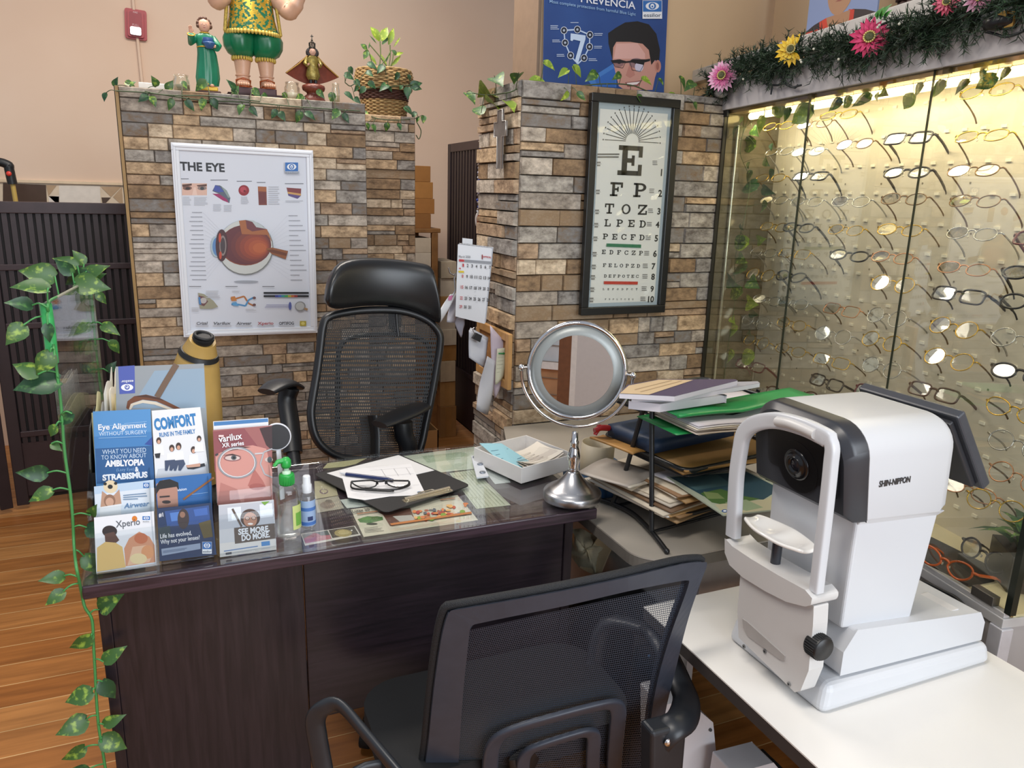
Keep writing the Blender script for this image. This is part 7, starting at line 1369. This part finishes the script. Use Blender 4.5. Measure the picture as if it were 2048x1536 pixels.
# ================================================================ grey side desk
SDZ = .70; GT = mt('#8f8a82', .35, 0, .05, 3)
sd = thing('side_desk', 'grey topped side desk between the dark desk and the display cabinet', 'desk', (1.28, 1.8, 0))
x0, y0, x1, y1 = .906, 1.312, 1.62, 2.37
shp = [(x0+.075-.075*math.cos(R(a)), y0+.075-.075*math.sin(R(a))) for a in range(0, 91, 10)]+[(1.66, y0), (1.83, 2.37), (1.0, 2.37), (x0, 2.1)]
m = MB(); m.prism(shp, .004, mt('#a39c92', .3, 0, .06, 4), None, SDZ-.004); m.build('desktop', sd, .001)
m = MB(); m.prism([(a*1.0, b) for a, b in shp], .026, mt('#6b665f', .45), None, SDZ-.031); m.build('edge_band', sd, .004)
m = MB(); m.box2((1.09, 1.34, .46), (1.6, 1.36, SDZ-.032), mt('#a9a4a2', .5)); m.build('front_panel', sd); m = MB(); m.box2((1.09, 1.36, 0), (1.11, 2.3, SDZ-.032), mt('#a9a4a2', .5)); m.build('side_panel', sd)
# bin with bag, dark computer case under the side desk
bn = thing('waste_bin', 'brown waste bin lined with a clear bag between the two desks', 'bin', (.972, 1.83, 0)); m = MB(); m.lathe([(0, 0), (.085, 0), (.105, .30), (.11, .30), (.11, .31), (.1, .31), (.082, .01), (0, .01)], mt('#4a3320', .6, 0, .3, 14), 28, c=(.972, 1.83, 0)); m.build('bucket', bn)
q = lambda x, y, yy: aty(1120+x/8.53, 1020+y/8.53, yy)
m = MB(); BG = mt('#ddd5b6', .25, 0, .25, 16)
P0 = [(170, 330), (360, 310), (640, 460), (900, 570), (890, 640), (700, 1080), (650, 1190), (540, 1090), (330, 980), (230, 850), (155, 720)]
def bag(i, j):
    c_ = V((450, 680, 0)); k = i*len(P0); a = int(k) % len(P0); b = (a+1) % len(P0); p = V((*P0[a], 0)).lerp(V((*P0[b], 0)), k % 1); p = c_.lerp(p, 1-j); r_ = math.sin(j*1.57); return q(p.x, p.y, 1.76-.07*r_+.006*math.sin(i*40+j*9))
m.grid(bag, 33, 8, BG); m.build('bag', bn)
m = MB(); m.add([q(x, y, 1.70+.01*i) for i, (x, y) in enumerate(((500, 690), (640, 470), (890, 640), (660, 1190), (540, 1090), (330, 980)))], [(0, 1, 2, 3, 4, 5)], mt('#b8a482', .6, 0, .12, 10)); m.build('paper_bag', bn, solid=.002)
pc = thing('computer_case', 'black computer case standing under the side desk', 'computer', (1.03, 1.55, 0)); m = MB(); m.box2((.955, 1.40, .001), (1.085, 1.68, .47), mt('#14171b', .4)); m.build('case', pc, .006)
m = MB(); m.box2((.965, 1.396, .06), (1.075, 1.40, .42), mt('#1d2126', .3)); m.ball((1.0, 1.396, .39), (.004, .003, .004), mt('#3a6a9a', .3), 8, 6); m.build('front_bezel', pc)
t = thing('cable', 'thin black cable against the stone pillar between the desks', 'cable', tuple(q(320, 310, 2.3))); m = MB(); m.tube(catmull([q(120, 220, 2.3), q(200, 295, 2.3), q(320, 285, 2.3), q(470, 215, 2.3), q(560, 160, 2.32)], 5), .003, BLACK, 6); m.build('cord', t)

# ---------------------------------------------------------------- three tier tray rack with papers
RA = R(8); ro = V((1.055, 1.385, 0)); er, eb = V((math.cos(RA), math.sin(RA), 0)), V((-math.sin(RA), math.cos(RA), 0))
TM = Matrix(((er.x, eb.x, 0, ro.x), (er.y, eb.y, 0, ro.y), (0, 0, 1, 0), (0, 0, 0, 1))); TW, TD = .36, .32; WIRE = mt('#16181b', .35)
rk = thing('tray_rack', 'black three tier wire tray rack piled with papers on the side desk', 'paper tray', tuple(ro+er*.18+eb*.16+Zv*SDZ)); TZ = (.742, .855, .975)
def net_mat():
    return mesh_cloth('tray_net', '#1a1b1e', 120, 110, .36)
TN = net_mat()
for z in TZ:
    m = MB(); lip = [TM @ V((x, y, z+.022)) for x, y in rrect(0, 0, TW, TD, .03)]; bas = [TM @ V((x, y, z)) for x, y in rrect(.012, .012, TW-.012, TD-.012, .03)]
    m.tube(lip, .0055, WIRE, 8, True); m.tube(bas, .003, WIRE, 6, True); tr_ = m.build('tray_frame', rk); m = MB(); m.grid(lambda i, j: TM @ V((.012+(TW-.024)*i, .012+(TD-.024)*j, z)), 2, 2, TN); n_ = len(lip)
    m.add(lip+bas, [(i, (i+1) % n_, n_+(i+1) % n_, n_+i) for i in range(n_)], WIRE); m.build('tray_net', tr_)
q = lambda x, y, z: atz(1120+x/3.49, 740+y/3.49, z)
for s in (0, 1):
    if s == 0: f0, f1 = q(745, 1265, SDZ+.007), q(265, 900, SDZ+.007); mid = [q(640, 1130, SDZ+.012), q(520, 1010, SDZ+.014), q(400, 945, SDZ+.012)]
    else: dv = er*(TW+.05); f0, f1, mid = f0+dv, f1+dv, [p+dv for p in mid]
    m = MB(); m.tube(catmull([f0]+mid+[f1], 5), .0062, WIRE, 10); m.ball(f0, .0072, WIRE, 10, 8); m.ball(f1, .0072, WIRE, 10, 8)
    la, lb = mid[0]+(f0-mid[0])*.0, mid[2]+(f1-mid[2])*.25; m.tube([la, V((la.x, la.y+.01, .79)), V((la.x+.012, la.y+.055, 1.0))], .0062, WIRE, 10); m.tube([lb, V((lb.x+.01, lb.y-.04, .82)), V((la.x+.018, la.y+.10, 1.0))], .0062, WIRE, 10); m.build('side_frame', rk)
m = MB(); m.tube([mid[0]-er*(TW+.05), mid[0]], .004, WIRE, 8); m.tube([mid[2]-er*(TW+.05), mid[2]], .004, WIRE, 8); m.build('cross_bar', rk)
def pile(name, label, u, v, z, w, d, h, col, rot=0, n=1, cat='papers', cols=None, wav=.004, grp=None):
    t = thing(name, label, cat, tuple(TM @ V((u+w/2, v+d/2, z))), grp); ca, sa = math.cos(R(rot)), math.sin(R(rot)); rr = random.Random(len(label))
    for k in range(n):
        m = MB(); c_ = (cols or [col])[k % len(cols or [col])]; zz = z+h*(k+.5)/n; du, dv, dr = (rr.uniform(-.012, .012), rr.uniform(-.012, .012), rr.uniform(-.06, .06)) if n > 1 else (0, 0, 0)
        f = lambda i, j: TM @ V((u+w/2+du+(i-.5)*w*(ca-dr*sa)-(j-.5)*d*(sa+dr), v+d/2+dv+(i-.5)*w*(sa+dr)+(j-.5)*d*ca, zz+wav*math.sin(4*i+2*j+k)*(1 if n > 1 else .6)))
        m.grid(f, 8, 6, P(c_)); m.build('sheet' if n > 1 else 'body', t, solid=max(.0012, h/n*.8))
    return t
pile('paper_stack', 'stack of brown folders and papers in the lowest tray', -.05, .02, .750, .36, .30, .045, '#b09a78', 4, 9, cols=['#9a7c54', '#cfc4b0', '#8a6a44', '#d8d2c8', '#b08a58', '#c9bda8', '#6e5238', '#bfb4a4', '#d2c6b2'])
pile('paper_stack', 'loose white printed forms at the left of the lowest tray', -.10, .12, .800, .13, .15, .018, '#c9c6c8', 14, 4, cols=['#b3a48c', '#a9a6a8', '#bfb6a6', '#a59c92'])
pile('paper_bundle', 'papers and brown cards on the front of the lowest tray', -.01, -.01, .799, .27, .2, .020, '#b59a70', -3, 4, cols=['#a07c4c', '#cdc2ae', '#8d6a48', '#c4b8a2'])
t, a = flat_art('landscape_brochure', 'large brochure with green and blue landscape cover sticking out of the lowest tray', 'brochure', [(740, 745), (1140, 1012), (1575, 968), (1590, 835), (1300, 705)], '#a9b2a0', 1120, 740, 3.49, .826, .003)
a.poly([(770, 750), (1300, 710), (1540, 830), (1420, 905), (1000, 880)], P('#2c4a58')).poly([(800, 755), (1100, 730), (1200, 800), (950, 840)], P('#4a6a70')).poly([(980, 860), (1120, 830), (1280, 880), (1400, 900), (1160, 945), (1060, 925)], P('#4a6a38')).poly([(1080, 940), (1420, 905), (1580, 850), (1575, 965), (1150, 1010)], P('#b8b294')).poly([(1150, 925), (1300, 905), (1420, 960), (1300, 985)], P('#8fa080')).poly([(1000, 850), (1100, 860), (1150, 900), (1030, 900)], P('#7a8c5a')).ell(1150, 985, 22, 11, P('#2f5a9a')).ell(1150, 985, 12, 6, P('#dfe4ea')); a.build('print', t)
pile('paper_bundle', 'white paper and small booklet under the landscape brochure', .02, .0, .8195, .2, .14, .004, '#cfccd0', 6, 1)
pile('envelope', 'large brown kraft envelope on the middle tray', .02, -.01, .863, .40, .29, .012, '#a0783f', -3, 2, cat='envelope', cols=['#8f6a36', '#a67d44'], wav=.004)
pile('file_box', 'flat dark blue box file under the green folder', -.01, .12, .882, .30, .17, .040, '#1f3450', 3, 1, cat='box', wav=.0)
pile('folder', 'brown file folder edge at the back of the middle tray', -.06, .14, .882, .05, .15, .006, '#a67a40', 8, 1, cat='folder')
# green folder with papers, then journals
t = thing('folder', 'green edged plastic folder stuffed with papers on the top tray', 'folder', tuple(TM @ V((.18, .12, .983)))); GF_ = mt('#1f8a48', .35, 0, .06)
def gsurf(z0, amp): return lambda i, j: TM @ V((-.07+.46*i+.02*j, -.03+.16*j, z0+amp*math.sin(3.1*i+.4)*(1-j)-.022*(1-j)*(1-abs(2*i-.9))))
m = MB(); m.grid(gsurf(.984, .010), 16, 8, GF_); m.build('back_cover', t, solid=.002); m = MB(); m.grid(lambda i, j: gsurf(1.027, .012)(i, j*.5), 16, 6, GF_); e_ = [gsurf(1.027, .012)(i/16, 0) for i in range(17)]; m.tube(e_, .0035, GF_, 6); m.build('front_cover', t, solid=.002)
for k in range(7):
    t2 = MB(); rr = random.Random(k); a0, a1 = .06+.03*rr.random(), .62+.2*rr.random(); ov = rr.uniform(.0, .05); t2.grid(lambda i, j: gsurf(.989+.0032*k, .011)(a0+(a1-a0)*i, j*1.2-.16-ov*2.2*(1 if k < 5 else .4)+.02*math.sin(5*i+k)), 12, 6, P(('#d3c6ae', '#cdbfb0', '#d8cdb8', '#c9c0b8', '#dcd2bf', '#d6d4d6', '#cfcad0')[k])); tag(t2.build('paper', None, solid=.0012), ('cream sheet at the bottom of', 'pinkish sheet low in', 'cream printed sheet in', 'grey sheet inside', 'wide cream sheet in', 'white sheet near the top of', 'lilac white sheet topmost in')[k]+' the green folder', 'paper', 'papers inside the green folder')
t2 = MB(); t2.grid(lambda i, j: gsurf(1.0, .011)(.78+.17*i, -.1+.5*j), 6, 4, P('#d9a83a')); tag(t2.build('paper', None, solid=.002), 'bright yellow card poking from the right of the green folder', 'card')
def mag(name, label, corners, z, th, col, cat='magazine'):
    c_ = [atz(1120+x/3.49, 740+y/3.49, z+th) for x, y in corners]; t = thing(name, label, cat, tuple(sum(c_, V())/len(c_)-Zv*th)); m = MB(); n = len(c_); b_ = [V((p.x, p.y, z)) for p in c_]
    if sum((c_[i].x*c_[(i+1) % n].y-c_[(i+1) % n].x*c_[i].y) for i in range(n)) < 0: c_ = c_[::-1]; b_ = b_[::-1]
    m.add(b_+c_, [tuple(reversed(range(n))), tuple(range(n, 2*n))]+[(i, (i+1) % n, n+(i+1) % n, n+i) for i in range(n)], P('#c9c6cc')); m.add([p+Zv*.0006 for p in c_], [tuple(range(n))], P(col)); m.build('body', t); return t
mag('book', 'thick white paperback book lying above the green folder', [(480, 215), (700, 238), (1160, 172), (1165, 178), (1000, 130), (560, 150)], 1.032, .019, '#a9aaa8', 'book')
mag('magazine', 'grey folded newspaper jutting right from the top of the pile', [(500, 190), (810, 196), (1395, 92), (1380, 80), (1000, 90), (560, 130)], 1.0515, .010, '#9a9aa2', 'newspaper')
mag('magazine', 'purple and beige magazine on top of the tray rack pile', [(415, 165), (800, 185), (1240, 75), (1225, 66), (690, 66), (470, 105)], 1.062, .011, '#4a3f58')
t = [o for o in C.objects if o.get('label', '').startswith('purple and beige')][0]; a = Art(frame((0, 0, 1.0742), X, Yv), 1120, 740, 3.49); a.poly([(418, 163), (620, 172), (930, 70), (690, 68), (480, 108)], P('#c3ab88')).line([(520, 140), (780, 75)], .0015, P('#7a5a40')).line([(560, 155), (850, 78)], .0015, P('#8a6a50')); a.build('print', t)
t = thing('book', 'blue spined binder behind the mirror foot on the side desk', 'binder', tuple(atz(1225, 975, SDZ))); m = MB(); a_, b_ = atz(1205, 985, SDZ+.02), atz(1262, 975, SDZ+.02); m.box2((a_.x-.02, a_.y, SDZ+.0008), (b_.x+.06, a_.y+.2, SDZ+.036), mt('#1f4468', .45)); m.build('cover', t, .003)
t = thing('paper_roll', 'beige curled paper roll standing behind the mirror foot', 'paper roll', tuple(atz(1185, 940, SDZ))); o = atz(1190, 955, SDZ+.02); o.z = SDZ+.001; m = MB(); m.loft([[o+V((.045*math.cos(a)+lean, .05*math.sin(a)+lean, z)) for a in [2*math.pi*k/26 for k in range(26)]] for z, lean in ((.0, 0), (.06, .005), (.12, .012))], mt('#c3b69c', .5), True, False); m.build('sheet', t, solid=.002)
t = thing('gloves', 'red rubber object draped at the left end of the middle tray', 'glove', tuple(TM @ V((-.05, .2, .86)))); m = MB(); g_ = lambda x, y: aty(1120+x/3.49, 740+y/3.49, 1.66); RDG = mt('#a01c20', .4, 0, .1)
m.tube(catmull([g_(375, 410), g_(330, 405), g_(285, 405), g_(240, 425)], 4), [(.007, .011)]*13, RDG, 8); m.tube([g_(300, 400), g_(275, 395), g_(262, 398)], .006, RDG, 8); m.tube([g_(270, 415), g_(250, 440), g_(245, 452)], .0055, RDG, 8); m.build('body', t)

# ================================================================ white instrument table
wt = thing('instrument_table', 'white instrument table with dark edge in the right foreground', 'table', (1.2, .8, 0)); TT = mt('#e2dfda', .28, 0, .015, 3)
tp = [(.895, .25), (1.49, .25), (1.49, 1.30), (.905, 1.30)]
m = MB(); m.prism(tp, .003, TT, None, .597); m.build('tabletop', wt); m = MB(); m.prism(tp, .026, mt('#3b3634', .5), None, .570); m.build('edge_band', wt, .003)
m = MB(); m.box2((1.43, .45, .0), (1.48, 1.2, .57), mt('#b9b7b8', .4)); m.build('leg', wt, .004)
fl_ = thing('equipment_base', 'white metal floor unit with black tipped foot under the white table', 'equipment', (1.2, 1.3, 0)); WM2 = mt('#d9d8dc', .35, 0, .02)
w_ = lambda x, y, yy: aty(1100+x/2.865, 1000+y/2.865, yy)
fr_ = [w_(*p, 1.24) for p in ((640, 1180), (795, 1140), (800, 1160), (935, 1275), (955, 1480), (955, 1700), (640, 1700))]
m = MB(); f2 = [(p.x, p.z) for p in fr_]; zz_ = min(p[1] for p in f2); m.prism([(x, max(z, .001)) for x, z in f2], .09, WM2, Matrix(((1, 0, 0, 0), (0, 0, 1, 1.24), (0, 1, 0, 0), (0, 0, 0, 1)))); m.build('body', fl_, .004)
for p in ((920, 1318), (935, 1492)): pass
for p in ((920, 1318), (935, 1492)): m = MB(); m.cyl(w_(*p, 1.241), w_(*p, 1.236), .004, mt('#4a4a4c', .4), n=10); m.build('screw', fl_)
m = MB(); A_ = [w_(*p, 1.20) for p in ((940, 1450), (1165, 1392), (1205, 1440), (1205, 1640), (900, 1700))]; m.prism([(p.x, max(p.z, .001)) for p in A_], .075, WM2, Matrix(((1, 0, 0, 0), (0, 0, 1, 1.13), (0, 1, 0, 0), (0, 0, 0, 1)))); m.build('foot', fl_, .004)
m = MB(); xr_ = A_[2].x; m.box2((xr_-.001, 1.128, .001), (xr_+.014, 1.207, A_[2].z), BLACK); m.build('foot_cap', fl_, .003)

# ================================================================ autorefractor
AW = mt('#c4c6ca', .3, 0, .01, 4, name='instrument_white'); AD = mt('#2b2d33', .35, 0, .03); ADD = mt('#0d0d0f', .3, 0, 0); AG = mt('#c3c1bf', .35, 0, .01)
TZ_ = .6002; ar_ = thing('autorefractor', 'white tabletop eye testing instrument with chin rest on the white table', 'optical instrument', (1.22, 1.0, TZ_))
Yn, Yf = .862, 1.128
m = MB(); m.hexa([V((1.0, Yn-.002, TZ_)), V((1.455, Yn-.002, TZ_)), V((1.455, Yf, TZ_)), V((1.0, Yf, TZ_)), V((1.012, Yn+.004, TZ_+.058)), V((1.447, Yn+.004, TZ_+.046)), V((1.447, Yf-.006, TZ_+.046)), V((1.012, Yf-.006, TZ_+.058))], AW); m.build('base', ar_, .016, 4)
m = MB(); ub = [(1.048, .664), (1.43, .652), (1.43, .692), (1.412, .718), (1.075, .752), (1.048, .712)]
for y0_, y1_, off_ in ((Yn+.012, Yf-.014, 0),): m.loft([[V((x, y0_ if True else 0, z)) for x, z in ub], [V((x, y0_+.0, z)) for x, z in ub], [V((x, y1_, z)) for x, z in ub]], AW, False)
m.build('sliding_stage', ar_, .005, 3)
m = MB(); m.box2((1.33, Yn+.03, .7215), (1.37, Yn+.1, .7245), mt('#cbcacb', .4)); m.build('stage_cover', ar_, .0006)
m = MB(); m.hexa([V((1.055, Yn+.03, .748)), V((1.236, Yn+.032, .722)), V((1.236, Yf-.03, .722)), V((1.055, Yf-.03, .748)), V((1.05, Yn+.026, .962)), V((1.256, Yn+.026, .950)), V((1.256, Yf-.026, .950)), V((1.05, Yf-.026, .962))], AW); m.build('column', ar_, .006, 3)
# head: white shell with rounded top shoulders, dark front bezel
def hsec(yn, yf, z0, z1, r, n=7):
    o = [V((0, yf, z0)), V((0, yn, z0))]
    o += [V((0, yn+r-r*math.cos(R(90*i/n)), z1-r+r*math.sin(R(90*i/n)))) for i in range(n+1)]
    o += [V((0, yf-r+r*math.sin(R(90*i/n)), z1-r+r*math.cos(R(90*i/n)))) for i in range(n+1)]
    return o
def hloft(secs, mat, name, bev=.004):
    m = MB(); m.loft([[p+V((x+(p.z-1.05)*sl, 0, 0)) for p in hsec(*s)] for x, sl, s in secs], mat, True); return m.build(name, ar_, bev, 2)
hy0, hy1 = .874, 1.122
hloft([(1.046, -.14, (hy0, hy1, .968, 1.140, .055)), (1.235, -.02, (hy0, hy1, .956, 1.136, .055)), (1.262, -.05, (hy0+.012, hy1-.012, .962, 1.126, .05))], AW, 'head_shell')
m = MB(); m.hexa([V((1.052, hy0+.014, .955)), V((1.254, hy0+.014, .944)), V((1.254, hy1-.014, .944)), V((1.052, hy1-.014, .955)), V((1.052, hy0+.002, .971)), V((1.256, hy0+.002, .958)), V((1.256, hy1-.002, .958)), V((1.052, hy1-.002, .971))], AW); m.build('head_base', ar_, .002)
hloft([(1.003, -.16, (hy0+.014, hy1-.014, .978, 1.126, .06)), (1.018, -.15, (hy0+.003, hy1-.003, .966, 1.138, .058)), (1.0455, -.14, (hy0+.001, hy1-.001, .964, 1.1405, .056))], AD, 'front_bezel')
FX = lambda y, z: V((1.0015+(z-1.05)*-.16, y, z))
m = MB(); fm_ = frame(FX(.998, 1.045), -Yv, (-.16, 0, 1)); m.prism(rrect(-.072, -.03, .072, .055, .012), .002, ADD, fm_); m.prism(circ(36, .050, .05, .005, -.012), .0026, ADD, fm_); m.prism(rrect(.076, -.04, .1, .032, .004), .0022, mt('#1b1c20', .25), fm_); m.build('front_window', ar_)
m = MB(); m.lathe([(.030, .0), (.030, .003), (.026, .0045), (.0165, .004), (.0165, .0075), (.014, .008), (.0125, .002), (.0, .001)], mt('#101013', .2), 36, M=fm_ @ Matrix.Translation((.004, -.008, .002))); m.build('lens_ring', ar_); m = MB(); m.lathe([(.012, .004), (.006, .006), (0, .0065)], mt('#26262c', .05, .2), 24, M=fm_ @ Matrix.Translation((.004, -.008, .002))); m.build('objective', ar_)
m = MB(); sm_ = frame((1.10, hy0-.0004, 1.01), X, Zv); a_, b_ = aty(1757, 974, hy0), aty(1818, 971, hy0); c_ = aty(1757, 962, hy0); m.text('SHIN-NIPPON', a_.x-1.10, a_.z-1.01, (c_.z-a_.z), P('#26262a'), sm_, w=(b_.x-a_.x), bold=.035, z=.0006); m.build('lettering', ar_)
# tilted monitor at the rear
u0_, u1_ = V((1.285, .905, 1.125)), V((1.285, 1.135, 1.125)); dn = V((.105, -.004, -.155)); nr = dn.cross(Yv).normalized()
if nr.x < 0: nr = -nr
m = MB(); th = .022; ps = [u0_, u1_, u1_+dn, u0_+dn]; m.hexa([p for p in ps]+[p+nr*th for p in ps], mt('#383b43', .35)); m.build('monitor', ar_, .004); 
m = MB(); ins = [u0_.lerp(u1_, .05)+dn*.06, u0_.lerp(u1_, .95)+dn*.06, u0_.lerp(u1_, .95)+dn*.94, u0_.lerp(u1_, .05)+dn*.94]; m.hexa([p-nr*.012 for p in ins]+[p+nr*.001 for p in ins], mt('#26272c', .4)); m.build('monitor_back', ar_, .003); m = MB(); m.hexa([p+nr*th for p in ins]+[p+nr*(th+.0008) for p in ins], mt('#15181f', .08)); m.build('screen', ar_)
m = MB(); m.tube([V((1.25, 1.0, 1.05)), V((1.335, 1.0, 1.04))], (.03, .05), AD, 12); m.build('monitor_arm', ar_)
# patient frame: arch, lower plate, chin rest, knob
AX = .978; ga = lambda x, y: (lambda p: V((AX, p.y, p.z)))(atx(1420+x/3.2, 760+y/3.2, AX))
leg = [ga(148, 1000), ga(160, 800), ga(172, 600), ga(195, 440), ga(215, 350), ga(270, 290), ga(360, 262), ga(460, 262), ga(600, 300), ga(700, 345), ga(765, 385), ga(783, 440), ga(775, 530), ga(760, 680), ga(735, 900), ga(710, 1100), ga(680, 1350)]
m = MB(); P2 = catmull(leg, 4); n = len(P2); m.tube(P2, [(.0095, .0105) if i > n*.62 else (.0095, .0155) for i in range(n)], AW, 16, flat=X, sq=.4); m.build('head_arch', ar_)
m = MB(); fp = [ga(455, 262), ga(530, 275), ga(620, 308), ga(700, 345)]; m.tube([p+V((-.006, 0, .0)) for p in catmull(fp, 4)], (.0125, .010), AG, 10, flat=X); m.build('forehead_rest', ar_)
gb = lambda x, y: (lambda p: (p.y, p.z))(atx(1420+x/2.866, 1000+y/2.866, AX-.012))
bow = [gb(*p) for p in ((98, 215), (98, 300), (125, 370), (200, 440), (330, 520), (450, 580), (560, 608), (592, 600), (600, 560), (560, 512), (400, 425), (250, 335), (140, 262))]
YZ = lambda xo: Matrix(((0, 0, 1, xo), (1, 0, 0, 0), (0, 1, 0, 0), (0, 0, 0, 1)))
m = MB(); m.prism(bow, .062, AG, YZ(AX-.018)); m.build('cross_plate', ar_, .006, 3)
pt_ = [gb(*p) for p in ((170, 420), (330, 520), (480, 590), (590, 608), (585, 720), (560, 980), (512, 1098), (480, 1104), (160, 790), (152, 640))]
m = MB(); m.prism(pt_, .034, AG, YZ(AX-.01)); m.build('lower_plate', ar_, .004, 2)
m = MB(); sl = [gb(*p) for p in ((185, 680), (215, 700), (430, 895), (425, 920), (400, 915), (215, 780), (190, 730))]; m.prism(sl, .002, mt('#a39f9c', .4), YZ(AX-.0122)); m.build('grip_recess', ar_)
for p in ((193, 840), (312, 868), (450, 1056)): m = MB(); y_, z_ = gb(*p); m.cyl(V((AX-.0105, y_, z_)), V((AX-.0122, y_, z_)), .0042, mt('#8a8a8a', .3, .6), n=14); m.cyl(V((AX-.012, y_, z_)), V((AX-.0127, y_, z_)), .002, BLACK, n=8); m.build('screw', ar_)
cz = lambda x, y: atx(1420+x/3.2, 760+y/3.2, AX+.012); chn = [cz(248, 905), cz(300, 880), cz(400, 905), cz(470, 905), cz(560, 940), cz(610, 1000), cz(642, 1055), cz(630, 1085), cz(560, 1095), cz(480, 1085), cz(420, 1050), cz(360, 1005), cz(260, 930)]
yL, yR, zc_ = cz(250, 915).y, cz(640, 1070).y, (cz(250, 915).z+cz(640, 1070).z)/2
def chin(i, j):
    y = yL+(yR-yL)*i; w_ = .016+.022*math.sin(math.pi*i)**.7; x = AX+.014+(j-.5)*2*w_; d = math.cos(4*math.pi*(i-.5)); dip = -.008*max(0, 1-((i-.32)/.2)**2)-.008*max(0, 1-((i-.68)/.2)**2)
    return V((x, y, zc_+dip*(1-(2*j-1)**2)+.004*(2*j-1)**2))
CHW = mt('#e6e3de', .12, 0, 0, coat=.6); m = MB(); m.grid(chin, 28, 10, CHW); m.build('chin_rest', ar_, solid=.007, sub=1)
yc_ = (yL+yR)/2; m = MB(); m.cyl(V((AX+.014, yc_, zc_-.075)), V((AX+.014, yc_, zc_-.008)), .0095, AD, n=18); m.build('chin_post', ar_)
kc = atx(1628, 1285, AX+.005); m = MB(); m.cyl(V((kc.x, Yn+.02, kc.z)), V((kc.x, kc.y+.004, kc.z)), .008, BLACKM, n=14)
for i in range(1): m.lathe([(0, 0), (.021, 0), (.0225, .003), (.0225, .026), (.0205, .029), (0, .029)], mt('#121214', .4), 32, M=frame(V((kc.x, kc.y+.004, kc.z)), X, Zv))
for i in range(32): a_ = 2*math.pi*i/32; m.cyl(V((kc.x+.0225*math.cos(a_), kc.y+.001, kc.z+.0225*math.sin(a_))), V((kc.x+.0225*math.cos(a_), kc.y-.021, kc.z+.0225*math.sin(a_))), .0012, BLACKM, n=5)
m.build('height_knob', ar_)
t = thing('power_cable', 'black power cable running from behind the instrument across the white table', 'cable', tuple(atz(1900, 1190, .605))); m = MB(); m.tube(catmull([atz(1842, 1162, .606), atz(1862, 1170, .606), atz(1885, 1182, .606), atz(1912, 1196, .606), atz(1936, 1220, .606)], 5), .0045, BLACK, 8); m.build('cord', t)
